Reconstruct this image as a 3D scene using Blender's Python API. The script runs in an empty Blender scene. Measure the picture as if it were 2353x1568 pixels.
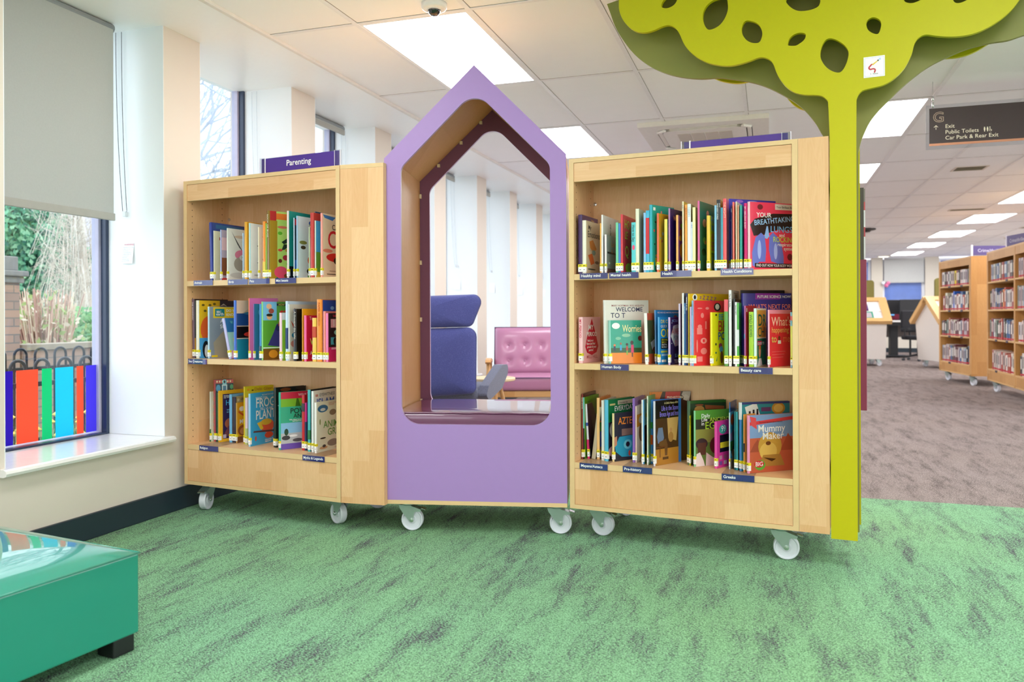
import bpy, math, random
from mathutils import Vector, Matrix, geometry
from math import sin, cos, pi, radians

scene = bpy.context.scene
COL = scene.collection

# ------------------------------------------------------------------ camera
EYE = 0.98
cam_data = bpy.data.cameras.new('camera')
cam_data.sensor_width = 36.0
cam_data.lens = 36.0 * 1808.0 / 2353.0
cam_data.shift_y = -58.4 / 2353.0
cam_data.clip_start = 0.02
cam_data.clip_end = 200
cam = bpy.data.objects.new('camera', cam_data)
COL.objects.link(cam)
YAW = radians(18.086)
cam.matrix_world = (Matrix.Translation((0, 0, EYE)) @ Matrix.Rotation(YAW, 4, 'Z')
                    @ Matrix.Rotation(pi / 2, 4, 'X') @ Matrix.Rotation(radians(-0.2117), 4, 'Z'))
scene.camera = cam
cam_data.dof.use_dof = True
cam_data.dof.focus_distance = 3.45
cam_data.dof.aperture_fstop = 3.2

# ------------------------------------------------------------------ sky and exposure
world = bpy.data.worlds.new('overcast_sky')
scene.world = world
world.use_nodes = True
wn = world.node_tree.nodes
wn['Background'].inputs['Color'].default_value = (0.955, 0.97, 1.0, 1)
wn['Background'].inputs['Strength'].default_value = 3.05
scene.view_settings.view_transform = 'Standard'
scene.view_settings.look = 'None'
scene.view_settings.exposure = 0.06
scene.view_settings.gamma = 1.0
scene.view_settings.use_curve_mapping = False
CEILING_LIGHT = 13.5

# ------------------------------------------------------------------ materials
def rgb(h):
    h = h.lstrip('#')
    o = []
    for i in (0, 2, 4):
        c = int(h[i:i + 2], 16) / 255.0
        o.append(c / 12.92 if c <= 0.04045 else ((c + 0.055) / 1.055) ** 2.4)
    return (o[0], o[1], o[2], 1.0)

MATS = {}
def mat(hexcol, rough=0.45, metal=0.0, vary=0.06, scale=30.0, bump=0.0, bscale=200.0, coat=0.0, spec=0.5, trans=0.0):
    key = (hexcol, rough, metal, vary, scale, bump, bscale, coat, spec, trans)
    if key in MATS:
        return MATS[key]
    m = bpy.data.materials.new('surface_' + hexcol.strip('#'))
    m.use_nodes = True
    nt = m.node_tree
    p = nt.nodes['Principled BSDF']
    p.inputs['Roughness'].default_value = rough
    p.inputs['Metallic'].default_value = metal
    p.inputs['Coat Weight'].default_value = coat
    p.inputs['Specular IOR Level'].default_value = spec
    c = rgb(hexcol)
    tc = nt.nodes.new('ShaderNodeTexCoord')
    nz = nt.nodes.new('ShaderNodeTexNoise')
    nz.inputs['Scale'].default_value = scale
    nz.inputs['Detail'].default_value = 3
    nt.links.new(tc.outputs['Object'], nz.inputs['Vector'])
    mx = nt.nodes.new('ShaderNodeMix'); mx.data_type = 'RGBA'
    mx.inputs['A'].default_value = tuple(max(0, x * (1 - vary)) for x in c[:3]) + (1,)
    mx.inputs['B'].default_value = tuple(min(1, x * (1 + vary)) for x in c[:3]) + (1,)
    nt.links.new(nz.outputs['Fac'], mx.inputs['Factor'])
    nt.links.new(mx.outputs['Result'], p.inputs['Base Color'])
    if bump:
        n2 = nt.nodes.new('ShaderNodeTexNoise'); n2.inputs['Scale'].default_value = bscale
        nt.links.new(tc.outputs['Object'], n2.inputs['Vector'])
        bp = nt.nodes.new('ShaderNodeBump'); bp.inputs['Strength'].default_value = bump
        bp.inputs['Distance'].default_value = 0.002
        nt.links.new(n2.outputs['Fac'], bp.inputs['Height'])
        nt.links.new(bp.outputs['Normal'], p.inputs['Normal'])
    if trans:
        out = nt.nodes['Material Output']
        tr = nt.nodes.new('ShaderNodeBsdfTranslucent'); tr.inputs['Color'].default_value = c
        ms = nt.nodes.new('ShaderNodeMixShader'); ms.inputs[0].default_value = trans
        nt.links.new(p.outputs[0], ms.inputs[1]); nt.links.new(tr.outputs[0], ms.inputs[2])
        nt.links.new(ms.outputs[0], out.inputs['Surface'])
    MATS[key] = m
    return m

def N(nt, kind, **kw):
    n = nt.nodes.new(kind)
    for k, v in kw.items():
        if k in n.inputs: n.inputs[k].default_value = v
        else: setattr(n, k, v)
    return n

def wood(name, c1, c2, axis='z', stave=0.095, rough=0.42):
    """maple laminate: staves side by side, each a little different, fine grain along `axis`"""
    m = bpy.data.materials.new(name); m.use_nodes = True
    nt = m.node_tree; L = nt.links
    p = nt.nodes['Principled BSDF']; p.inputs['Roughness'].default_value = rough
    tc = N(nt, 'ShaderNodeTexCoord')
    sep = N(nt, 'ShaderNodeSeparateXYZ'); L.new(tc.outputs['Object'], sep.inputs[0])
    add = N(nt, 'ShaderNodeMath', operation='ADD')
    if axis == 'z':
        L.new(sep.outputs['X'], add.inputs[0]); L.new(sep.outputs['Y'], add.inputs[1]); along = sep.outputs['Z']
    else:
        L.new(sep.outputs['Z'], add.inputs[0]); L.new(sep.outputs['Y'], add.inputs[1]); along = sep.outputs['X']
    d = N(nt, 'ShaderNodeMath', operation='DIVIDE'); L.new(add.outputs[0], d.inputs[0]); d.inputs[1].default_value = stave
    fl = N(nt, 'ShaderNodeMath', operation='FLOOR'); L.new(d.outputs[0], fl.inputs[0])
    w1 = N(nt, 'ShaderNodeTexWhiteNoise', noise_dimensions='1D'); L.new(fl.outputs[0], w1.inputs['W'])
    al = N(nt, 'ShaderNodeMath', operation='MULTIPLY_ADD'); L.new(along, al.inputs[0]); al.inputs[1].default_value = 1.9
    L.new(w1.outputs['Value'], al.inputs[2])
    fl2 = N(nt, 'ShaderNodeMath', operation='FLOOR'); L.new(al.outputs[0], fl2.inputs[0])
    cb = N(nt, 'ShaderNodeCombineXYZ'); L.new(fl.outputs[0], cb.inputs[0]); L.new(fl2.outputs[0], cb.inputs[1])
    w2 = N(nt, 'ShaderNodeTexWhiteNoise', noise_dimensions='2D'); L.new(cb.outputs[0], w2.inputs['Vector'])
    mp = N(nt, 'ShaderNodeMapping')
    mp.inputs['Scale'].default_value = (260, 260, 5) if axis == 'z' else (5, 260, 260)
    L.new(tc.outputs['Object'], mp.inputs[0])
    g = N(nt, 'ShaderNodeTexNoise', Scale=1.0, Detail=3.0); L.new(mp.outputs[0], g.inputs['Vector'])
    mp2 = N(nt, 'ShaderNodeMapping')
    mp2.inputs['Scale'].default_value = (20, 20, 2.6) if axis == 'z' else (2.6, 20, 20)
    L.new(tc.outputs['Object'], mp2.inputs[0])
    g2 = N(nt, 'ShaderNodeTexNoise', Scale=1.0, Detail=4.0, Distortion=1.2); L.new(mp2.outputs[0], g2.inputs['Vector'])
    rings = N(nt, 'ShaderNodeMath', operation='PINGPONG'); 
    rm = N(nt, 'ShaderNodeMath', operation='MULTIPLY'); L.new(g2.outputs['Fac'], rm.inputs[0]); rm.inputs[1].default_value = 9.0
    L.new(rm.outputs[0], rings.inputs[0]); rings.inputs[1].default_value = 0.5
    s = N(nt, 'ShaderNodeMath', operation='MULTIPLY_ADD'); L.new(w2.outputs['Value'], s.inputs[0]); s.inputs[1].default_value = 0.55
    t1 = N(nt, 'ShaderNodeMath', operation='MULTIPLY'); L.new(g.outputs['Fac'], t1.inputs[0]); t1.inputs[1].default_value = 0.38
    L.new(t1.outputs[0], s.inputs[2])
    s2 = N(nt, 'ShaderNodeMath', operation='MULTIPLY_ADD'); L.new(rings.outputs[0], s2.inputs[0]); s2.inputs[1].default_value = 0.35
    L.new(s.outputs[0], s2.inputs[2])
    mx = N(nt, 'ShaderNodeMix', data_type='RGBA'); mx.inputs['A'].default_value = rgb(c1); mx.inputs['B'].default_value = rgb(c2)
    L.new(s2.outputs[0], mx.inputs['Factor']); L.new(mx.outputs['Result'], p.inputs['Base Color'])
    return m

MAPLE_V = wood('maple_laminate_upright', '#f0c798', '#d9a470', 'z')
MAPLE_H = wood('maple_laminate_lengthwise', '#f0c798', '#d9a470', 'x')
OAK_V = wood('beech_upright', '#deae74', '#c28a4e', 'z', 0.3)
OAK_H = wood('beech_lengthwise', '#e2b27a', '#c89256', 'x', 0.3)
ORANGE_V = wood('honey_maple_upright', '#dba868', '#bd8444', 'z', 0.12)
EDGE = mat('#e2bf8c', 0.4)
OREDGE = mat('#dcb074', 0.4)

def carpet(name, base1, base2, streak, amount):
    m = bpy.data.materials.new(name); m.use_nodes = True
    nt = m.node_tree; L = nt.links
    p = nt.nodes['Principled BSDF']; p.inputs['Roughness'].default_value = 0.95; p.inputs['Specular IOR Level'].default_value = 0.15
    tc = N(nt, 'ShaderNodeTexCoord')
    # broad drift of hue
    n0 = N(nt, 'ShaderNodeTexNoise', Scale=0.7, Detail=2.0); L.new(tc.outputs['Object'], n0.inputs['Vector'])
    base = N(nt, 'ShaderNodeMix', data_type='RGBA'); base.inputs['A'].default_value = rgb(base1); base.inputs['B'].default_value = rgb(base2)
    L.new(n0.outputs['Fac'], base.inputs['Factor'])
    # streak patches in two directions
    masks = []
    for ang, sc in ((52, (9, 2.2, 1)), (5, (8, 2.3, 1)), (-28, (11, 1.9, 1))):
        mp = N(nt, 'ShaderNodeMapping'); mp.inputs['Rotation'].default_value = (0, 0, radians(ang)); mp.inputs['Scale'].default_value = sc
        L.new(tc.outputs['Object'], mp.inputs[0])
        nn = N(nt, 'ShaderNodeTexNoise', Scale=1.0, Detail=6.0, Roughness=0.65); L.new(mp.outputs[0], nn.inputs['Vector'])
        masks.append(nn.outputs['Fac'])
    mxm = N(nt, 'ShaderNodeMath', operation='MAXIMUM'); L.new(masks[0], mxm.inputs[0]); L.new(masks[1], mxm.inputs[1])
    mxn = N(nt, 'ShaderNodeMath', operation='MAXIMUM'); L.new(mxm.outputs[0], mxn.inputs[0]); L.new(masks[2], mxn.inputs[1])
    fine = N(nt, 'ShaderNodeTexNoise', Scale=130.0, Detail=3.0, Roughness=0.8); 
    mpf = N(nt, 'ShaderNodeMapping'); mpf.inputs['Scale'].default_value = (1.0, 1.9, 1); mpf.inputs['Rotation'].default_value = (0, 0, radians(18))
    L.new(tc.outputs['Object'], mpf.inputs[0]); L.new(mpf.outputs[0], fine.inputs['Vector'])
    a = N(nt, 'ShaderNodeMath', operation='MULTIPLY_ADD'); L.new(fine.outputs['Fac'], a.inputs[0]); a.inputs[1].default_value = 1.45; L.new(mxn.outputs[0], a.inputs[2])
    ramp = N(nt, 'ShaderNodeMapRange'); ramp.inputs['From Min'].default_value = 1.345 - amount; ramp.inputs['From Max'].default_value = 1.385 - amount
    L.new(a.outputs[0], ramp.inputs['Value'])
    mx = N(nt, 'ShaderNodeMix', data_type='RGBA'); L.new(ramp.outputs[0], mx.inputs['Factor'])
    L.new(base.outputs['Result'], mx.inputs['A']); mx.inputs['B'].default_value = rgb(streak)
    # loop pile
    vo = N(nt, 'ShaderNodeTexVoronoi', Scale=230.0); L.new(mpf.outputs[0], vo.inputs['Vector'])
    dk = N(nt, 'ShaderNodeMapRange'); dk.inputs['From Min'].default_value = 0.15; dk.inputs['From Max'].default_value = 0.75
    dk.inputs['To Min'].default_value = 1.1; dk.inputs['To Max'].default_value = 0.35; L.new(vo.outputs['Distance'], dk.inputs['Value'])
    mu = N(nt, 'ShaderNodeMix', data_type='RGBA', blend_type='MULTIPLY'); mu.inputs['Factor'].default_value = 1.0
    L.new(mx.outputs['Result'], mu.inputs['A']); L.new(dk.outputs[0], mu.inputs['B'])
    L.new(mu.outputs['Result'], p.inputs['Base Color'])
    bp = N(nt, 'ShaderNodeBump', Strength=0.5, Distance=0.003, invert=True); L.new(vo.outputs['Distance'], bp.inputs['Height'])
    L.new(bp.outputs['Normal'], p.inputs['Normal'])
    return m

GREEN_CARPET = carpet('green_loop_carpet', '#98d8b2', '#a2d08e', '#63576a', 0.0)  # teal and yellow-green bases paint in a daylight and shade tint
GREY_CARPET = carpet('mauve_grey_carpet', '#b5a6a4', '#b09e96', '#6d605e', 0.0)

def emission(name, hexcol, strength):
    m = bpy.data.materials.new(name); m.use_nodes = True
    nt = m.node_tree; nt.nodes.remove(nt.nodes['Principled BSDF'])
    e = N(nt, 'ShaderNodeEmission', Color=rgb(hexcol), Strength=strength)
    nt.links.new(e.outputs[0], nt.nodes['Material Output'].inputs['Surface'])
    return m

def glass(name, tint='#f4fbff', refl=0.07):
    m = bpy.data.materials.new(name); m.use_nodes = True
    nt = m.node_tree; nt.nodes.remove(nt.nodes['Principled BSDF'])
    t = N(nt, 'ShaderNodeBsdfTransparent', Color=rgb(tint)); g = N(nt, 'ShaderNodeBsdfGlossy', Roughness=0.03)
    ms = N(nt, 'ShaderNodeMixShader'); ms.inputs[0].default_value = refl
    nt.links.new(t.outputs[0], ms.inputs[1]); nt.links.new(g.outputs[0], ms.inputs[2])
    nt.links.new(ms.outputs[0], nt.nodes['Material Output'].inputs['Surface'])
    return m
GLASS = glass('window_glass')
ACRYLIC = glass('clear_acrylic', '#f2f3f6', 0.05)

def brick_mat():
    m = bpy.data.materials.new('buff_brick'); m.use_nodes = True
    nt = m.node_tree; p = nt.nodes['Principled BSDF']; p.inputs['Roughness'].default_value = 0.9
    tc = N(nt, 'ShaderNodeTexCoord'); sp = N(nt, 'ShaderNodeSeparateXYZ'); nt.links.new(tc.outputs['Object'], sp.inputs[0])
    ad = N(nt, 'ShaderNodeMath', operation='ADD'); nt.links.new(sp.outputs['X'], ad.inputs[0]); nt.links.new(sp.outputs['Y'], ad.inputs[1])
    cb = N(nt, 'ShaderNodeCombineXYZ'); nt.links.new(ad.outputs[0], cb.inputs[0]); nt.links.new(sp.outputs['Z'], cb.inputs[1])
    b = N(nt, 'ShaderNodeTexBrick', Scale=1.0); b.inputs['Brick Width'].default_value = 0.225; b.inputs['Row Height'].default_value = 0.075
    b.inputs['Mortar Size'].default_value = 0.006
    b.inputs['Color1'].default_value = rgb('#c09a84'); b.inputs['Color2'].default_value = rgb('#a48c80'); b.inputs['Mortar'].default_value = rgb('#8a8078')
    nt.links.new(cb.outputs[0], b.inputs['Vector']); nt.links.new(b.outputs['Color'], p.inputs['Base Color'])
    return m

def fabric(name, c1, c2, scale=60):
    m = bpy.data.materials.new(name); m.use_nodes = True
    nt = m.node_tree; p = nt.nodes['Principled BSDF']; p.inputs['Roughness'].default_value = 0.8
    p.inputs['Sheen Weight'].default_value = 0.25
    tc = N(nt, 'ShaderNodeTexCoord'); v = N(nt, 'ShaderNodeTexVoronoi', Scale=scale, feature='DISTANCE_TO_EDGE')
    nt.links.new(tc.outputs['Object'], v.inputs['Vector'])
    r = N(nt, 'ShaderNodeMapRange'); r.inputs['From Max'].default_value = 0.12; nt.links.new(v.outputs['Distance'], r.inputs['Value'])
    mx = N(nt, 'ShaderNodeMix', data_type='RGBA'); mx.inputs['A'].default_value = rgb(c2); mx.inputs['B'].default_value = rgb(c1)
    nt.links.new(r.outputs[0], mx.inputs['Factor']); nt.links.new(mx.outputs['Result'], p.inputs['Base Color'])
    return m

# ------------------------------------------------------------------ mesh helpers
class MB:
    def __init__(s): s.v = []; s.f = []; s.m = []
    def face(s, pts, mi=0):
        b = len(s.v); s.v += [tuple(p) for p in pts]; s.f.append(list(range(b, b + len(pts)))); s.m.append(mi)
    def box(s, x0, y0, z0, x1, y1, z1, mi=0, M=None):
        b = len(s.v)
        P = [(x0, y0, z0), (x1, y0, z0), (x1, y1, z0), (x0, y1, z0), (x0, y0, z1), (x1, y0, z1), (x1, y1, z1), (x0, y1, z1)]
        if M is not None: P = [tuple(M @ Vector(p)) for p in P]
        s.v += P
        for q in ((0, 3, 2, 1), (4, 5, 6, 7), (0, 1, 5, 4), (1, 2, 6, 5), (2, 3, 7, 6), (3, 0, 4, 7)):
            s.f.append([b + i for i in q]); s.m.append(mi)
        return s
    def tube(s, pts, r, n=8, mi=0, caps=True):
        pts = [Vector(p) for p in pts]; rs = r if isinstance(r, (list, tuple)) else [r] * len(pts)
        b = len(s.v); up = None
        for i, p in enumerate(pts):
            d = (pts[min(i + 1, len(pts) - 1)] - pts[max(i - 1, 0)])
            if d.length < 1e-9: d = Vector((0, 0, 1))
            d.normalize()
            if up is None: up = d.orthogonal().normalized()
            up = (up - d * up.dot(d))
            if up.length < 1e-6: up = d.orthogonal()
            up.normalize(); w = d.cross(up)
            for k in range(n):
                a = 2 * pi * k / n
                s.v.append(tuple(p + (up * cos(a) + w * sin(a)) * rs[i]))
        for i in range(len(pts) - 1):
            for k in range(n):
                k2 = (k + 1) % n
                s.f.append([b + i * n + k, b + i * n + k2, b + (i + 1) * n + k2, b + (i + 1) * n + k]); s.m.append(mi)
        if caps:
            s.f.append([b + k for k in range(n)][::-1]); s.m.append(mi)
            s.f.append([b + (len(pts) - 1) * n + k for k in range(n)]); s.m.append(mi)
        return s
    def lathe(s, prof, n=24, mi=0, M=None):
        """profile of (radius, height) turned about z"""
        b = len(s.v); k0 = len(prof)
        for r, h in prof:
            for k in range(n):
                a = 2 * pi * k / n; p = Vector((r * cos(a), r * sin(a), h))
                if M is not None: p = M @ p
                s.v.append(tuple(p))
        for i in range(k0 - 1):
            for k in range(n):
                k2 = (k + 1) % n
                s.f.append([b + i * n + k, b + i * n + k2, b + (i + 1) * n + k2, b + (i + 1) * n + k]); s.m.append(mi)
        if prof[0][0] > 1e-5: s.f.append([b + k for k in range(n)][::-1]); s.m.append(mi)
        if prof[-1][0] > 1e-5: s.f.append([b + (k0 - 1) * n + k for k in range(n)]); s.m.append(mi)
        return s
    def plate(s, outer, holes, y0, y1, mi=0, side=None):
        """flat board in the x-z plane between y0 and y1, with holes"""
        side = mi if side is None else side
        loops = [outer] + list(holes)
        tris = geometry.tessellate_polygon([[Vector((x, z, 0)) for x, z in l] for l in loops])
        flat = [p for l in loops for p in l]
        for yy, flip in ((y0, 0), (y1, 1)):
            b = len(s.v); s.v += [(x, yy, z) for x, z in flat]
            for t in tris:
                (ax, az), (bx, bz), (cx, cz) = (flat[i] for i in t)
                cr = (bx - ax) * (cz - az) - (bz - az) * (cx - ax)
                t = list(t)
                if (cr < 0) != bool(flip): t = t[::-1]
                s.f.append([b + i for i in t]); s.m.append(mi)
        for li, l in enumerate(loops):
            A = sum(l[i][0] * l[(i + 1) % len(l)][1] - l[(i + 1) % len(l)][0] * l[i][1] for i in range(len(l)))
            ccw = A > 0
            if li: ccw = not ccw
            for i in range(len(l)):
                p, q = l[i], l[(i + 1) % len(l)]
                F = [(p[0], y0, p[1]), (q[0], y0, q[1]), (q[0], y1, q[1]), (p[0], y1, p[1])]
                s.face(F if ccw else F[::-1], side)
        return s
    def mesh(s, name, mats):
        me = bpy.data.meshes.new(name); me.from_pydata(s.v, [], s.f); 
        for m in (mats if isinstance(mats, (list, tuple)) else [mats]): me.materials.append(m)
        me.polygons.foreach_set('material_index', s.m); me.update(); return me
    def build(s, name, mats, parent=None, bevel=0, smooth=False, seg=2, sub=0, loc=None):
        o = bpy.data.objects.new(name, s.mesh(name, mats)); COL.objects.link(o)
        if parent is not None: o.parent = parent
        if loc: o.location = loc
        if bevel:
            b = o.modifiers.new('edge', 'BEVEL'); b.width = bevel; b.segments = seg; b.limit_method = 'ANGLE'; b.angle_limit = radians(40)
        if sub:
            ss = o.modifiers.new('soft', 'SUBSURF'); ss.levels = sub; ss.render_levels = sub
        if smooth:
            for p in o.data.polygons: p.use_smooth = True
        return o

def tag(o, label, cat, group=None, kind=None):
    o['label'] = label; o['category'] = cat
    if group: o['group'] = group
    if kind: o['kind'] = kind
    return o
def structure(o): o['kind'] = 'structure'; return o
def thing(name, label, cat, loc=(0, 0, 0), rz=0.0, group=None):
    o = bpy.data.objects.new(name, None); COL.objects.link(o); o.empty_display_size = 0.1
    o.location = loc; o.rotation_euler = (0, 0, rz)
    return tag(o, label, cat, group)
def copy_tree(o, parent=None):
    c = o.copy(); COL.objects.link(c); c.parent = parent
    for ch in list(o.children): copy_tree(ch, c)
    return c

TEXTS = []
def text(parent, name, s, size, M, m, avail=None, align='LEFT', bold=0.0):
    cu = bpy.data.curves.new(name, 'FONT'); cu.body = s; cu.size = size; cu.align_x = align; cu.offset = bold * size
    cu.resolution_u = 3; cu.space_line = 0.85
    cu.materials.append(m)
    o = bpy.data.objects.new(name, cu); COL.objects.link(o); o.parent = parent; o.matrix_local = M
    TEXTS.append((o, avail)); return o
def finish_texts():
    dg = bpy.context.evaluated_depsgraph_get(); dg.update()
    for o, avail in TEXTS:
        me = bpy.data.meshes.new_from_object(o.evaluated_get(dg))
        if avail and me.vertices:
            mxx = max(v.co.x for v in me.vertices)
            if mxx > avail:
                k = avail / mxx
                for v in me.vertices: v.co.x *= k
        n = bpy.data.objects.new(o.name, me); COL.objects.link(n); n.parent = o.parent; n.matrix_local = o.matrix_local.copy()
        nm = o.name; bpy.data.objects.remove(o); n.name = nm
def facing(x, y, z, u, v):
    """frame at (x,y,z) whose X axis is u and Y axis is v"""
    u = Vector(u); v = Vector(v); w = u.cross(v)
    M = Matrix((u, v, w)).transposed().to_4x4(); M.translation = (x, y, z); return M

def spline(pts, n=5, closed=True):
    out = []; k = len(pts)
    for i in range(k):
        p0, p1, p2, p3 = (pts[(i + j - 1) % k] for j in range(4))
        for a in range(n):
            t = a / n
            out.append(tuple(0.5 * (2 * p1[c] + (p2[c] - p0[c]) * t + (2 * p0[c] - 5 * p1[c] + 4 * p2[c] - p3[c]) * t * t + (3 * p1[c] - p0[c] - 3 * p2[c] + p3[c]) * t ** 3) for c in (0, 1)))
    return out
def fillet(pts, rad, n=8):
    out = []; k = len(pts)
    for i in range(k):
        p = Vector(pts[i]); a = Vector(pts[i - 1]) - p; b = Vector(pts[(i + 1) % k]) - p
        r = rad[i]
        if r <= 0: out.append(tuple(p)); continue
        a.normalize(); b.normalize(); ang = a.angle(b)
        d = r / math.tan(ang / 2); c = p + (a + b).normalized() * (r / sin(ang / 2))
        s0 = p + a * d; s1 = p + b * d
        a0 = math.atan2(s0.y - c.y, s0.x - c.x); a1 = math.atan2(s1.y - c.y, s1.x - c.x)
        da = (a1 - a0 + pi) % (2 * pi) - pi
        for j in range(n + 1): out.append((c.x + r * cos(a0 + da * j / n), c.y + r * sin(a0 + da * j / n)))
    return out
# ================================================================== the setting
H = 2.436                       # ceiling height
WX = -2.86                      # inner face of the window wall
CREAM = mat('#ddd2c6', 0.7, vary=0.02, scale=4)
WHITE = mat('#edf0f2', 0.5, vary=0.01, scale=4)
CEIL = mat('#faf9fb', 0.9, vary=0.03, scale=6, bump=0.15, bscale=400)
SOFFIT = mat('#fbfafa', 0.35, vary=0.02)
PIERS = [(0.935, 1.235), (2.06, 2.322), (3.185, 3.448), (4.29, 4.56), (5.40, 5.67), (6.52, 6.78), (7.607, 7.89), (8.69, 8.96), (9.78, 10.08)]
while PIERS[-1][1] < 22: PIERS.append((PIERS[-1][0] + 1.105, PIERS[-1][1] + 1.105))

b = MB(); b.box(-3.4, -3, -0.12, 9, 4.57, 0)
structure(b.build('floor', GREEN_CARPET))
b = MB(); b.box(-3.4, 4.57, -0.12, 9, 23, 0)
structure(b.build('floor', GREY_CARPET))
b = MB(); b.box(WX, -3, H, 9, 23, H + 0.15)
structure(b.build('ceiling', CEIL))
b = MB(); b.box(-3.4, -3.2, 0, 9, -3, 0.45); b.box(-3.4, -3.2, 2.2, 9, -3, H)  # unseen wall added behind the camera to cut light; openings let some in
for x in (-3.4, -0.9, 1.9, 4.7, 7.5): b.box(x, -3.2, 0.45, x + 0.9, -3, 2.2)
structure(b.build('wall_front_unseen', mat('#e8e0d6', 0.7, vary=0.02)))
# window wall: dado, piers and lintel in one shell
b = MB(); b.box(-3.32, -3, 0, WX, 22.4, 0.355)
b.box(-3.32, -3, 0.355, WX, 0.935, H + 0.15)
for y0, y1 in PIERS: b.box(-3.32, y0, 0.355, WX, min(y1, 22.4), H + 0.15)
b.box(-3.40, -3, H + 0.05, WX, 22.4, H + 0.35)
structure(b.build('wall_left', CREAM))
b = MB()                       # white painted window reveals
for y0, y1 in PIERS:
    if y1 > 22.3: break
    b.box(-3.205, y0 - 0.003, 0.386, WX + 0.0005, y0, H - 0.006); b.box(-3.205, y1, 0.386, WX + 0.0005, y1 + 0.003, H - 0.006)
structure(b.build('trim_4', WHITE))
b = MB(); b.box(WX, -3, 0, WX + 0.016, 22.3, 0.112)
structure(b.build('baseboard_left', mat('#22303a', 0.35), bevel=0.004))
# plasterboard margin beside the windows and its shadow gap, the shade painted as a brown strip
b = MB(); b.box(-3.3, -3, H - 0.006, -2.475, 22.3, H + 0.04)
structure(b.build('trim_1', SOFFIT))
b = MB(); b.box(-2.475, -3, H - 0.003, -2.462, 22.3, H + 0.03, 0); b.box(-2.462, -3, H - 0.016, -2.44, 22.3, H + 0.03, 1)
structure(b.build('trim_2', [mat('#9a8478', 0.6), mat('#e9e2dc', 0.5)]))
# suspended grid
b = MB(); gx0, gy0 = -1.949, 3.485
for i in range(-0, 18): b.box(gx0 + 0.6 * i - 0.012, -3, H - 0.005, gx0 + 0.6 * i + 0.012, 22.3, H + 0.01, 0)
for i in range(-0, 18): b.box(gx0 + 0.6 * i + 0.012, -3, H - 0.001, gx0 + 0.6 * i + 0.015, 22.3, H + 0.01, 1)  # brown strips paint a thin shadow line along one side of each bar
for j in range(-5, 16):
    y = gy0 + 1.2 * j
    b.box(-2.44, y - 0.012, H - 0.004, 9, y + 0.012, H + 0.01, 0)
    b.box(-2.44, y - 0.015, H - 0.001, 9, y - 0.012, H + 0.01, 1)  # painted shadow line of the cross bar
structure(b.build('trim_3', [mat('#f0eef0', 0.4), mat('#8c827c', 0.6)]))

# far wall with its windows
FY = 22.3
b = MB(); b.box(-3.4, FY, 0, 9, FY + 0.3, 0.9)
for x0, x1 in ((-3.4, 1.35), (2.53, 2.80), (3.78, 4.10), (5.1, 9)): b.box(x0, FY, 0.9, x1, FY + 0.3, H + 0.15)
structure(b.build('wall_back', mat('#ddd6c8', 0.7, vary=0.02)))
b = MB(); b.box(-2.84, FY - 0.016, 0, 9, FY, 0.11)
structure(b.build('baseboard_back', mat('#22303a', 0.35)))
BLUEPANE = mat('#6b86cf', 0.12, vary=0.25, scale=3)
n = 20
for x0, x1 in ((1.35, 2.53), (2.80, 3.78), (4.10, 5.10)):
    w = bpy.data.objects.new('window_%d' % n, None); COL.objects.link(w); w.location = (x0, FY + 0.1, 0.9); structure(w)
    W = x1 - x0
    b = MB()
    for q in ((0, 0, 0.05, 1.5), (W - 0.07, 0, W, 1.5), (0.05, 0, W - 0.05, 0.05), (0.05, 1.44, W - 0.05, 1.5)): b.box(q[0], -0.03, q[1], q[2], 0.03, q[3])
    b.build('window_frame', mat('#e8ecf6', 0.4), w, bevel=0.003)
    b = MB(); b.box(0.05, -0.004, 0.05, W - 0.07, 0.004, 1.44); b.build('window_pane', BLUEPANE, w)
    n += 1
bl = thing('roller_blind', 'half lowered pale grey roller blind on the far end wall window', 'blind', (2.83, FY - 0.02, 0), 0)
b = MB(); b.box(0, -0.004, 1.80, 0.92, 0.004, 2.40); b.build('blind_fabric', mat('#c4c6c4', 0.8), bl)
b = MB(); b.tube([(0, -0.01, 2.40), (0.92, -0.01, 2.40)], 0.025, 12); b.build('roller_tube', mat('#c8c8c8', 0.5), bl, smooth=True)
b = MB(); b.box(0, -0.010, 1.785, 0.92, 0.010, 1.81); b.build('bottom_bar', mat('#b8bab8', 0.5), bl)

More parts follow.
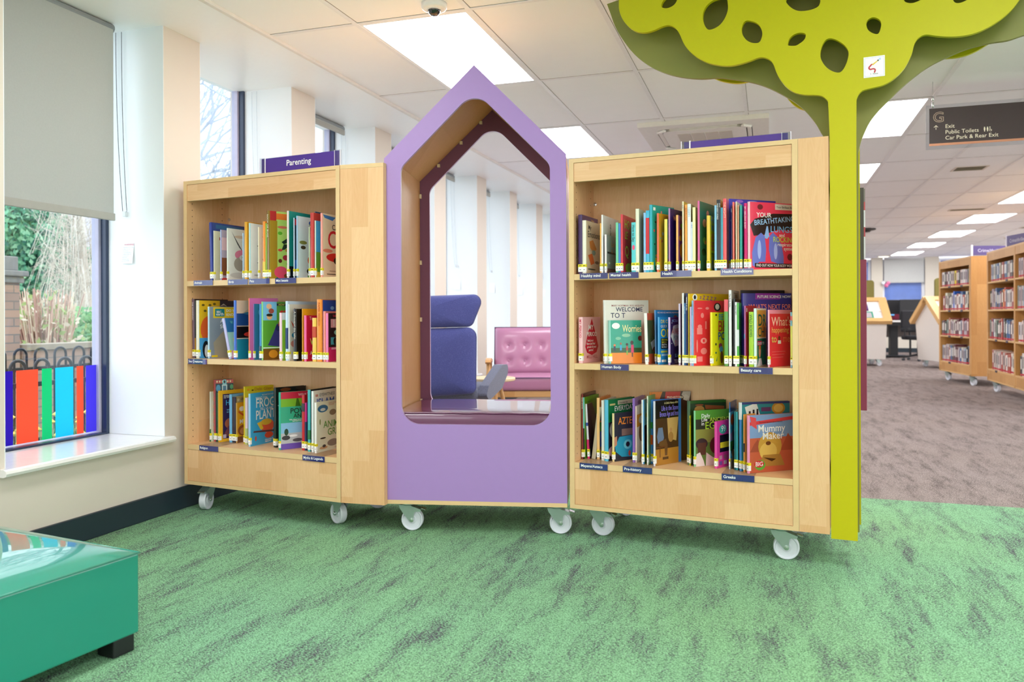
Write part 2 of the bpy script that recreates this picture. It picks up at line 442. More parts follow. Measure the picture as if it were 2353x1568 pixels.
# windows along the left wall
FRAME_D = mat('#2b3852', 0.3); FRAME_L = mat('#b9b4cc', 0.35)
NOTE = mat('#f4f6fa', 0.6); CHAINM = mat('#4a4a4c', 0.3, 0.6); CHAINL = mat('#c6ccd2', 0.3)
wins = [(PIERS[i][1], PIERS[i + 1][0]) for i in range(len(PIERS) - 1)]
for k, (y0, y1) in enumerate(wins[:20]):
    w = bpy.data.objects.new('window_%d' % (k + 1), None); COL.objects.link(w); w.location = (-3.24, y0, 0.385); structure(w)
    W = y1 - y0; b = MB(); hh = 2.10
    for (ya, za, yb, zb) in ((0, 0, 0.02, hh), (W - 0.02, 0, W, hh), (0.02, 0, W - 0.02, 0.010), (0.02, hh - 0.05, W - 0.02, hh)):
        b.box(0.0, ya, za, 0.035, yb, zb, 0)
    for (ya, za, yb, zb) in ((0.0, 0.0, 0.03, hh), (W - 0.034, 0, W, hh), (0.03, 0, W - 0.034, 0.012)):
        b.box(-0.045, ya, za, 0.0, yb, zb, 1)
    b.build('window_frame', [FRAME_D, FRAME_L], w, bevel=0.003)
    b = MB(); b.box(-0.026, 0.028, 0.01, -0.020, W - 0.032, hh - 0.03); b.build('window_pane', GLASS, w)
    # board with rounded nose
    b = MB(); b.box(-3.235, y0 - 0.001, 0.355, -2.86, y1 + 0.001, 0.385)
    nose = [(-2.86, 0.355), (-2.83, 0.355), (-2.818, 0.359), (-2.813, 0.370), (-2.818, 0.381), (-2.83, 0.385), (-2.86, 0.385)]
    a0, a1 = y0 - 0.03, y1 + 0.028
    for i in range(len(nose)):
        p, q = nose[i], nose[(i + 1) % len(nose)]
        b.face([(p[0], a0, p[1]), (p[0], a1, p[1]), (q[0], a1, q[1]), (q[0], a0, q[1])][::-1])
    b.face([(p[0], a0, p[1]) for p in nose]); b.face([(p[0], a1, p[1]) for p in nose][::-1])
    o = b.build('window_sill', mat('#f2f0ee', 0.22, coat=0.3), w, smooth=False); o.matrix_parent_inverse = Matrix.Translation((3.24, -y0, -0.385))
ORD = ['nearest', 'second', 'third', 'fourth', 'fifth', 'sixth', 'seventh', 'eighth', 'ninth']
for k in range(1, 9):
    y0, y1 = wins[k]
    # card hanging on the reveal
    nb = ORD[k - 1]
    t = thing('warning_card', ('white warning card with small print hanging on the %s window reveal' % nb), 'card', (-3.079, y1 - 0.002, 1.25), 0, 'warning cards on the window reveals')
    b = MB(); b.face([(-0.037, -0.001, 0.11), (0.037, -0.001, 0.11), (0.034, -0.012, 0.0), (-0.034, -0.004, 0.0)][::-1]); b.face([(-0.037, 0.0, 0.11), (0.037, 0.0, 0.11), (0.034, -0.011, 0.0), (-0.034, -0.003, 0.0)]); b.build('card', NOTE, t)
    if k == 1:
        text(t, 'heading', 'WARNING', 0.013, facing(-0.025, -0.0035, 0.092, (1, 0, 0), (0, 0.05, 1)), mat('#c8506a'))
        for j in range(9): text(t, 'print_line', ['Young children can be strangled', 'by loops in pull cords,', 'chains and bands.', 'To avoid strangulation and', 'entanglement, keep cords', 'out of the reach of', 'young children.', 'Install safety devices', 'at the required height.'][j], 0.0052, facing(-0.030, -0.0058 - 0.0009 * j, 0.080 - 0.0085 * j, (1, 0, 0), (0, 0.09, 1)), mat('#6c8aa8'))
    # looped pull chain
    ch = thing('blind_chain', 'looped bead pull chain hanging on the %s window reveal' % nb, 'chain', (-3.09, y1 - 0.014, 0), 0, 'blind pull chains')
    b = MB(); cm = CHAINM if k == 1 else CHAINL
    pts = []
    for s_, xt, xb in ((0, -0.054, -0.014), (1, -0.018, 0.012)):
        q = [(xt + (xb - xt) * (t_ ** 2.2), 0, 2.42 - t_ * 0.905) for t_ in [i / 24 for i in range(25)]]
        pts.append(q)
    loop = pts[0] + [(-0.004, 0, 1.506), (0.004, 0, 1.506)] + pts[1][::-1]
    b.tube(loop, 0.0011 if k == 1 else 0.0016, 5)
    if k == 1:
        for seg in pts:
            for i in range(len(seg) - 1):
                for u in (0.0, 0.167, 0.333, 0.5, 0.667, 0.833):
                    p = Vector(seg[i]).lerp(Vector(seg[i + 1]), u); r = 0.0025
                    b.lathe([(0.0005, -r), (r, 0), (0.0005, r)], 6, M=Matrix.Translation(p))
    b.build('bead_loop', cm, ch)
    b = MB(); b.box(-0.008, -0.008, 1.488, 0.008, 0.013, 1.513); b.build('chain_holder', mat('#d8dce2', 0.3), ch, bevel=0.002)
# blinds
def blind(y0, y1, zb, label, x=-3.07, c='#bdbfbc'):
    t = thing('roller_blind', label, 'blind', (x, y0, 0), 0, 'roller blinds of the left windows')
    b = MB(); b.box(-0.002, 0.02, zb, 0.002, y1 - y0 - 0.105, H - 0.02)
    b.build('blind_fabric', mat(c, 0.85, vary=0.05, scale=120, trans=0.12), t)
    b = MB(); b.tube([(-0.02, 0.012, H - 0.03), (-0.02, y1 - y0 - 0.095, H - 0.03)], 0.024, 14); b.build('roller_tube', mat('#8f9496', 0.5), t, smooth=True)
    b = MB(); b.box(-0.008, 0.015, zb - 0.03, 0.008, y1 - y0 - 0.10, zb + 0.006); b.build('bottom_bar', mat('#a9a7a0', 0.6), t, bevel=0.003)
    return t
blind(wins[1][0], wins[1][1] - 0.002, 1.485, 'large grey roller blind half lowered over the striped nearest window')
for k in (3, 4, 5, 6, 7, 8):
    blind(wins[k][0], wins[k][1], H - 0.05, 'grey roller blind rolled up at the top of the %s window' % ORD[k - 1])
# coloured vinyl strips on the first window
for y0, y1, c, nm in ((2.598, 2.634, '#5a38c8', 'narrow indigo'), (2.651, 2.761, '#ff8462', 'wide orange red'), (2.781, 2.834, '#34dca4', 'medium green'), (2.853, 2.953, '#40dcf4', 'wide cyan blue'), (2.973, 3.012, '#ff8462', 'narrow orange red'), (3.027, 3.093, '#7a68ec', 'medium violet blue')):
    b = MB(); b.box(-0.0008, 0, 0, 0.0008, (y1 - y0) * 1.0213 - 0.001, 0.336)
    tag(b.build('vinyl_strip', mat(c, 0.35, vary=0.03, trans=0.72), loc=(-3.2583, y0 * 1.0213 - 0.003, 0.401)), nm + ' vinyl strip stuck upright on the window beside the ottoman', 'window sticker', 'coloured vinyl strips on the window')

# ceiling fittings
LED = emission('led_panel_diffuser', '#ffffff', CEILING_LIGHT)
def led(i, j, first=[None]):
    x, y = gx0 + 0.6 * i, gy0 + 1.2 * j
    if first[0] is None:
        t = thing('ceiling_light', '', 'ceiling light', (0, 0, 0), 0, 'rectangular light panels in the ceiling')
        b = MB()
        for q in ((0.012, 0.012, 0.588, 0.026), (0.012, 1.174, 0.588, 1.188), (0.012, 0.026, 0.026, 1.174), (0.574, 0.026, 0.588, 1.174)): b.box(q[0], q[1], -0.004, q[2], q[3], 0.006)
        b.build('frame', mat('#f2f2f4', 0.4), t)
        b = MB(); b.box(0.026, 0.026, -0.0025, 0.574, 1.174, 0.004); b.build('diffuser', LED, t)
        first[0] = t
    else: t = copy_tree(first[0])
    t.location = (x, y, H); return t
desc = {(0, 0): 'big bright ceiling light panel right behind the purple house peak', (0, 2): 'bright ceiling light panel behind the right roof slope of the purple house',
        (4, 2): 'bright ceiling light panel between tree trunk and hanging black sign', (4, 4): 'bright ceiling light panel cut off by the tree trunk edge'}
ZN = {-4: 'far behind', -2: 'just behind'}
for i in (0, 4, 8, 12):
    for j in (-4, -2, 0, 2, 4, 6, 8, 10, 12, 14):
        if i == 12 and j < 8: continue
        if i == 0 and j > 6: continue
        if j < 0 and i == 12: continue
        t = led(i, j)
        lab = desc.get((i, j))
        if not lab:
            row = {0: 'window side', 4: 'tree side', 8: 'aisle side', 12: 'far right'}[i]
            where = {-4: 'well behind the viewer', -2: 'behind the viewer', 0: 'above the bookcases', 2: 'past the bookcases', 4: 'above the sofa corner', 6: 'midway down the room', 8: 'above the fiction shelves', 10: 'above the far display units', 12: 'above the far desks', 14: 'nearest the end wall'}[j]
            lab = 'bright ceiling light panel in the %s row, %s' % (row, where)
        t['label'] = lab
def vent(x, y, w, d, label):
    t = thing('ceiling_vent', label, 'vent', (x, y, H), 0, 'slot vents in the ceiling')
    b = MB()
    b.box(-0.02, -0.02, -0.006, w + 0.02, 0, 0.0); b.box(-0.02, d, -0.006, w + 0.02, d + 0.02, 0); b.box(-0.02, 0, -0.006, 0, d, 0); b.box(w, 0, -0.006, w + 0.02, d, 0)
    b.build('frame', mat('#ddd4cc', 0.5), t)
    b = MB(); b.box(0, 0, -0.003, w, d, 0.0, 0)
    for k in range(4): b.box(0.005, d * (k + 0.3) / 4, -0.006, w - 0.005, d * (k + 0.45) / 4, -0.003, 1)
    b.build('grille', [mat('#55503e', 0.6), mat('#8a8068', 0.6)], t)
vent(1.78, 8.78, 0.26, 0.22, 'square ceiling vent below the hanging black sign')
vent(2.42, 12.3, 0.42, 0.16, 'small slot vent in the ceiling above the far aisle')
vent(4.05, 15.2, 0.42, 0.16, 'small slot vent in the ceiling above the fiction shelf signs')
def detector(x, y, label, c='#2a2422', r=0.08):
    t = thing('ceiling_detector', label, 'detector', (x, y, H), 0)
    b = MB(); b.lathe([(r, 0), (r, -0.02), (r * 0.8, -0.03)][::-1], 20); b.build('base', mat(c if r > 0.09 else '#d8d0c8', 0.5), t)
    b = MB(); b.lathe([(0.001, -0.065), (r * 0.45, -0.058), (r * 0.6, -0.03)], 20); b.build('sensor', mat(c, 0.4), t)
detector(1.56, 14.6, 'dark round detector on the ceiling beyond the trunk', '#1c1816', 0.17)
detector(4.35, 17.2, 'small round detector above the far shelves', '#b8aca8', 0.08)
t = thing('downlight', 'oval bright downlight near the far end wall', 'ceiling light', (2.73, 21.6, H), 0)
b = MB(); b.lathe([(0.14, 0.0), (0.15, -0.012), (0.13, -0.02)][::-1], 24); b.build('rim', mat('#e8e4dc', 0.4), t)
b = MB(); b.lathe([(0.001, -0.023), (0.12, -0.022), (0.125, -0.015)], 24); b.build('lens', emission('downlight_lens', '#fff6d8', 4.0), t)
# dome camera
t = thing('security_camera', 'white dome security camera on the ceiling above the light panel edge', 'security camera', (-1.478, 3.375, H), 0)
b = MB(); b.lathe([(0.001, -0.03), (0.046, -0.03), (0.056, -0.026), (0.060, -0.018), (0.060, 0.0)], 36); b.build('housing', mat('#e9e6e4', 0.35), t, smooth=True)
b = MB(); b.lathe([(0.002, -0.058), (0.014, -0.056), (0.024, -0.048), (0.030, -0.036), (0.031, -0.028)], 32); b.build('dome', mat('#14100f', 0.08, coat=0.8), t, smooth=True)
b = MB(); b.lathe([(0.031, -0.033), (0.036, -0.033), (0.037, -0.029)], 32); b.build('ring', mat('#dedcda', 0.3), t)
# air conditioner cassette
t = thing('air_conditioner', 'white square ceiling air conditioner cassette with open flaps', 'air conditioner', (-0.945, 5.97, H), 0)
ACW = mat('#eae5df', 0.45); ACD = mat('#1c1a18', 0.5); ACG = mat('#c9c0b4', 0.6)
b = MB(); Wc = 0.95
outer = [(0, 0), (Wc, 0), (Wc, Wc), (0, Wc)]
def rr(x0, y0, x1, y1, r): return fillet([(x0, y0), (x1, y0), (x1, y1), (x0, y1)], [r] * 4, 8)
def slab(b, outer, holes, z0, z1, mi):
    c = MB(); c.plate(outer, holes, z0, z1, mi)
    base = len(b.v); b.v += [(x, z, y) for x, y, z in c.v]
    for f, m_ in zip(c.f, c.m): b.f.append([base + i for i in f[::-1]]); b.m.append(m_)
slab(b, outer, [rr(0.12, 0.12, 0.83, 0.83, 0.09)], -0.035, 0.0, 0); b.build('surround', ACW, t, bevel=0.006)
b = MB(); b.box(0.1, 0.1, -0.012, 0.85, 0.85, -0.006); b.build('recess', ACD, t)  # black plate paints the shade inside the slot
b = MB(); slab(b, rr(0.165, 0.165, 0.785, 0.785, 0.08), [], -0.045, -0.02, 0); b.build('centre_panel', ACW, t, bevel=0.005)
b = MB()
for k in range(4): b.box(0.27 + 0.105 * k, 0.28, -0.048, 0.365 + 0.105 * k, 0.67, -0.0452)
b.build('intake_grille', ACG, t)
for k in range(4):
    M = Matrix.Translation((Wc / 2, Wc / 2, -0.034)) @ Matrix.Rotation(k * pi / 2, 4, 'Z') @ Matrix.Translation((0, -0.333, 0)) @ Matrix.Rotation(radians(10), 4, 'X')
    b = MB(); b.box(-0.25, -0.016, -0.004, 0.25, 0.016, 0.004, 0, M); b.build('flap', ACW, t, bevel=0.003)
    M2 = Matrix.Translation((Wc / 2, Wc / 2, -0.05)) @ Matrix.Rotation(k * pi / 2 + pi / 4, 4, 'Z') @ Matrix.Translation((0, -0.45, 0))
    b = MB(); b.box(-0.045, -0.012, -0.004, 0.045, 0.02, 0.02, 0, M2); b.build('corner_pod', ACW, t, bevel=0.01)
# hanging sign
t = thing('hanging_sign', 'dark brown hanging sign listing exit, public toilets and car park', 'sign', (0.94, 5.5, 2.01), 0)
b = MB(); b.box(0, 0.0, 0, 1.5, 0.008, 0.278); b.build('acrylic_sheet', ACRYLIC, t, bevel=0.001)
b = MB(); b.box(0.018, -0.003, 0.036, 1.48, -0.0005, 0.256, 0); b.box(0.018, -0.003, 0.022, 1.48, -0.0005, 0.036, 1)
b.build('sign_face', [mat('#3a2a2c', 0.5), mat('#c08468', 0.4, 0.4)], t)
PALE = mat('#ece0cc', 0.5)
for s_, x, z, sz in (('Exit', 0.107, 0.128, 0.034), ('Public Toilets', 0.107, 0.092, 0.034), ('Car Park & Rear Exit', 0.107, 0.056, 0.034)):
    text(t, 'wording', s_, sz, facing(x, -0.0036, z, (1, 0, 0), (0, 0, 1)), PALE)
text(t, 'floor_letter', 'G', 0.088, facing(0.038, -0.0034, 0.170, (1, 0, 0), (0, 0, 1)), mat('#d8bfa8'), bold=0.018)
text(t, 'floor_letter', 'G', 0.088, facing(0.038, -0.0037, 0.170, (1, 0, 0), (0, 0, 1)), mat('#4a3434'), bold=-0.006)
b = MB(); b.box(0.0545, -0.0036, 0.122, 0.0575, -0.0032, 0.148)
for sgn in (-1, 1):
    M = Matrix.Translation((0.056, -0.0034, 0.148)) @ Matrix.Rotation(sgn * radians(45), 4, 'Y')
    b.box(-0.0015 if sgn > 0 else -0.0015, -0.0002, -0.016, 0.0015, 0.0002, 0.001, 0, M)
b.build('arrow', PALE, t)
b = MB()
for x in (0.268, 0.284):
    b.lathe([(0.0005, -0.001), (0.0035, -0.001), (0.0035, 0.0)], 10, M=Matrix.Translation((x + 0.055, -0.0034, 0.116)) @ Matrix.Rotation(pi / 2, 4, 'X')); x += 0.055; b.box(x - 0.0042, -0.0037, 0.101, x + 0.0042, -0.0033, 0.112); b.box(x - 0.0025, -0.0037, 0.091, x + 0.0025, -0.0033, 0.101)
b.lathe([(0.0005, -0.001), (0.003, -0.001), (0.003, 0.0)], 10, M=Matrix.Translation((0.352, -0.0034, 0.116)) @ Matrix.Rotation(pi / 2, 4, 'X')); b.box(0.3505, -0.0037, 0.100, 0.3535, -0.0033, 0.112)
b.box(0.3535, -0.0037, 0.100, 0.361, -0.0033, 0.1025); b.box(0.359, -0.0037, 0.092, 0.3615, -0.0033, 0.1015)
for k in range(10):
    a = radians(150 + 20 * k); a2 = radians(170 + 20 * k)
    b.face([(0.354 + 0.0075 * cos(a), -0.0036, 0.098 + 0.0075 * sin(a)), (0.354 + 0.0075 * cos(a2), -0.0036, 0.098 + 0.0075 * sin(a2)), (0.354 + 0.0058 * cos(a2), -0.0036, 0.098 + 0.0058 * sin(a2)), (0.354 + 0.0058 * cos(a), -0.0036, 0.098 + 0.0058 * sin(a))])
b.build('toilet_symbols', PALE, t)
for x in (0.04, 1.46):
    b = MB(); b.tube([(x, 0.004, 0.27), (x, 0.004, H - 2.01)], 0.0012, 6); b.tube([(x, 0.004, 0.262), (x, 0.004, 0.296)], 0.006, 12); b.tube([(x, 0.004, 0.305), (x, 0.004, 0.335)], 0.0062, 12)
    b.build('hanging_wire', mat('#d8d8d8', 0.25, 0.9), t, smooth=True)
# ================================================================== the mobile units
PURPLE = mat('#a582c0', 0.42, vary=0.02, bump=0.06, bscale=900)
PLUM = mat('#7d4a66', 0.5, vary=0.03)  # darker purple; the shade inside the nook is put into the colour
ZINC = mat('#b4c2be', 0.3, 0.7, vary=0.08, scale=60)
STEEL = mat('#d8dcdc', 0.2, 0.95)
NYLON = mat('#dcdee6', 0.35, vary=0.02)
LIME = mat('#c0b800', 0.5, vary=0.02, bump=0.05, bscale=700, spec=0.3)
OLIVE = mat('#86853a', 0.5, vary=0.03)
ACR_EDGE = mat('#eceaf6', 0.15)
SIGN_PURPLE = mat('#4d3092', 0.35, vary=0.03)
HOLE = mat('#4a3422', 0.8)

def castor(parent, x, y, ang, brake=True):
    """swivel castor hanging from z=0.135; ang turns it about the vertical"""
    root = Matrix.Translation((x, y, 0)) @ Matrix.Rotation(radians(ang), 4, 'Z')
    def put(mb, name, m, par, **kw):
        mb.v = [tuple(root @ Vector(p)) for p in mb.v]
        return mb.build(name, m, par, **kw)
    b = MB(); b.box(-0.048, -0.04, 0.1285, 0.048, 0.04, 0.1345)
    for sx in (-1, 1):
        for sy in (-1, 1): b.lathe([(0.006, 0.1245), (0.006, 0.1285)], 6, M=Matrix.Translation((sx * 0.036, sy * 0.03, 0)))
    b.lathe([(0.026, 0.115), (0.033, 0.121), (0.033, 0.1285)], 24)
    side = [(-0.040, 0.119), (0.010, 0.117), (0.063, 0.098), (0.060, 0.088), (0.038, 0.089), (0.031, 0.083), (0.029, 0.062), (0.026, 0.046), (0.016, 0.040), (0.008, 0.046), (-0.020, 0.080), (-0.036, 0.104)]
    for yy in (-0.022, 0.0195): b.plate([(px, pz) for px, pz in side], [], yy, yy + 0.0025)
    b.box(-0.038, -0.022, 0.115, 0.012, 0.022, 0.1185)
    b.face([(0.010, -0.022, 0.1172), (0.063, -0.022, 0.0982), (0.063, 0.022, 0.0982), (0.010, 0.022, 0.1172)])
    br = put(b, 'castor', ZINC, parent, bevel=0.0008, seg=1)
    wx, wz, r = 0.020, 0.0502, 0.050
    W = Matrix.Translation((wx, 0, wz)) @ Matrix.Rotation(pi / 2, 4, 'X')
    b = MB(); b.lathe([(0.006, -0.014), (0.016, -0.014), (0.020, -0.010), (0.040, -0.010), (0.044, -0.0165), (0.0475, -0.0165), (r, -0.012), (r, 0.012), (0.0475, 0.0165), (0.044, 0.0165), (0.040, 0.010), (0.020, 0.010), (0.016, 0.014), (0.006, 0.014)], 48, M=W)
    put(b, 'wheel', NYLON, br, smooth=False)
    b = MB(); b.lathe([(0.0045, -0.029), (0.0065, -0.028), (0.0065, -0.024), (0.0095, -0.024), (0.0095, -0.0222), (0.004, -0.0222), (0.004, 0.0222), (0.0095, 0.0222), (0.0095, 0.026), (0.0001, 0.027)], 20, M=W)
    put(b, 'axle_bolt', STEEL, br)
    if brake:
        b = MB(); M = Matrix.Translation((0.064, 0, 0.102)) @ Matrix.Rotation(radians(18), 4, 'Y')
        b.box(-0.004, -0.017, -0.0015, 0.020, 0.017, 0.0015, 0, M)
        put(b, 'brake_pedal', STEEL, br, bevel=0.0008)
    return br

def bookcase(o, ang, width, label, wide_post=0.0, depth=0.56, sides=(0, 0)):
    t = thing('bookcase', label, 'bookcase', o, radians(ang), 'mobile maple bookcases')
    T = 0.018; zb, zt = 0.135, 1.665; inner_d = 0.28; W = width - wide_post
    def side_board(x0, x1, name, holes_face):
        b = MB(); b.box(x0, 0.0008, zb + T, x1, depth, zt - T, 0)
        # front edging strip
        b.box(x0, 0, zb + T, x1, 0.0008, zt - T, 1)
        if holes_face:
            xx, nx = (x1, 1) if holes_face > 0 else (x0, -1)
            for yy in (0.035, 0.235):
                for k in range(44):
                    z = 0.37 + 0.032 * k
                    if z > 1.62: break
                    if min(abs(z - q) for q in (1.149, 0.757, 0.327)) < 0.022: continue
                    ring = [(xx + nx * 0.0003, yy + 0.0027 * cos(a), z + 0.0027 * sin(a)) for a in [2 * pi * q / 8 for q in range(8)]]
                    b.face(ring if nx > 0 else ring[::-1], 2)
        return b.build(name, [MAPLE_V, EDGE, HOLE], t)
    side_board(0, T + 0.004, 'side_panel', 1)
    side_board(W - 0.022 - (0.0 if not wide_post else 0.0), W, 'side_panel', -1)
    b = MB(); b.box(0, 0.001, zt - T, W, depth, zt, 0); b.box(0, 0, zt - T, W, 0.001, zt, 1); b.build('top_panel', [MAPLE_H, EDGE], t)
    b = MB(); b.box(0, 0.001, zb, W, depth, zb + T, 0); b.box(0, 0, zb, W, 0.001, zb + T, 1); b.build('base_panel', [MAPLE_H, EDGE], t)
    b = MB(); b.box(T + 0.005, 0.004, 1.566, W - 0.023, 0.022, zt - T - 0.001, 0); b.box(T + 0.005, 0.004, 1.5645, W - 0.023, 0.022, 1.566, 1)
    b.build('header_rail', [MAPLE_H, EDGE], t)
    b = MB(); b.box(T + 0.005, 0.003, zb + T + 0.001, W - 0.023, 0.021, 0.3105); b.build('plinth', MAPLE_V, t)
    b = MB(); b.box(T + 0.004, inner_d, zb + T, W - 0.022, inner_d + 0.012, zt - T); b.build('back_panel', MAPLE_V, t)
    b = MB(); b.box(T + 0.004, depth - 0.014, zb + T, W - 0.022, depth - 0.002, zt - T); b.build('rear_panel', MAPLE_V, t)
    for z0, z1 in ((1.134, 1.160), (0.744, 0.770), (0.312, 0.337)):
        b = MB(); b.box(T + 0.0045, 0.002, z0, W - 0.0225, inner_d, z1, 0); b.box(T + 0.0045, 0.001, z0, W - 0.0225, 0.002, z1, 1)
        b.build('shelf', [MAPLE_H, EDGE], t)
    b = MB(); b.lathe([(0.008, 0), (0.008, 0.006), (0.003, 0.007)], 12, M=Matrix.Translation((T + 0.012, inner_d - 0.0, 1.50)) @ Matrix.Rotation(pi / 2, 4, 'X'))
    b.build('cam_fitting', STEEL, t)
    if wide_post:
        b = MB(); b.box(W + 0.0008, 0.0, zb, width, depth, zt); b.build('end_post', MAPLE_V, t)
    return t

LEFT_O, LEFT_A = (-2.815, 3.270, 0), -7.316
RIGHT_O, RIGHT_A = (-0.832, 3.357, 0), -5.972
left_case = bookcase(LEFT_O, LEFT_A, 0.976, 'maple bookcase beside the window with Parenting sign on top')
for x, y, a in ((0.075, 0.083, -70), (0.885, 0.12, 160), (0.09, 0.47, 40), (0.88, 0.46, 200)): castor(left_case, x, y, a)
# angled filler between bookcase and reading nook
b = MB()
fx0, fy0, fx1, fy1 = 0.9795, 0.0, 1.186, 0.040
def wedge(mb, z0, z1, mi, grow=0.0):
    P = [(fx0, fy0 - grow), (fx1, fy1 - grow), (fx1 - 0.001, fy1 + 0.020), (1.06, 0.42), (fx0, 0.42)]
    mb.face([(x, y, z0) for x, y in P][::-1], mi); mb.face([(x, y, z1) for x, y in P], mi)
    for i in range(5):
        p, q = P[i], P[(i + 1) % 5]; mb.face([(p[0], p[1], z0), (q[0], q[1], z0), (q[0], q[1], z1), (p[0], p[1], z1)], mi)
wedge(b, 0.135, 1.6465, 0); o = b.build('filler_panel', MAPLE_V, left_case)
b = MB(); wedge(b, 1.647, 1.665, 0); b.build('filler_cap', EDGE, left_case)

right_case = bookcase(RIGHT_O, RIGHT_A, 1.057, 'maple bookcase beside the green tree with health books', wide_post=0.111)
for x, y, a in ((0.095, 0.115, 0), (0.872, 0.075, 6), (0.10, 0.47, 60), (0.93, 0.47, 150)): castor(right_case, x, y, a)

def top_sign(parent_o, ang, x0, x1, y, z0, z1, label, wording):
    R_ = Matrix.Rotation(radians(ang), 4, 'Z'); p = Vector(parent_o) + R_ @ Vector((x0, y, 0))
    t = thing('category_sign', label, 'sign', (p.x, p.y, z0), radians(ang), 'purple signs on top of bookcases')
    w, h = x1 - x0, z1 - z0
    b = MB(); b.box(0.012, 0.003, 0.002, w - 0.012, 0.006, h - 0.003); b.build('sign_board', SIGN_PURPLE, t)
    b = MB(); b.box(0.0, 0.0062, 0.0, w, 0.0082, h); b.box(0, -0.001, 0, 0.036, 0.0008, h); b.box(w - 0.036, -0.001, 0, w, 0.0008, h)
    b.build('acrylic_holder', ACRYLIC, t)
    b = MB()
    for x in (0.0, 0.0345, w - 0.0365, w - 0.002): b.box(x, -0.0015, 0.0, x + 0.0018 + (0.004 if abs(x - 0.0345) < 1e-6 else 0), 0.0008, h + 0.0005)
    b.build('holder_edge', ACR_EDGE, t)
    b = MB()
    for x in (0.018, w - 0.018): b.lathe([(0.0001, 0), (0.006, 0.001), (0.0065, 0.005), (0.006, 0.006)], 14, M=Matrix.Translation((x, -0.0015, 0.007)) @ Matrix.Rotation(-pi / 2, 4, 'X') @ Matrix.Rotation(pi, 4, 'X'))
    b.build('holder_screw', mat('#f4f4f8', 0.3), t)
    if wording: text(t, 'wording', wording, 0.040, facing(w * 0.49, 0.0026, 0.048, (1, 0, 0), (0, 0, 1)), mat('#ffffff', 0.4), align='CENTER', bold=0.012)
    return t
top_sign(LEFT_O, LEFT_A, 0.409, 0.906, 0.1, 1.6655, 1.762, 'purple Parenting sign in a clear holder on the bookcase by the window', 'Parenting')
top_sign(RIGHT_O, RIGHT_A, 0.467, 0.912, 0.12, 1.6655, 1.722, 'low purple sign strip on the bookcase by the tree', '')

def shelf_label(o, ang, x0, x1, zc, h, s, label, proud=0.0015):
    R_ = Matrix.Rotation(radians(ang), 4, 'Z'); p = Vector(o) + R_ @ Vector((x0, -proud, 0))
    t = thing('shelf_label', label, 'label', (p.x, p.y, zc), radians(ang), 'blue shelf edge labels')
    w = x1 - x0; ztop = {1: 1.1605, 2: 0.7705, 3: 0.3375}[1 if zc > 1 else (2 if zc > 0.5 else 3)] - zc
    b = MB(); b.box(0, -0.001, -0.0125, w, 0.0, 0.0125, 0); b.box(0, 0.0, -0.0125, 0.0012, 0.0012, ztop, 0)
    b.build('label_strip', mat('#2c3488', 0.3, vary=0.02), t)
    b = MB(); b.box(-0.0005, -0.0022, -0.0135, w + 0.0005, -0.0012, 0.0135); b.box(-0.0005, -0.0012, ztop, w + 0.0005, 0.16, ztop + 0.0008)
    b.build('clear_holder', ACRYLIC, t)
    text(t, 'wording', s, 0.0165, facing(0.006, -0.0024, -0.004, (1, 0, 0), (0, 0, 1)), mat('#ffffff', 0.4), avail=w - 0.012, bold=0.012)
    return t
for x0, x1, zc, s in ((0.05, 0.176, 1.150, 'Healthy mind'), (0.183, 0.311, 1.150, 'Mental health'), (0.406, 0.533, 1.151, 'Health'), (0.651, 0.778, 1.153, 'Health Conditions'), (0.142, 0.267, 0.757, 'Human Body'), (0.722, 0.85, 0.757, 'Beauty care'), (0.046, 0.172, 0.325, 'Mayans/Aztecs'), (0.24, 0.366, 0.325, 'Pre-history'), (0.652, 0.779, 0.325, 'Greeks')):
    shelf_label(RIGHT_O, RIGHT_A, x0, x1, zc, 0.02, s, 'blue shelf edge label reading ' + s)
for x0, x1, zc, s in ((0.072, 0.2, 1.149, 'Animals'), (0.301, 0.428, 1.148, 'Birds'), (0.436, 0.564, 1.149, 'Pets'), (0.60, 0.725, 1.148, 'Mini beasts'), (0.031, 0.158, 0.755, 'Sea Creatures'), (0.106, 0.232, 0.325, 'Religion'), (0.76, 0.887, 0.324, 'Myths & Legends')):
    shelf_label(LEFT_O, LEFT_A, x0, x1, zc, 0.02, s, 'blue shelf edge label reading ' + s)

# ---- purple house reading nook
nook = thing('reading_nook', 'purple house shaped reading nook on wheels between two bookcases', 'reading nook', (-1.645, 3.189, 0), radians(12.15))
NW, ND = 0.818, 0.645
out_l = [(0, 0.153), (NW, 0.153), (NW, 1.690), (0.411, 2.096), (0, 1.690)]
hole_l = fillet([(0.076, 0.494), (0.747, 0.494), (0.747, 1.647), (0.412, 1.983), (0.076, 1.647)], [0.085, 0.085, 0.06, 0.085, 0.06], 12)
b = MB(); b.plate(out_l, [hole_l], 0.0, 0.018, 0, 1); b.build('front_panel', [PURPLE, mat('#b89cc4', 0.35)], nook)
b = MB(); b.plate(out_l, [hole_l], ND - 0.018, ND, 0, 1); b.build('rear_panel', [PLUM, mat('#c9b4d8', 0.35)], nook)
b = MB(); b.box(0.001, 0.0185, 0.153, 0.024, ND - 0.0185, 1.6905); b.build('side_wall', OAK_V, nook)
b = MB(); b.box(NW - 0.024, 0.0185, 0.153, NW - 0.001, ND - 0.0185, 1.6905); b.build('side_wall', OAK_V, nook)
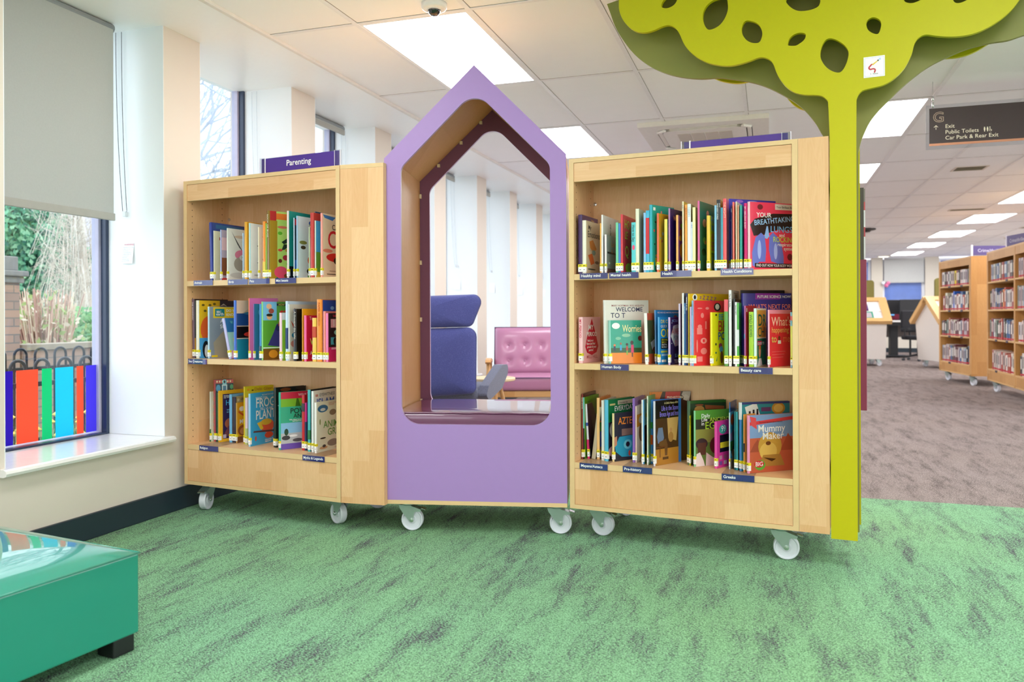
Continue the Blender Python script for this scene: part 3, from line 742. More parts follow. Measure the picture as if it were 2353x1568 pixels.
for s_ in (0, 1):
    (ax, az), (bx, bz) = ((0.003, 1.690), (0.411, 2.0925)) if s_ == 0 else ((0.411, 2.0925), (NW - 0.003, 1.690))
    dx, dz = bx - ax, bz - az; l = math.hypot(dx, dz); nx, nz = dz / l, -dx / l
    th = 0.024
    if s_ == 0: P = [(ax, az), (bx, bz), (bx, bz - th * 1.42), (ax + 0.02, az)]
    else: P = [(ax, az), (bx, bz), (bx - 0.02, bz), (ax, az - th * 1.42)]
    b = MB(); b.plate(P, [], 0.0185, ND - 0.0185); b.build('roof_board', OAK_H, nook)
b = MB(); b.box(0.0, 0.001, 0.135, NW, ND, 0.153, 0); b.box(0, 0, 0.135, NW, 0.001, 0.153, 1); b.build('base_panel', [OAK_H, EDGE], nook)
b = MB(); b.box(0.0245, 0.0185, 0.44, NW - 0.0245, ND - 0.0185, 0.462); b.build('seat_board', OAK_H, nook)
LEATHER = mat('#6a3458', 0.25, vary=0.08, scale=12, bump=0.12, bscale=120, coat=0.9)
b = MB()
def cushion(b, x0, y0, z0, x1, y1, z1, nx, ny, puff, r=0.02, mi=0):
    """boxed cushion grid with softly crowned top"""
    g = []
    for j in range(ny + 1):
        row = []
        for i in range(nx + 1):
            u, v = i / nx, j / ny
            x = x0 + (x1 - x0) * u; y = y0 + (y1 - y0) * v
            c = (1 - (2 * u - 1) ** 6) * (1 - (2 * v - 1) ** 6)
            row.append((x, y, z1 + puff * c))
        g.append(row)
    base = len(b.v)
    for row in g: b.v += row
    w_ = nx + 1
    for j in range(ny):
        for i in range(nx):
            b.f.append([base + j * w_ + i, base + j * w_ + i + 1, base + (j + 1) * w_ + i + 1, base + (j + 1) * w_ + i]); b.m.append(mi)
    rim = [base + i for i in range(nx + 1)] + [base + j * w_ + nx for j in range(1, ny + 1)] + [base + ny * w_ + i for i in range(nx - 1, -1, -1)] + [base + j * w_ for j in range(ny - 1, 0, -1)]
    prev = rim
    for (zz, bulge) in ((z1 - 0.3 * (z1 - z0), 1), (z0 + 0.3 * (z1 - z0), 1), (z0, 0)):
        cur = []
        for k in prev:
            x, y, z = b.v[k]; xo = min(max(x, x0), x1); yo = min(max(y, y0), y1)
            ox = (-1 if abs(xo - x0) < 1e-6 else (1 if abs(xo - x1) < 1e-6 else 0)); oy = (-1 if abs(yo - y0) < 1e-6 else (1 if abs(yo - y1) < 1e-6 else 0))
            b.v.append((xo + ox * 0.003 * bulge, yo + oy * 0.003 * bulge, zz)); cur.append(len(b.v) - 1)
        for i in range(len(prev)):
            i2 = (i + 1) % len(prev); b.f.append([prev[i], cur[i], cur[i2], prev[i2]]); b.m.append(mi)
        prev = cur
    b.f.append(prev[::-1]); b.m.append(mi)
cushion(b, 0.030, 0.022, 0.4625, NW - 0.030, ND - 0.022, 0.541, 24, 16, 0.010)
cu_ = b.build('cushion', LEATHER, nook, bevel=0.006, smooth=True)
b = MB(); xs = [0.030 + (NW - 0.06) * i / 30 for i in range(31)]
b.tube([(x, 0.021 , 0.5435 + 0.001 * sin(i * 1.3)) for i, x in enumerate(xs)], 0.0032, 8); b.build('piping', LEATHER, cu_, smooth=True)
for x, y, a in ((0.088, 0.075, 0), (0.765, 0.077, 4), (0.1, 0.56, 60), (0.72, 0.56, 120)): castor(nook, x, y, a)
b = MB()
for (x, z) in ((0.0, 0), ):
    for zz in (0.52, 0.95, 1.25, 1.60): b.box(0.0245, ND - 0.032, zz, 0.034, ND - 0.0185, zz + 0.022)
    for (xx, zz) in ((0.12, 1.775), (0.24, 1.893), (0.345, 1.996)): b.box(xx, ND - 0.032, zz - 0.012, xx + 0.014, ND - 0.0185, zz + 0.004)
b.build('bracket_clip', mat('#f0dcb8', 0.4), nook)

# ---- cut out tree
FRONT = [(1.056, 1.794), (1.054, 1.802), (1.038, 1.819), (1.016, 1.827), (0.971, 1.834), (0.932, 1.849), (0.899, 1.879), (0.872, 1.924), (0.856, 1.969), (0.842, 1.988), (0.819, 2.0), (0.798, 2.001), (0.771, 1.994), (0.73, 1.986), (0.688, 1.984), (0.646, 1.992), (0.596, 2.011), (0.546, 2.047), (0.509, 2.092), (0.487, 2.143), (0.469, 2.17), (0.443, 2.185), (0.413, 2.184), (0.375, 2.173), (0.334, 2.171), (0.291, 2.188), (0.253, 2.228), (0.233, 2.272), (0.229, 2.311), (0.236, 2.355), (0.262, 2.395), (0.31, 2.412), (0.42, 2.414), (0.959, 2.414), (1.503, 2.414), (1.70, 2.40), (1.76, 2.33), (1.762, 2.25), (1.735, 2.17), (1.70, 2.115), (1.678, 2.078), (1.651, 2.045), (1.613, 2.016), (1.569, 1.994), (1.525, 1.984), (1.474, 1.985), (1.429, 1.994), (1.389, 2.005), (1.365, 1.996), (1.352, 1.975), (1.342, 1.937), (1.318, 1.89), (1.282, 1.855), (1.246, 1.837), (1.21, 1.831), (1.179, 1.826), (1.164, 1.813), (1.156, 1.794)]
HOLES = [[(0.412, 2.27), (0.417, 2.287), (0.432, 2.3), (0.455, 2.303), (0.477, 2.296), (0.475, 2.278), (0.462, 2.264), (0.44, 2.257), (0.421, 2.26)], [(0.607, 2.141), (0.589, 2.164), (0.582, 2.198), (0.59, 2.23), (0.611, 2.252), (0.64, 2.261), (0.675, 2.259), (0.682, 2.236), (0.682, 2.208), (0.668, 2.174), (0.643, 2.149)], [(0.751, 2.155), (0.778, 2.149), (0.802, 2.132), (0.815, 2.101), (0.812, 2.077), (0.802, 2.061), (0.778, 2.063), (0.754, 2.078), (0.738, 2.106), (0.737, 2.134)], [(0.911, 2.038), (0.916, 2.058), (0.932, 2.073), (0.955, 2.077), (0.976, 2.069), (0.973, 2.05), (0.958, 2.037), (0.939, 2.029), (0.916, 2.032)], [(1.056, 2.039), (1.08, 2.034), (1.108, 2.013), (1.125, 1.99), (1.129, 1.966), (1.118, 1.927), (1.099, 1.904), (1.07, 1.913), (1.045, 1.937), (1.03, 1.969), (1.031, 2.0), (1.041, 2.026)], [(0.904, 2.214), (0.92, 2.183), (0.949, 2.163), (0.985, 2.159), (1.014, 2.164), (1.027, 2.176), (1.027, 2.2), (0.992, 2.24), (0.933, 2.244)], [(1.209, 2.096), (1.226, 2.092), (1.24, 2.077), (1.241, 2.057), (1.232, 2.032), (1.214, 2.036), (1.197, 2.051), (1.191, 2.072), (1.195, 2.088)], [(1.319, 2.141), (1.331, 2.131), (1.348, 2.128), (1.369, 2.133), (1.377, 2.144), (1.354, 2.161), (1.325, 2.16)], [(1.478, 2.115), (1.489, 2.104), (1.509, 2.105), (1.523, 2.114), (1.503, 2.133), (1.481, 2.13)]]
MID = [(1.048, 1.655), (1.042, 1.678), (1.025, 1.709), (1.002, 1.753), (0.962, 1.808), (0.914, 1.853), (0.852, 1.897), (0.796, 1.929), (0.739, 1.951), (0.667, 1.971), (0.622, 1.981), (0.548, 1.986), (0.465, 2.004), (0.387, 2.034), (0.316, 2.078), (0.253, 2.138), (0.204, 2.208), (0.172, 2.268), (0.151, 2.327), (0.135, 2.372)]
MID_R = [(1.83, 2.014), (1.771, 2.004), (1.718, 1.999), (1.666, 1.987), (1.609, 1.985), (1.54, 1.975), (1.475, 1.954), (1.409, 1.925), (1.355, 1.888), (1.312, 1.852), (1.274, 1.815), (1.23, 1.771), (1.198, 1.726), (1.172, 1.665)]
def smooth_open(pts, n=4):
    out = []
    for i in range(len(pts) - 1):
        p0 = pts[max(i - 1, 0)]; p1 = pts[i]; p2 = pts[i + 1]; p3 = pts[min(i + 2, len(pts) - 1)]
        for a in range(n):
            t = a / n
            out.append(tuple(0.5 * (2 * p1[c] + (p2[c] - p0[c]) * t + (2 * p0[c] - 5 * p1[c] + 4 * p2[c] - p3[c]) * t * t + (3 * p1[c] - p0[c] - 3 * p2[c] + p3[c]) * t ** 3) for c in (0, 1)))
    return out + [pts[-1]]
TO = Matrix.Rotation(radians(RIGHT_A), 4, 'Z')
tree = thing('cutout_tree', 'lime green cut out tree of layered boards beside the right bookcase', 'decorative tree', RIGHT_O, radians(RIGHT_A))
canopy = smooth_open(FRONT)
outer = [(1.0615, 0.12)] + [(1.0615, 1.66), (1.058, 1.76)] + canopy + [(1.155, 1.66), (1.155, 0.12)]
holes = [spline(h, 3) for h in HOLES]
b = MB(); b.plate(outer, holes, 0.001, 0.019); b.build('front_board', LIME, tree, bevel=0.0012, seg=2)
mid = [(1.0615, 0.12), (1.0615, 1.60)] + smooth_open(MID) + [(0.3, 2.40), (0.42, 2.414), (1.9, 2.414), (1.95, 2.05)] + smooth_open(MID_R) + [(1.161, 1.62), (1.1605, 0.12)]
b = MB(); b.plate(mid, [], 0.135, 0.153); b.build('middle_board', OLIVE, tree, bevel=0.001, seg=1)
outer2 = [(1.0615, 0.12), (1.0615, 1.66), (1.058, 1.76)] + canopy + [(1.166, 1.66), (1.166, 0.12)]
b = MB(); b.plate(outer2, [], 0.262, 0.280); b.build('rear_board', LIME, tree, bevel=0.001, seg=1)
for z in (0.35, 0.9, 1.45):
    for ya, yb in ((0.0195, 0.1345), (0.1535, 0.2615)):
        b = MB(); b.box(1.075, ya, z, 1.135, yb, z + 0.06); b.build('spacer_block', mat('#3c3a22', 0.6), tree)
p = TO @ Vector((1.181, -0.0005, 1.871)) + Vector(RIGHT_O)
st = thing('picture_card', 'small square white card picturing a red hose on the green canopy', 'sticker', (p.x, p.y, p.z), radians(RIGHT_A))
b = MB(); b.box(0, -0.0006, 0, 0.0725, 0.0004, 0.0775, 0); b.build('card', mat('#f6f4f4', 0.35), st)
b = MB()
for q in ((0.004, 0.004, 0.0685, 0.0045), (0.004, 0.073, 0.0685, 0.0735), (0.004, 0.004, 0.0045, 0.0735), (0.068, 0.004, 0.0685, 0.0735)): b.box(q[0], -0.0008, q[1], q[2], -0.0005, q[3])
b.build('border_line', mat('#8a8ab0', 0.4), st)
b = MB(); c_ = spline([(0.0305, 0.047), (0.0225, 0.042), (0.0185, 0.036), (0.023, 0.030), (0.033, 0.031), (0.039, 0.028), (0.039, 0.022), (0.035, 0.018)], 5, False)[:-5]
b.tube([(x, -0.0006, z) for x, z in c_], 0.0034, 8); hz = b.build('hose', mat('#c02036', 0.4), st)
hz.scale = (1, 0.25, 1)
b = MB(); b.face([(0.0285, -0.0016, 0.048), (0.0325, -0.0016, 0.044), (0.0495, -0.0016, 0.0585), (0.0475, -0.0016, 0.0605)]); b.build('nozzle', mat('#e8c23a', 0.4), st)
b = MB(); b.lathe([(0.0001, 0), (0.0026, 0), (0.0026, 0.0005)], 12, M=Matrix.Translation((0.0495, -0.0016, 0.0605)) @ Matrix.Rotation(pi / 2, 4, 'X')); b.box(0.052, -0.0014, 0.062, 0.059, -0.0010, 0.0685, 1); b.build('spray', [mat('#1a1a1c'), mat('#bcd4f0')], st)
text(st, 'wording', '1. hose', 0.0095, facing(0.036, -0.0009, 0.0095, (1, 0, 0), (0, 0, 1)), mat('#28262a'), align='CENTER')

# burgundy leaflet rack fixed behind the trunk
p = TO @ Vector((1.112, 0.2815, 0.0)) + Vector(RIGHT_O)
rack = thing('leaflet_rack', 'narrow burgundy leaflet rack peeping out behind the tree trunk', 'leaflet rack', (p.x, p.y, 0.0), radians(RIGHT_A))
BURG = mat('#8c3050', 0.5)
b = MB(); b.box(-0.2, 0.002, 0.585, 0.0775, 0.045, 1.205); b.build('rack_body', BURG, rack, bevel=0.002)
b = MB(); b.box(-0.2, 0.002, 1.205, 0.068, 0.02, 1.50); b.build('rack_back', mat('#4a4440', 0.5), rack)
rr_ = random.Random(3)
for k, (z0, z1, c) in enumerate(((1.215, 1.30, '#e8e4e4'), (1.30, 1.34, '#c04a50'), (1.34, 1.41, '#f0eeec'), (1.41, 1.445, '#d05a58'), (1.445, 1.50, '#8a8078'))):
    b = MB(); b.box(-0.15, 0.0205 + 0.0035 * k, 1.2055, 0.0735, 0.0235 + 0.0035 * k, z1)
    o = b.build('leaflet', mat(c, 0.4), loc=(p.x, p.y, 0)); o.rotation_euler = (0, 0, radians(RIGHT_A)); 
    tag(o, ['white leaflet lowest in the rack behind the tree', 'red edged leaflet just above the white lowest one', 'bright white leaflet midway up the tree rack', 'pink red leaflet high in the tree rack', 'grey leaflet topmost in the rack behind the tree'][k], 'leaflet', 'leaflets in the rack behind the tree')

# shelf key, place along and into the shelf, thickness, width, height, turn, lean, colours, wording and cover art
BOOKS = [
('RT', 0.0362, 0.018, 0.0181, 0.203, 0.261, 88.0, 0, '#3a1b55', '#4a1f5e', 'dark purple spine with white title, standing leftmost', [('t', 0.55, 0.93, 0.035, 'Feelings', '#e8b070')]),
('RT', 0.0552, 0.018, 0.0165, 0.183, 0.235, 87.0, 0, '#ece6d4', '#d8c4a4', 'cream book with brown scribble cover and handwritten title', [('t', 0.12, 0.84, 0.1, 'My', '#1c1a22'), ('t', 0.08, 0.7, 0.13, 'Emotions', '#1c1a22'), ('p', [(0.2, 0.62), (0.45, 0.66), (0.7, 0.5), (0.5, 0.42), (0.25, 0.5)], '#d98a3a'), ('p', [(0.1, 0.36), (0.4, 0.4), (0.55, 0.22), (0.3, 0.18)], '#dd6a2c'), ('e', 0.5, 0.42, 0.13, 0.05, '#8aa79a'), ('e', 0.35, 0.1, 0.28, 0.015, '#4a5a50'), ('e', 0.72, 0.24, 0.14, 0.03, '#7a6a58')]),
('RT', 0.1352, 0.018, 0.006, 0.171, 0.219, 90.0, 0, '#f0b050', '#f0d8c0', 'thin white and amber spine left of the white cover', []),
('RT', 0.1418, 0.018, 0.0069, 0.24, 0.255, 90.0, 0, '#eeecea', '#e6e4e2', 'tall white book with large black letters on its cover', [('t', 0.42, 0.8, 0.13, 'a', '#1c1a22'), ('t', 0.42, 0.66, 0.13, 'k', '#1c1a22'), ('r', 0.42, 0.53, 0.8, 0.57, '#3f8fd0')]),
('RT', 0.1562, 0.018, 0.0081, 0.2, 0.169, 90.0, 0, '#efe2e4', '#a9a3a6', 'short book with grey photo cover and orange lettering', [('t', 0.35, 0.72, 0.15, 'Lov\ne', '#e8793a'), ('r', 0.05, 0.52, 0.75, 0.57, '#2e2a38'), ('e', 0.2, 0.28, 0.06, 0.03, '#f4f2ee'), ('r', 0, 0, 1, 0.14, '#8a5a5e')]),
('RT', 0.206, 0.018, 0.0112, 0.17, 0.218, 90.0, 0, '#6cc79a', '#79cfa6', 'mint green spine touching the left of the cobalt spine', []),
('RT', 0.2178, 0.018, 0.0097, 0.167, 0.214, 90.0, 0, '#3f72c4', '#4d7fcc', 'cobalt spine touching the left of the red cover', []),
('RT', 0.2284, 0.018, 0.0082, 0.24, 0.252, 90.0, 0, '#e23a48', '#e13b49', 'red book with big lime capital letters', [('t', 0.1, 0.78, 0.16, 'HO', '#c6dc3a'), ('t', 0.12, 0.6, 0.14, 'LE', '#c6dc3a'), ('t', 0.14, 0.3, 0.2, 'Q', '#c6dc3a'), ('p', [(0.45, 0.85), (0.7, 0.8), (1, 0.3), (0.8, 0.2), (0.5, 0.45)], '#262638'), ('e', 0.4, 0.1, 0.24, 0.09, '#bcd63a'), ('t', 0.3, 0.08, 0.07, '15', '#1c1a22')]),
('RT', 0.2753, 0.018, 0.018, 0.167, 0.215, 90.0, 0, '#52c8cf', '#52c8cf', 'turquoise spine with black vertical title and pink oval', [('s', 'How to Say', '#1c1a22'), ('so', '#e8507a')]),
('RT', 0.2939, 0.018, 0.0139, 0.25, 0.272, 90.0, 0, '#e9e7cf', '#c9ceb2', 'tall pale sage book with small green clothed figure', [('e', 0.5, 0.3, 0.14, 0.06, '#3f9a3a'), ('e', 0.3, 0.33, 0.09, 0.03, '#e8c8b0'), ('r', 0.4, 0.5, 0.55, 0.52, '#1c1a22'), ('r', 0.5, 0.44, 0.55, 0.48, '#1c1a22')]),
('RT', 0.3279, 0.018, 0.0095, 0.197, 0.253, 90.0, 0, '#8cc0ea', '#8cc0ea', 'pale blue spine left of the spine with red curve', []),
('RT', 0.3383, 0.018, 0.0137, 0.204, 0.262, 90.0, 0, '#3fb2d8', '#3fb2d8', 'cyan spine marked by a large red curve', [('sr', 0.3, 0.88, '#d2222e')]),
('RT', 0.3523, 0.018, 0.0133, 0.16, 0.285, 67.0, 0, '#35b0c4', '#2ba08e', 'tall teal book with tiny painted children and white badge', [('r', 0.03, 0.92, 0.13, 0.965, '#f4f2ee'), ('e', 0.4, 0.9, 0.035, 0.025, '#e88a80'), ('e', 0.07, 0.62, 0.03, 0.02, '#e05a5a'), ('r', 0.12, 0.1, 0.2, 0.22, '#e0c030'), ('r', 0.12, 0.02, 0.18, 0.1, '#1c1a22'), ('e', 0.16, 0.25, 0.03, 0.02, '#e8a050'), ('e', 0.09, 0.42, 0.02, 0.012, '#1c1a22'), ('e', 0.13, 0.75, 0.03, 0.01, '#1c1a22')]),
('RT', 0.3845, 0.018, 0.008, 0.12, 0.248, 74.0, 0, '#f0704a', '#e9a61e', 'amber book with orange spine and small triangle print', [('p', [(0.17, 0.5), (0.27, 0.53), (0.18, 0.57)], '#d04030'), ('e', 0.1, 0.58, 0.035, 0.015, '#5aa0b0'), ('e', 0.28, 0.66, 0.05, 0.03, '#c8c0a8')]),
('RT', 0.4167, 0.018, 0.0123, 0.173, 0.221, 86.0, 0, '#f0dc5a', '#2a93c6', 'short book with pale yellow spine and blue cover', [('r', 0, 0, 0.6, 0.25, '#8a3a5a')]),
('RT', 0.4338, 0.018, 0.0059, 0.208, 0.266, 78.0, 0, '#b986b6', '#3a2266', 'deep purple book with green and gold creature shape on cover', [('p', [(0.3, 0.15), (0.6, 0.6), (0.45, 0.65), (0.25, 0.45)], '#3f7a1c'), ('p', [(0.3, 0.45), (0.5, 0.62), (0.45, 0.65), (0.28, 0.55)], '#e0a020'), ('t', 0.15, 0.82, 0.08, 'W', '#e88a50')]),
('RT', 0.4659, 0.018, 0.0085, 0.184, 0.236, 85.0, 0, '#f0b060', '#8a4a9c', 'orange edged book with purple cover and orange cartoon figure', [('e', 0.25, 0.7, 0.16, 0.07, '#c6703a'), ('e', 0.3, 0.82, 0.14, 0.05, '#7ab03a'), ('e', 0.35, 0.38, 0.26, 0.14, '#ee9a28'), ('e', 0.15, 0.6, 0.1, 0.05, '#f0b040'), ('r', 0.05, 0, 0.5, 0.14, '#5a70c4')]),
('RT', 0.4915, 0.018, 0.0064, 0.141, 0.291, 87.0, 0, '#f3e6c0', '#e6b92a', 'tall cream spine with blue letters on yellow cover', [('s', '10 TO', '#2a6aa0')]),
('RT', 0.5025, 0.018, 0.0099, 0.108, 0.277, 90.0, 0, '#f0a040', '#e8902c', 'orange and white spine with title running downward', [('s', 'MARVELLOUS', '#b04010')]),
('RT', 0.5135, 0.018, 0.0137, 0.2, 0.279, 90.0, 0, '#eef0ea', '#a9a26a', 'white spine printed with small pastel symbols, olive cover', [('s', '1.2.3.4.5', '#8aa8c8')]),
('RT', 0.5278, 0.018, 0.006, 0.159, 0.204, 90.0, 0, '#dfe6f2', '#dfe6f2', 'short white and blue spine before the pale yellow one', [('s', 'HELLO', '#3a6ac0')]),
('RT', 0.5344, 0.018, 0.0114, 0.206, 0.264, 90.0, 0, '#f3eeb0', '#e8c63a', 'pale yellow spine with golden yellow cover', []),
('RT', 0.5545, 0.018, 0.0078, 0.226, 0.289, 80.0, 0, '#e86aa4', '#31725c', 'pink spine with dark green cover of children playing', [('e', 0.42, 0.85, 0.07, 0.045, '#e8957a'), ('e', 0.25, 0.7, 0.1, 0.06, '#d89a8a'), ('e', 0.25, 0.45, 0.08, 0.05, '#7ab060'), ('e', 0.2, 0.28, 0.1, 0.05, '#224a3c'), ('e', 0.28, 0.42, 0.04, 0.03, '#e8957a')]),
('RT', 0.5918, 0.018, 0.0128, 0.16, 0.227, 87.0, 0, '#ecc23a', '#f2e21e', 'yellow book with blue and red stacked capital letters', [('t', 0.1, 0.86, 0.15, 'FIVE', '#2056b8'), ('t', 0.1, 0.72, 0.15, 'WAY', '#2056b8'), ('t', 0.1, 0.56, 0.16, 'AND', '#dc2a26'), ('t', 0.1, 0.38, 0.18, 'BE', '#dc2a26'), ('t', 0.1, 0.26, 0.08, 'STUCK', '#1c1a22'), ('t', 0.12, 0.12, 0.15, 'SI', '#1c3e80'), ('t', 0.12, 0.03, 0.1, 'NO', '#2056b8')]),
('RT', 0.6232, 0.018, 0.0082, 0.209, 0.267, 90.0, 0, '#8cc6e6', '#8cc6e6', 'thin sky blue spine beside the two black spines', []),
('RT', 0.632, 0.018, 0.008, 0.113, 0.289, 90.0, 0, '#1c1a22', '#1c1a22', 'first black spine from the left with white vertical title', [('s', 'YOUR BODY WORLD', '#f4f2ee')]),
('RT', 0.6405, 0.018, 0.0069, 0.226, 0.289, 91.0, 0, '#15141c', '#e6c020', 'second black spine with a yellow cover edge', [('s', 'SPACE', '#d0d0d0')]),
('RT', 0.648, 0.018, 0.009, 0.2, 0.256, 90.0, 0, '#3e9ab0', '#3e9ab0', 'short teal spine left of the wide coral one', []),
('RT', 0.6575, 0.018, 0.013, 0.228, 0.292, 90.0, 0, '#ee5a5e', '#f07a70', 'wide coral spine standing tallest of its neighbours', [('s', 'THE MIGHTY', '#f6c0b0')]),
('RT', 0.6703, 0.08, 0.003, 0.233, 0.299, 44.0, 0, '#4a44c0', '#4c48b8', 'tall indigo patterned book rising behind the lungs cover', [('e', 0.2, 0.97, 0.08, 0.02, '#a070d0'), ('e', 0.5, 0.97, 0.1, 0.015, '#8ab0e8'), ('e', 0.75, 0.96, 0.08, 0.015, '#b080d0'), ('e', 0.1, 0.7, 0.1, 0.03, '#7aa8e0'), ('e', 0.12, 0.5, 0.1, 0.04, '#d05080')]),
('RT', 0.6889, 0.018, 0.0033, 0.205, 0.263, 90.0, 0, '#20205a', '#20205a', 'thin midnight blue spine with tiny silver lettering', [('s', 'CELLS BODY', '#c0c8d8')]),
('RT', 0.6949, 0.018, 0.0069, 0.215, 0.276, 90.0, 0, '#f06a54', '#f06a54', 'coral orange spine right of the midnight blue spine', []),
('RT', 0.707, 0.018, 0.0041, 0.194, 0.277, 86.0, 0, '#f4ecc8', '#f0e6d0', 'cream book whose pale cover top shows behind teal spine', []),
('RT', 0.7143, 0.018, 0.005, 0.102, 0.262, 86.0, 0, '#f2a884', '#f2a884', 'peach spine left of the teal and orange spine', []),
('RT', 0.7232, 0.018, 0.009, 0.102, 0.261, 86.0, 0, '#1f9c90', '#1f9c90', 'teal spine with an orange foot', [('sr', 0, 0.13, '#f0801e')]),
('RT', 0.7393, 0.018, 0.0114, 0.209, 0.268, 66.0, 0, '#d8146e', '#d8146e', 'magenta spine immediately left of the lungs cover', [('s', 'MY AMAZING BODY', '#f8d0e0')]),
('RT', 0.7522, 0.018, 0.01, 0.23, 0.273, 45.0, 0, '#f4c8d0', '#e93a58', 'crimson book with blue lungs and big title', [('p', [(0, 0.66), (0.1, 0.75), (0.5, 0.84), (1, 0.85), (1, 0.6), (0.6, 0.6), (0.3, 0.52), (0.08, 0.5)], '#201418'), ('t', 0.14, 0.78, 0.075, 'YOUR', '#f4f2ee'), ('tr', 0.09, 0.655, 0.085, 'BREATHTAKING', '#9ac4ec', 7), ('t', 0.44, 0.565, 0.1, 'LUNGS', '#7ab8ec'), ('p', [(0.33, 0.55), (0.36, 0.65), (0.39, 0.65), (0.42, 0.5), (0.37, 0.46), (0.3, 0.48)], '#8fb6ec'), ('p', [(0.05, 0.06), (0.04, 0.25), (0.12, 0.48), (0.24, 0.55), (0.32, 0.5), (0.35, 0.3), (0.33, 0.12), (0.2, 0.12), (0.1, 0.05)], '#6a78d0'), ('p', [(0.42, 0.5), (0.5, 0.56), (0.6, 0.5), (0.7, 0.36), (0.74, 0.2), (0.74, 0.07), (0.6, 0.1), (0.46, 0.13), (0.41, 0.3)], '#6a78d0'), ('e', 0.2, 0.3, 0.04, 0.14, '#a8b8f0'), ('e', 0.56, 0.28, 0.04, 0.12, '#a8b8f0'), ('t', 0.64, 0.5, 0.055, 'and', '#f4f2ee'), ('t', 0.5, 0.42, 0.085, 'ROCKING', '#c2d84a'), ('t', 0.6, 0.36, 0.055, 'respiratory', '#f4f2ee'), ('t', 0.74, 0.3, 0.055, 'system', '#f4f2ee'), ('r', 0.1, 0.035, 0.92, 0.1, '#1c1a22'), ('t', 0.13, 0.05, 0.042, 'FIND OUT HOW YOUR BODY WORKS!', '#f4f2ee'), ('r', 0.55, 0.9, 1, 0.985, '#d8ccc0'), ('t', 0.58, 0.925, 0.035, 'Your Brilliant Body', '#1c1a22'), ('e', 0.22, 0.93, 0.06, 0.04, '#701c28'), ('e', 0.88, 0.2, 0.06, 0.05, '#701c28')]),
('RM', 0.0338, 0.024, 0.0192, 0.158, 0.202, 78.0, 0, '#f6c6cc', '#eeb0b0', 'pink book with red drop shape on its cover', [('p', [(0.5, 0.97), (0.25, 0.6), (0.12, 0.35), (0.22, 0.22), (0.5, 0.16), (0.78, 0.22), (0.88, 0.35), (0.75, 0.6)], '#cc1f38'), ('t', 0.3, 0.72, 0.12, 'MY', '#f4f2ee'), ('t', 0.2, 0.58, 0.1, 'PERIOD', '#f4f2ee'), ('t', 0.25, 0.46, 0.055, 'find your', '#f4f2ee'), ('t', 0.2, 0.39, 0.055, 'flow and feel', '#f4f2ee'), ('t', 0.22, 0.32, 0.055, 'proud of your', '#f4f2ee'), ('t', 0.32, 0.25, 0.055, 'period', '#f4f2ee'), ('t', 0.2, 0.09, 0.08, 'MILLI HILL', '#b04048'), ('s', 'MY PERIOD', '#cc4058')]),
('RM', 0.1457, 0.03, 0.0131, 0.215, 0.275, 42.0, 1.5, '#e4e2dc', '#ddd8cc', 'large cream book titled with welcome in navy capitals', [('t', 0.14, 0.9, 0.03, 'MARY HOFFMAN  ROS ASQUITH', '#8a2a2a'), ('t', 0.24, 0.82, 0.075, 'WELCOME', '#22284e'), ('t', 0.12, 0.72, 0.085, 'TO T', '#22284e')]),
('RM', 0.1787, 0.12, 0.0069, 0.185, 0.228, 54.0, 0, '#f0e060', '#e8d244', 'yellow framed picture book with blue figure, behind Worries cover', [('e', 0.2, 0.85, 0.22, 0.1, '#f4f2ee'), ('p', [(0.22, 0.95), (0.38, 0.9), (0.42, 0.75), (0.3, 0.72)], '#3a56b0'), ('e', 0.7, 0.86, 0.2, 0.12, '#8a8478')]),
('RM', 0.1676, 0.03, 0.0194, 0.146, 0.187, 35.0, 2, '#8fd0c0', '#26a087', 'teal and orange picture book of small figures outdoors', [('r', 0, 0, 1, 0.27, '#ee8a24'), ('r', 0, 0.25, 1, 0.36, '#2e5a34'), ('t', 0.38, 0.73, 0.18, 'Worries', '#efe8a8'), ('e', 0.17, 0.87, 0.13, 0.07, '#f4f2ee'), ('e', 0.24, 0.58, 0.09, 0.035, '#7cc0a0'), ('e', 0.5, 0.65, 0.14, 0.04, '#8cc4a0'), ('e', 0.12, 0.42, 0.035, 0.03, '#e0763a'), ('r', 0.09, 0.3, 0.15, 0.4, '#2a3050'), ('e', 0.32, 0.46, 0.03, 0.025, '#a05a3a'), ('r', 0.29, 0.3, 0.35, 0.42, '#3a9ad0'), ('e', 0.52, 0.44, 0.04, 0.03, '#3a2420'), ('r', 0.49, 0.3, 0.55, 0.4, '#c03a30'), ('r', 0.5, 0.2, 0.54, 0.3, '#7ab83a'), ('e', 0.68, 0.48, 0.05, 0.05, '#3a2018'), ('r', 0.65, 0.25, 0.74, 0.43, '#d83a6a'), ('r', 0.67, 0.15, 0.71, 0.25, '#6a3428'), ('e', 0.95, 0.58, 0.07, 0.06, '#4a241c')]),
('RM', 0.3306, 0.03, 0.0122, 0.17, 0.218, 84.0, 1.5, '#f2efe8', '#d85a34', 'orange banded book with photo of a child', [('r', 0, 0.2, 1, 0.86, '#51603c'), ('e', 0.75, 0.72, 0.35, 0.14, '#2e1c18'), ('e', 0.8, 0.62, 0.28, 0.12, '#a4623e'), ('p', [(0.2, 0.42), (0.8, 0.55), (1, 0.4), (1, 0.25), (0.3, 0.28)], '#cfcfd2'), ('e', 0.6, 0.27, 0.28, 0.07, '#8a4a3a')]),
('RM', 0.3598, 0.08, 0.0066, 0.18, 0.231, 68.0, 1, '#3f8ccc', '#2484c8', 'bright blue book with strapline rising behind its twin', [('t', 0.05, 0.94, 0.03, 'FIZZ AND SIZZ AMAZING ANSWERS BY', '#f4f2ee'), ('e', 0.82, 0.84, 0.1, 0.06, '#8a4a30')]),
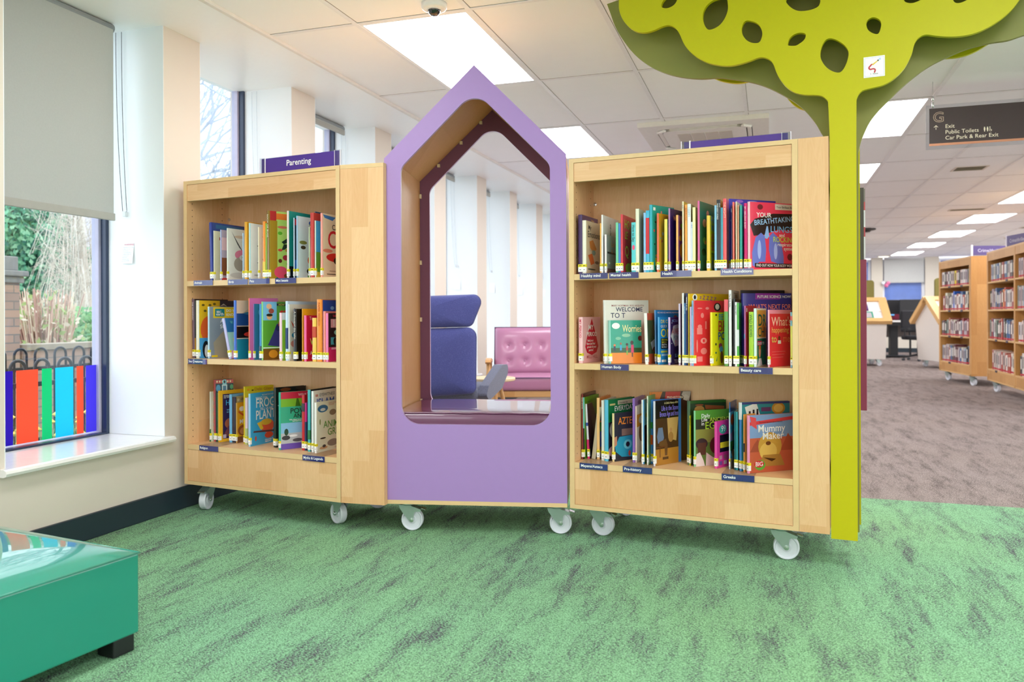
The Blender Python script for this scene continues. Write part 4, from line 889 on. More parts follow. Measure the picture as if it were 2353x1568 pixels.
('RM', 0.3835, 0.03, 0.0072, 0.156, 0.201, 67.0, 0, '#54a0d8', '#2a8ad0', 'blue book with yellow letters about staying safe online', [('t', 0.04, 0.87, 0.08, 'DR C', '#f0d848'), ('t', 0.04, 0.78, 0.06, 'GUIDE', '#f4f2ee'), ('t', 0.04, 0.58, 0.19, 'ON', '#f2dc3c'), ('r', 0.05, 0.33, 0.5, 0.55, '#1c1a22'), ('t', 0.08, 0.5, 0.04, 'STAYING', '#f0e040'), ('t', 0.08, 0.45, 0.04, 'SAFE IN', '#f0e040'), ('t', 0.08, 0.4, 0.04, 'DIGITAL', '#f4f2ee'), ('t', 0.08, 0.35, 0.04, 'WORLD', '#f4f2ee'), ('r', 0.05, 0.25, 0.35, 0.29, '#c8d060'), ('r', 0.08, 0.18, 0.4, 0.22, '#a8d0f0'), ('r', 0.08, 0.05, 0.3, 0.1, '#f4f2ee')]),
('RM', 0.4285, 0.03, 0.008, 0.156, 0.2, 79.0, 0, '#c8b0dc', '#33305e', 'navy starry book with white splash and lilac spine', [('t', 0.1, 0.9, 0.06, 'NICOLA', '#8ab0e0'), ('p', [(0.02, 0.6), (0.2, 0.82), (0.5, 0.85), (0.8, 0.7), (0.7, 0.4), (0.3, 0.38)], '#d8dcdc'), ('t', 0.08, 0.64, 0.14, 'AWE', '#b03a34'), ('t', 0.2, 0.52, 0.1, 'POW', '#2f7f8a'), ('t', 0.3, 0.4, 0.12, 'S', '#c02a2a'), ('t', 0.3, 0.15, 0.08, 'SURVIVE', '#8cc8e8'), ('t', 0.25, 0.03, 0.08, 'TEENS', '#f4f2ee'), ('e', 0.1, 0.88, 0.02, 0.01, '#f4f2ee'), ('e', 0.08, 0.45, 0.02, 0.01, '#f4f2ee')]),
('RM', 0.4725, 0.03, 0.0074, 0.201, 0.257, 91.0, 0, '#c9bcd6', '#8a1a7a', 'pale lilac spine on purple cover before the white spine', []),
('RM', 0.4874, 0.03, 0.0069, 0.234, 0.301, 91.0, 0, '#f2f2f0', '#b8b8c0', 'tall white spine with grey cover', []),
('RM', 0.4959, 0.03, 0.0058, 0.202, 0.259, 90.0, 0, '#2c6ea8', '#2c6ea8', 'short blue spine between white and navy ones', [('s', 'THE SICK BUG', '#a8d0f0')]),
('RM', 0.5027, 0.03, 0.0074, 0.234, 0.3, 90.0, 0, '#232a62', '#232a62', 'tall navy spine with white title beside the yellow owl book', [('s', 'THE BOOK OF YOU', '#f4f2ee')]),
('RM', 0.5123, 0.026, 0.0037, 0.233, 0.298, 55.0, 0, '#f0cc24', '#ecba18', 'tall yellow book with owl badge and violet letters', [('e', 0.13, 0.95, 0.06, 0.045, '#f4f2ee'), ('e', 0.13, 0.95, 0.03, 0.03, '#1c1a22'), ('tr', 0.25, 0.93, 0.06, 'z Z Z Z Z', '#7a3a90', -6), ('e', 0.35, 0.85, 0.3, 0.04, '#4a50a8'), ('e', 0.8, 0.85, 0.2, 0.04, '#4a50a8')]),
('RM', 0.5227, 0.01, 0.0068, 0.189, 0.243, 58.0, 0, '#cfb8dc', '#cfb8dc', 'thin lilac spine left of the pale blue one', []),
('RM', 0.53, 0.01, 0.0073, 0.21, 0.269, 58.0, 0, '#8cb8e0', '#8cb8e0', 'pale blue spine adjoining the red body icon book', [('s', 'YOU AND YOUR', '#3a5a90')]),
('RM', 0.5379, 0.01, 0.004, 0.209, 0.269, 56.0, 0, '#e23a40', '#e5323c', 'red book covered in pale pink body icons', [('e', 0.13, 0.6, 0.06, 0.03, '#f08a88'), ('r', 0.05, 0.48, 0.2, 0.58, '#f08a88'), ('e', 0.24, 0.38, 0.09, 0.045, '#f4a09a'), ('e', 0.24, 0.38, 0.03, 0.025, '#e5323c'), ('e', 0.24, 0.22, 0.09, 0.05, '#f08a88'), ('e', 0.2, 0.77, 0.045, 0.04, '#f08a88'), ('e', 0.13, 0.88, 0.07, 0.01, '#f08a88'), ('r', 0.28, 0.56, 0.32, 0.68, '#f08a88'), ('e', 0.34, 0.88, 0.05, 0.02, '#f08a88'), ('e', 0.05, 0.3, 0.02, 0.1, '#f08a88'), ('r', 0.05, 0.06, 0.2, 0.14, '#f08a88'), ('e', 0.63, 0.9, 0.1, 0.065, '#221a20'), ('e', 0.63, 0.905, 0.06, 0.045, '#d8ccc0')]),
('RM', 0.6016, 0.03, 0.009, 0.124, 0.22, 68.0, 0, '#f0e228', '#f0de1a', 'yellow activity book with cartoon runner and doodles', [('t', 0.38, 0.86, 0.12, 'BE', '#2a9ad0'), ('t', 0.33, 0.64, 0.22, 'BR', '#e0452a'), ('t', 0.33, 0.48, 0.16, 'PO', '#2a3a9c'), ('e', 0.22, 0.95, 0.05, 0.02, '#1c1a22'), ('e', 0.5, 0.36, 0.12, 0.06, '#b03a60'), ('e', 0.55, 0.3, 0.12, 0.06, '#6aa0d8'), ('e', 0.58, 0.15, 0.1, 0.12, '#8a4a28'), ('e', 0.2, 0.4, 0.05, 0.025, '#3a3a30'), ('e', 0.2, 0.24, 0.05, 0.02, '#2a6a5a'), ('p', [(0.2, 0.08), (0.3, 0.18), (0.26, 0.08)], '#3a7a4a')]),
('RM', 0.659, 0.03, 0.0147, 0.212, 0.272, 90.0, 0, '#5c9a48', '#5c9a48', 'green spine with red top right of the yellow activity book', [('sr', 0.82, 1, '#e04850')]),
('RM', 0.6771, 0.03, 0.0102, 0.173, 0.31, 88.0, 0, '#ebe9ea', '#b5aca0', 'tallest white spine with grey maze patterned cover', [('r', 0.45, 0.9, 0.8, 0.95, '#1c1a22'), ('r', 0.25, 0.96, 0.95, 0.97, '#1c1a22'), ('r', 0.3, 0.75, 0.34, 0.95, '#1c1a22'), ('s', 'The Body Atlas', '#7a5a6a')]),
('RM', 0.695, 0.03, 0.006, 0.214, 0.275, 91.0, 0, '#1e1c1c', '#1e1c1c', 'black topped book behind the white and green spines', []),
('RM', 0.7015, 0.03, 0.007, 0.204, 0.261, 90.0, 0, '#f4f4f4', '#f4f4f4', 'white spine with black title left of the green spine', [('s', 'BRAINY PARTS', '#1c1a22')]),
('RM', 0.7091, 0.03, 0.0078, 0.201, 0.257, 90.0, 0, '#4aa838', '#4aa838', 'glossy green spine with white band', [('sr', 0.32, 0.58, '#d8d8dc')]),
('RM', 0.7088, 0.13, 0.003, 0.2, 0.312, 35.0, 0, '#15131c', '#181420', 'black cover edge rising highest behind the indigo book', []),
('RM', 0.7152, 0.1, 0.0136, 0.22, 0.298, 35.0, 0, '#4038a0', '#322c86', 'indigo science book with purple banner', [('r', 0.24, 0.915, 0.76, 1, '#8a2a98'), ('t', 0.28, 0.935, 0.04, 'FUTURE SCIENCE NOW!', '#f4f2ee'), ('t', 0.1, 0.78, 0.075, "WHAT'S NEXT FOR", '#f0806a')]),
('RM', 0.7366, 0.03, 0.0055, 0.099, 0.246, 70.0, 0, '#b05a98', '#a0282c', 'crimson book with multicoloured dotted spine', [('so', '#5aa0c0'), ('r', 0.06, 0.9, 0.1, 0.96, '#f4f2ee')]),
('RM', 0.7555, 0.03, 0.0173, 0.1, 0.221, 78.0, 0, '#a4cc2a', '#a4cc2a', 'wide lime green spine beside the doctor cover', [('s', 'WILD BODIES', '#2a6a40')]),
('RM', 0.7743, 0.03, 0.0099, 0.115, 0.235, 76.0, 0, '#d8f0e8', '#f0eccc', 'cream edged book with green doctor cartoon on amber', [('r', 0.05, 0.5, 0.95, 0.97, '#eeb040'), ('r', 0.05, 0.02, 0.95, 0.48, '#1f7a58'), ('t', 0.12, 0.7, 0.22, 'DR', '#1a6a4a'), ('t', 0.1, 0.52, 0.17, 'CHI', '#1a6a4a'), ('r', 0.08, 0.36, 0.5, 0.44, '#c02a4a'), ('t', 0.1, 0.375, 0.05, 'GUIDE TO', '#f4f2ee'), ('e', 0.3, 0.25, 0.12, 0.1, '#e8a87a'), ('e', 0.3, 0.33, 0.11, 0.04, '#e88a30'), ('p', [(0.08, 0.02), (0.2, 0.14), (0.45, 0.14), (0.55, 0.02)], '#f4f2ee')]),
('RM', 0.8278, 0.03, 0.0057, 0.17, 0.229, 64.0, 0, '#f6b4c8', '#e0263c', 'crimson book with pink top about growing up', [('r', 0, 0.93, 1, 1, '#f090a8'), ('t', 0.08, 0.72, 0.17, "What's", '#f8c8b8'), ('t', 0.08, 0.6, 0.105, 'happening', '#f0b060'), ('t', 0.08, 0.43, 0.14, 'to', '#d0c060'), ('t', 0.58, 0.43, 0.14, 'me', '#e86a3a'), ('e', 0.42, 0.5, 0.05, 0.04, '#6a3020'), ('r', 0.36, 0.4, 0.5, 0.46, '#f4f2ee'), ('r', 0.1, 0.26, 0.7, 0.265, '#f08a90'), ('r', 0.1, 0.21, 0.65, 0.215, '#f08a90'), ('r', 0.1, 0.16, 0.6, 0.165, '#f08a90')]),
('RM', 0.914, 0.03, 0.0071, 0.171, 0.219, 90.0, 0, '#8ccce0', '#e8e070', 'slim rainbow striped spine standing last at the right', [('sr', 0.2, 0.75, '#e8e04a'), ('sr', 0.85, 0.93, '#e05040')]),
('RB', 0.026, 0.082, 0.0065, 0.188, 0.291, 90.0, 0, '#8a2a28', '#4a2420', 'thin dark red spine standing leftmost', [('s', 'HISTORY DETECTIVE', '#f4f2ee')]),
('RB', 0.026, 0.085, 0.0113, 0.185, 0.276, 87.0, 0, '#6ac4b8', '#5f9c24', 'green covered book with turquoise and black spine', [('sr', 0, 0.5, '#1c1a22'), ('t', 0.15, 0.9, 0.03, 'TIMELINES', '#2a5a10')]),
('RB', 0.048, 0.102, 0.0087, 0.168, 0.245, 91.0, 3, '#e8e0ec', '#4a2a30', 'leaning book with pink and white spine, dark cover', [('sr', 0, 0.35, '#d82a70'), ('sr', 0.6, 0.66, '#3a50a0')]),
('RB', 0.065, 0.104, 0.0181, 0.166, 0.235, 91.0, -7, '#b8ac94', '#2a2a32', 'book turned backwards showing its beige page edges', [('s', '|||||||', '#e0d8c8')]),
('RB', 0.0909, 0.102, 0.0123, 0.168, 0.274, 90.0, 0, '#f0c080', '#e8904a', 'striped orange, green and blue book', [('r', 0, 0.45, 1, 0.63, '#3a9a34'), ('r', 0, 0.2, 1, 0.45, '#2a50c0'), ('r', 0, 0, 1, 0.2, '#8a6a5a'), ('r', 0, 0.6, 1, 0.66, '#e8762a')]),
('RB', 0.1173, 0.086, 0.0128, 0.184, 0.266, 90.0, 0, '#dfdfd8', '#dfdfd8', 'pale grey spine left of the sky blue one', []),
('RB', 0.1326, 0.08, 0.0183, 0.203, 0.27, 70.0, 0, '#58b8dc', '#12733c', 'green book with sky blue spine about everyday life', [('t', 0.22, 0.8, 0.09, 'EVERYDAY', '#f4f2ee'), ('r', 0.35, 0.9, 1, 0.97, '#d8ceb0'), ('t', 0.4, 0.915, 0.035, 'Discover the', '#1c1a22'), ('r', 0, 0, 1, 0.63, '#2a2430'), ('e', 0.15, 0.5, 0.1, 0.12, '#e8d8d0'), ('e', 0.3, 0.42, 0.12, 0.04, '#6aa83a'), ('e', 0.25, 0.15, 0.26, 0.1, '#d8a0a4'), ('e', 0.35, 0.32, 0.2, 0.05, '#7a9a3a'), ('r', 0.05, 0.9, 0.25, 0.93, '#d0c080')]),
('RB', 0.1674, 0.08, 0.0092, 0.149, 0.212, 58.0, 0, '#ecd8a0', '#2e3038', 'charcoal book with turquoise stone mask', [('t', 0.16, 0.76, 0.16, 'AZTECS', '#ee8a2a'), ('r', 0.3, 0.52, 1, 0.66, '#8a6a5c'), ('p', [(0.02, 0.3), (0.2, 0.5), (1, 0.52), (1, 0.05), (0.3, 0.08), (0.05, 0.2)], '#2a9ab8'), ('e', 0.55, 0.33, 0.17, 0.1, '#6ac4d0'), ('e', 0.55, 0.33, 0.08, 0.055, '#15161c'), ('e', 0.62, 0.14, 0.05, 0.06, '#c0503c'), ('p', [(0, 0.5), (0.1, 0.52), (0.1, 0.34), (0, 0.3)], '#c88a6a'), ('e', 0.95, 0.25, 0.08, 0.12, '#1f7a94')]),
('RB', 0.2557, 0.096, 0.0102, 0.174, 0.279, 90.0, 0, '#8a62b8', '#a478c8', 'violet spine with lilac cover and circle emblem', [('e', 0.4, 0.92, 0.14, 0.035, '#6a3a90')]),
('RB', 0.2685, 0.095, 0.0053, 0.17, 0.246, 90.0, 0, '#e8c8c4', '#f0e6d8', 'white book with orange swirl and brown figure', [('r', 0, 0.62, 0.9, 0.84, '#e69a20'), ('e', 0.45, 0.73, 0.25, 0.07, '#f4f2ee'), ('e', 0.5, 0.5, 0.3, 0.17, '#9a6a4a'), ('e', 0.6, 0.06, 0.25, 0.06, '#ee8020')]),
('RB', 0.3025, 0.071, 0.0058, 0.199, 0.277, 90.0, 0, '#f0f0ee', '#f0f0ee', 'thin white spine left of the sky and night book', []),
('RB', 0.3082, 0.073, 0.0049, 0.19, 0.277, 90.0, 0, '#6aa8dc', '#1b2244', 'book with light blue sky above dark night cover', [('r', 0, 0.6, 1, 1, '#8cbce0'), ('r', 0, 0, 1, 0.15, '#3a8a3a'), ('e', 0.4, 0.75, 0.3, 0.06, '#d0b040')]),
('RB', 0.3283, 0.061, 0.0048, 0.104, 0.295, 86.0, 0, '#e8f0dc', '#7ab070', 'cream spine with green and red accents, taller than neighbours', [('s', 'BRITAIN', '#8a6a4a')]),
('RB', 0.3139, 0.16, 0.0089, 0.192, 0.304, 35.0, 0, '#e0862a', '#4a2c1c', 'prehistoric title cover, tallest and rearmost on its shelf', [('p', [(0.0, 0.9), (0.2, 0.88), (0.28, 1), (0, 1)], '#e07a1e'), ('p', [(0.32, 0.8), (0.68, 0.8), (0.74, 1), (0.36, 1)], '#c0281c'), ('t', 0.39, 0.9, 0.035, 'PREHISTORIC', '#f0e0c0'), ('p', [(0.76, 0.95), (0.95, 0.85), (1, 1), (0.8, 1)], '#b8a898'), ('p', [(0.8, 0.88), (0.9, 0.86), (0.96, 0.92), (0.86, 0.96)], '#c8b8a8')]),
('RB', 0.3337, 0.1, 0.0097, 0.149, 0.277, 45.0, 0, '#4a94dc', '#3a78c4', 'blue edged book directly behind the fireside scene cover', [('sr', 0.3, 0.45, '#e8602a'), ('sr', 0.55, 0.65, '#3a9a50')]),
('RB', 0.3582, 0.05, 0.0079, 0.151, 0.276, 61.0, 0, '#d8d8e4', '#4a2f1c', 'dark brown book with family beside a fire', [('r', 0, 0.72, 1, 1, '#1c1410'), ('t', 0.38, 0.94, 0.035, "A Child's History of Brit", '#e8d8a0'), ('t', 0.25, 0.84, 0.085, 'Life in the Stone', '#8a78e0'), ('t', 0.18, 0.75, 0.085, 'Bronze Age and Iron', '#8a78e0'), ('r', 0, 0, 1, 0.25, '#b0792e'), ('p', [(0.5, 0.72), (0.55, 0.4), (0.9, 0.35), (1, 0.72)], '#c8a060'), ('e', 0.25, 0.64, 0.08, 0.045, '#4a2a1c'), ('p', [(0.06, 0.45), (0.12, 0.58), (0.3, 0.58), (0.36, 0.42), (0.3, 0.34), (0.1, 0.34)], '#6a7a9a'), ('p', [(0.15, 0.36), (0.45, 0.4), (0.52, 0.3), (0.5, 0.14), (0.4, 0.14), (0.38, 0.28), (0.15, 0.3)], '#6a4526'), ('e', 0.66, 0.53, 0.05, 0.035, '#c08a5a'), ('e', 0.66, 0.42, 0.11, 0.08, '#a87a44'), ('r', 0.03, 0.27, 0.4, 0.29, '#6a3a20'), ('r', 0.3, 0.08, 0.55, 0.12, '#5a3a1a'), ('r', 0.17, 0.12, 0.2, 0.27, '#6a3a20')]),
('RB', 0.4831, 0.14, 0.0173, 0.187, 0.274, 44.0, 0, '#5a7a5c', '#263a18', 'tall dark green book showing pots and old tools', [('e', 0.25, 0.86, 0.14, 0.06, '#a87a3a'), ('e', 0.25, 0.93, 0.12, 0.015, '#8a4a24'), ('p', [(0.4, 0.93), (0.95, 0.9), (0.95, 0.85), (0.42, 0.86)], '#8a4a24'), ('r', 0, 0.96, 1, 1, '#2e5a1c')]),
('RB', 0.4994, 0.113, 0.0035, 0.157, 0.213, 90.0, 0, '#ecdc1c', '#ece01c', 'bright yellow spine with black vertical title', [('s', 'MEET THE EGYPTIANS', '#1c1a22')]),
('RB', 0.5179, 0.104, 0.007, 0.185, 0.237, 46.0, 0, '#8cd09a', '#5a7a34', 'green book on daily life with two dark haired figures', [('r', 0, 0.84, 1, 1, '#5a9a34'), ('r', 0, 0.66, 1, 0.84, '#2a3322'), ('t', 0.16, 0.87, 0.07, 'Daily', '#f4f2ee'), ('t', 0.16, 0.8, 0.07, 'Life', '#f4f2ee'), ('t', 0.16, 0.73, 0.07, 'in', '#f4f2ee'), ('t', 0.4, 0.79, 0.08, 'ANCIENT', '#c8dc4a'), ('t', 0.26, 0.66, 0.14, 'EGYPT', '#a8d030'), ('r', 0, 0.42, 1, 0.66, '#8a8a40'), ('e', 0.17, 0.4, 0.17, 0.1, '#3a3030'), ('p', [(0.05, 0.42), (0.3, 0.42), (0.28, 0.2), (0.06, 0.2)], '#5a3a2a'), ('p', [(0.0, 0.0), (0.02, 0.22), (0.12, 0.25), (0.22, 0.1), (0.26, 0)], '#e8d8d4'), ('e', 0.6, 0.36, 0.2, 0.16, '#5a2420'), ('p', [(0.28, 0), (0.3, 0.24), (0.5, 0.14), (0.9, 0.2), (0.9, 0)], '#e0c8c4')]),
('RB', 0.606, 0.096, 0.0112, 0.126, 0.196, 68.0, 0, '#e04aa0', '#e23a98', 'hot pink book with black speech panel', [('e', 0.36, 0.82, 0.25, 0.1, '#4aa898'), ('t', 0.24, 0.77, 0.14, '99', '#f4f2ee'), ('r', 0.15, 0.33, 1, 0.7, '#1c141c'), ('r', 0.18, 0.42, 0.8, 0.54, '#f0d428'), ('r', 0.12, 0.18, 0.3, 0.26, '#d090a8'), ('r', 0.4, 0.18, 0.6, 0.26, '#a85a78'), ('r', 0.12, 0.06, 0.3, 0.14, '#7a4a9a'), ('r', 0.4, 0.06, 0.6, 0.14, '#d8b8c8')]),
('RB', 0.6651, 0.102, 0.004, 0.16, 0.235, 86.0, 0, '#d8ecf4', '#58b0e0', 'light blue book with hills and cartoon face', [('e', 0.25, 0.86, 0.2, 0.1, '#e8602a'), ('p', [(0, 0.62), (0.6, 0.68), (1, 0.6), (1, 0.45), (0, 0.5)], '#b09ad8'), ('r', 0, 0.32, 1, 0.48, '#3a9a48'), ('e', 0.35, 0.3, 0.25, 0.08, '#6a3a24'), ('e', 0.35, 0.25, 0.18, 0.07, '#e8b088'), ('r', 0, 0, 1, 0.18, '#c8b098')]),
('RB', 0.6619, 0.13, 0.004, 0.14, 0.275, 87.0, 0, '#3a78c0', '#2c5ea8', 'blue cover top seen behind the hill and face cover', []),
('RB', 0.6873, 0.095, 0.0073, 0.175, 0.242, 90.0, 0, '#1c6a70', '#1c6a70', 'dark teal marbled spine before the sea blue one', []),
('RB', 0.6956, 0.092, 0.0067, 0.178, 0.241, 90.0, 0, '#3aa0a8', '#3aa0a8', 'thin sea blue spine with white dots', []),
('RB', 0.7075, 0.086, 0.0133, 0.23, 0.282, 39.0, 0, '#3f86c8', '#1c7a84', 'tall teal book with temple photo and gold coin', [('sr', 0.75, 1, '#e8ecf0'), ('p', [(0.06, 0.93), (0.3, 0.99), (0.38, 0.8), (0.12, 0.76)], '#d8d4cc'), ('r', 0.14, 0.78, 0.18, 0.87, '#1c1a22'), ('r', 0.22, 0.8, 0.26, 0.89, '#1c1a22'), ('r', 0.3, 0.81, 0.34, 0.9, '#1c1a22'), ('e', 0.76, 0.9, 0.14, 0.085, '#b8802a'), ('e', 0.76, 0.9, 0.1, 0.06, '#d8a850'), ('r', 0.4, 0.86, 0.6, 0.92, '#5a2a5a'), ('r', 0, 0.97, 1, 1, '#28306a')]),
('RB', 0.7281, 0.061, 0.003, 0.2, 0.236, 57.0, 0, '#f0a050', '#e8a048', 'orange spine behind the golden mummy book', [('sr', 0.35, 0.5, '#3a3a4a')]),
('RB', 0.7426, 0.05, 0.0126, 0.22, 0.235, 44.0, 0, '#f29ac0', '#c05a3c', 'large book with golden mummy head and desert', [('r', 0, 0.6, 1, 1, '#7a9ac8'), ('p', [(0, 0.36), (0.1, 0.5), (0.18, 0.58), (0.3, 0.36)], '#a04a34'), ('p', [(0.7, 0.36), (0.88, 0.66), (1, 0.52), (1, 0.36)], '#a8482e'), ('p', [(0.0, 0.82), (1, 0.89), (1, 0.95), (0, 0.88)], '#d83a44'), ('p', [(0, 0.98), (0.14, 0.95), (0.16, 0.75), (0.04, 0.82)], '#d84a50'), ('t', 0.2, 0.855, 0.03, 'The most famous job in history', '#1c1a22'), ('e', 0.46, 0.45, 0.27, 0.24, '#c89a3e'), ('e', 0.42, 0.36, 0.2, 0.16, '#dcb458'), ('p', [(0.2, 0.1), (0.8, 0.1), (0.7, 0.3), (0.3, 0.3)], '#a87a34'), ('e', 0.42, 0.5, 0.06, 0.035, '#6a3a18'), ('p', [(0.3, 0.26), (0.55, 0.2), (0.6, 0.22), (0.5, 0.18)], '#4a2a10'), ('t', 0.18, 0.7, 0.135, 'Mummy', '#f4f2ee'), ('t', 0.28, 0.57, 0.135, 'Maker', '#f4f2ee'), ('e', 0.23, 0.13, 0.12, 0.09, '#5aa83a'), ('e', 0.21, 0.15, 0.11, 0.06, '#c8202c'), ('t', 0.12, 0.115, 0.08, 'BIG', '#f4f2ee')]),
('LT', 0.1618, 0.018, 0.0175, 0.227, 0.291, 91.0, 1.5, '#2a3a8c', '#2c4a92', 'dark blue book leaning leftmost with tall cover edge', [('r', 0.1, 0.9, 0.95, 0.97, '#2c6a9a')]),
('LT', 0.1841, 0.018, 0.004, 0.2, 0.248, 90.0, 0, '#e8e4cc', '#e9e4c0', 'cream book with red blossoms printed near its foot', [('e', 0.3, 0.2, 0.12, 0.05, '#c8463a'), ('e', 0.4, 0.12, 0.12, 0.04, '#d86a50'), ('r', 0.15, 0.82, 0.2, 0.88, '#c0483a'), ('e', 0.3, 0.92, 0.05, 0.03, '#1c1a22')]),
('LT', 0.2289, 0.018, 0.005, 0.2, 0.251, 90.0, 0, '#a8b0d8', '#b8a8b8', 'lilac topped book with brown panel below', [('r', 0, 0.1, 1, 0.45, '#8a5234'), ('r', 0, 0.6, 1, 0.85, '#e6c0c4'), ('r', 0, 0, 1, 0.05, '#d04040')]),
('LT', 0.2727, 0.018, 0.005, 0.21, 0.257, 90.0, 0, '#e8ece0', '#e4e2d8', 'pale picture book of a grey lemur', [('p', [(0.1, 0.95), (0.35, 0.65), (0.5, 0.55), (0.3, 0.7)], '#5a5a5a'), ('e', 0.45, 0.5, 0.24, 0.1, '#e0809a'), ('e', 0.4, 0.32, 0.22, 0.14, '#a49a8c'), ('e', 0.5, 0.45, 0.14, 0.06, '#d8d4cc'), ('e', 0.5, 0.46, 0.05, 0.02, '#1c1a22'), ('e', 0.4, 0.1, 0.35, 0.06, '#ccc8c0'), ('e', 0.4, 0.85, 0.2, 0.03, '#d8c0a8')]),
('LT', 0.3749, 0.018, 0.0048, 0.18, 0.227, 90.0, 0, '#a8c8e8', '#dfe4e6', 'slim pale blue book right of the lemur cover', [('r', 0, 0.1, 1, 0.28, '#e8c8b8')]),
('LT', 0.3888, 0.018, 0.0161, 0.2, 0.281, 91.0, 0, '#e0a020', '#e0a020', 'amber spine showing above its pale blue neighbour', []),
('LT', 0.416, 0.018, 0.0072, 0.22, 0.274, 90.0, 0, '#b8e0e4', '#efeeea', 'white book with orange cat sketch and black dog', [('e', 0.45, 0.78, 0.2, 0.05, '#e07a30'), ('r', 0.5, 0.82, 0.52, 0.95, '#c03a2a'), ('e', 0.6, 0.12, 0.25, 0.12, '#2a2a30'), ('r', 0.2, 0.6, 0.28, 0.61, '#1c1a22'), ('r', 0.2, 0.3, 0.3, 0.31, '#1c1a22'), ('e', 0.3, 0.08, 0.2, 0.02, '#b0b0b0')]),
('LT', 0.4747, 0.018, 0.004, 0.2, 0.251, 90.0, 0, '#f0e8c8', '#f0e6d0', 'cream book with brown dogs beside the white cat book', [('e', 0.4, 0.82, 0.3, 0.04, '#8a5234'), ('e', 0.4, 0.38, 0.3, 0.07, '#a87a4a'), ('e', 0.4, 0.15, 0.3, 0.12, '#9a5a30'), ('e', 0.5, 0.93, 0.1, 0.03, '#5a2a20')]),
('LT', 0.5044, 0.018, 0.0153, 0.216, 0.277, 90.0, 0, '#f0902c', '#f0902c', 'orange spine left of the lime and olive spine', [('sr', 0.0, 0.3, '#e8c030')]),
('LT', 0.5209, 0.018, 0.0082, 0.209, 0.267, 90.0, 0, '#8ab03a', '#8ab03a', 'thin lime spine beside the bug book', []),
('LT', 0.5303, 0.018, 0.0181, 0.25, 0.326, 71.0, 0, '#8a6a20', '#b9d46a', 'lime book covered with insects and a red flower', [('r', 0, 0, 0.16, 0.86, '#a8801e'), ('r', 0, 0.86, 0.14, 1, '#b82a2c'), ('r', 0.14, 0.88, 1, 0.97, '#ee7a30'), ('r', 0.14, 0, 1, 0.14, '#1f7a44'), ('s', 'BOOK OF BUGS', '#f0e8c0'), ('e', 0.27, 0.77, 0.11, 0.02, '#e0705a'), ('e', 0.22, 0.68, 0.05, 0.025, '#6ab030'), ('p', [(0.25, 0.55), (0.55, 0.7), (0.5, 0.58), (0.3, 0.52)], '#2a3228'), ('p', [(0.25, 0.43), (0.3, 0.52), (0.45, 0.52), (0.32, 0.44)], '#2a3228'), ('e', 0.22, 0.43, 0.05, 0.02, '#d84a40'), ('e', 0.38, 0.43, 0.05, 0.025, '#c89030'), ('e', 0.34, 0.32, 0.065, 0.04, '#b02a3a'), ('e', 0.22, 0.27, 0.04, 0.03, '#6a2a20'), ('e', 0.42, 0.23, 0.06, 0.03, '#4a5a30'), ('e', 0.24, 0.1, 0.15, 0.09, '#e04a68'), ('e', 0.4, 0.05, 0.1, 0.04, '#7a4a20')]),
('LT', 0.6531, 0.018, 0.0091, 0.24, 0.319, 90.0, 0, '#e8d8d0', '#1f9a90', 'teal jungle book right of the bug book', [('e', 0.4, 0.75, 0.3, 0.05, '#12706c'), ('e', 0.4, 0.58, 0.3, 0.04, '#12706c'), ('e', 0.3, 0.38, 0.15, 0.04, '#e0a040'), ('r', 0, 0, 1, 0.18, '#16202a'), ('t', 0.15, 0.13, 0.05, 'BIG\nO', '#e0e0e0')]),
('LT', 0.6918, 0.018, 0.0045, 0.2, 0.284, 90.0, 0, '#b8c8d8', '#2a3a48', 'dark starry book with red top and blue foot', [('r', 0, 0.88, 1, 0.98, '#c8303a'), ('r', 0, 0.1, 1, 0.3, '#2a6ac0')]),
('LT', 0.7099, 0.018, 0.0056, 0.23, 0.292, 90.0, 0, '#a8c8e8', '#e2ebf2', 'white garden bird book with blue title letters', [('e', 0.5, 0.91, 0.16, 0.05, '#3a6ac0'), ('e', 0.5, 0.88, 0.14, 0.03, '#5a9a3a'), ('t', 0.34, 0.75, 0.1, 'BIG', '#2f7fc8'), ('t', 0.34, 0.64, 0.1, 'GARDEN', '#3a8ad0'), ('t', 0.34, 0.54, 0.1, 'BIRD', '#2f7fc8'), ('t', 0.34, 0.45, 0.085, 'ACT', '#3a8a3a'), ('e', 0.6, 0.3, 0.3, 0.12, '#e0562a'), ('t', 0.4, 0.28, 0.09, '170', '#f4f2ee'), ('e', 0.45, 0.12, 0.18, 0.06, '#202428'), ('e', 0.16, 0.58, 0.12, 0.03, '#8a8a4a'), ('r', 0.3, 0.02, 0.9, 0.05, '#5aa03a'), ('e', 0.16, 0.5, 0.08, 0.03, '#4a3a30')]),
('LT', 0.7831, 0.018, 0.004, 0.2, 0.235, 90.0, 0, '#c8d8b0', '#3f7a3a', 'green book with yellow letters left of sky landscape cover', [('t', 0.3, 0.6, 0.2, 'M', '#e8d838'), ('e', 0.4, 0.4, 0.2, 0.06, '#6a3a90'), ('e', 0.6, 0.2, 0.2, 0.08, '#d87030'), ('e', 0.4, 0.85, 0.4, 0.04, '#c8d0b0')]),
('LT', 0.7925, 0.018, 0.0199, 0.235, 0.301, 90.0, 0, '#c03a34', '#c03a34', 'tall brick red spine rising behind green cover', []),
('LT', 0.7469, 0.1, 0.0044, 0.17, 0.312, 91.0, 0, '#e8a018', '#e8a018', 'orange cover top above the sky landscape cover', []),
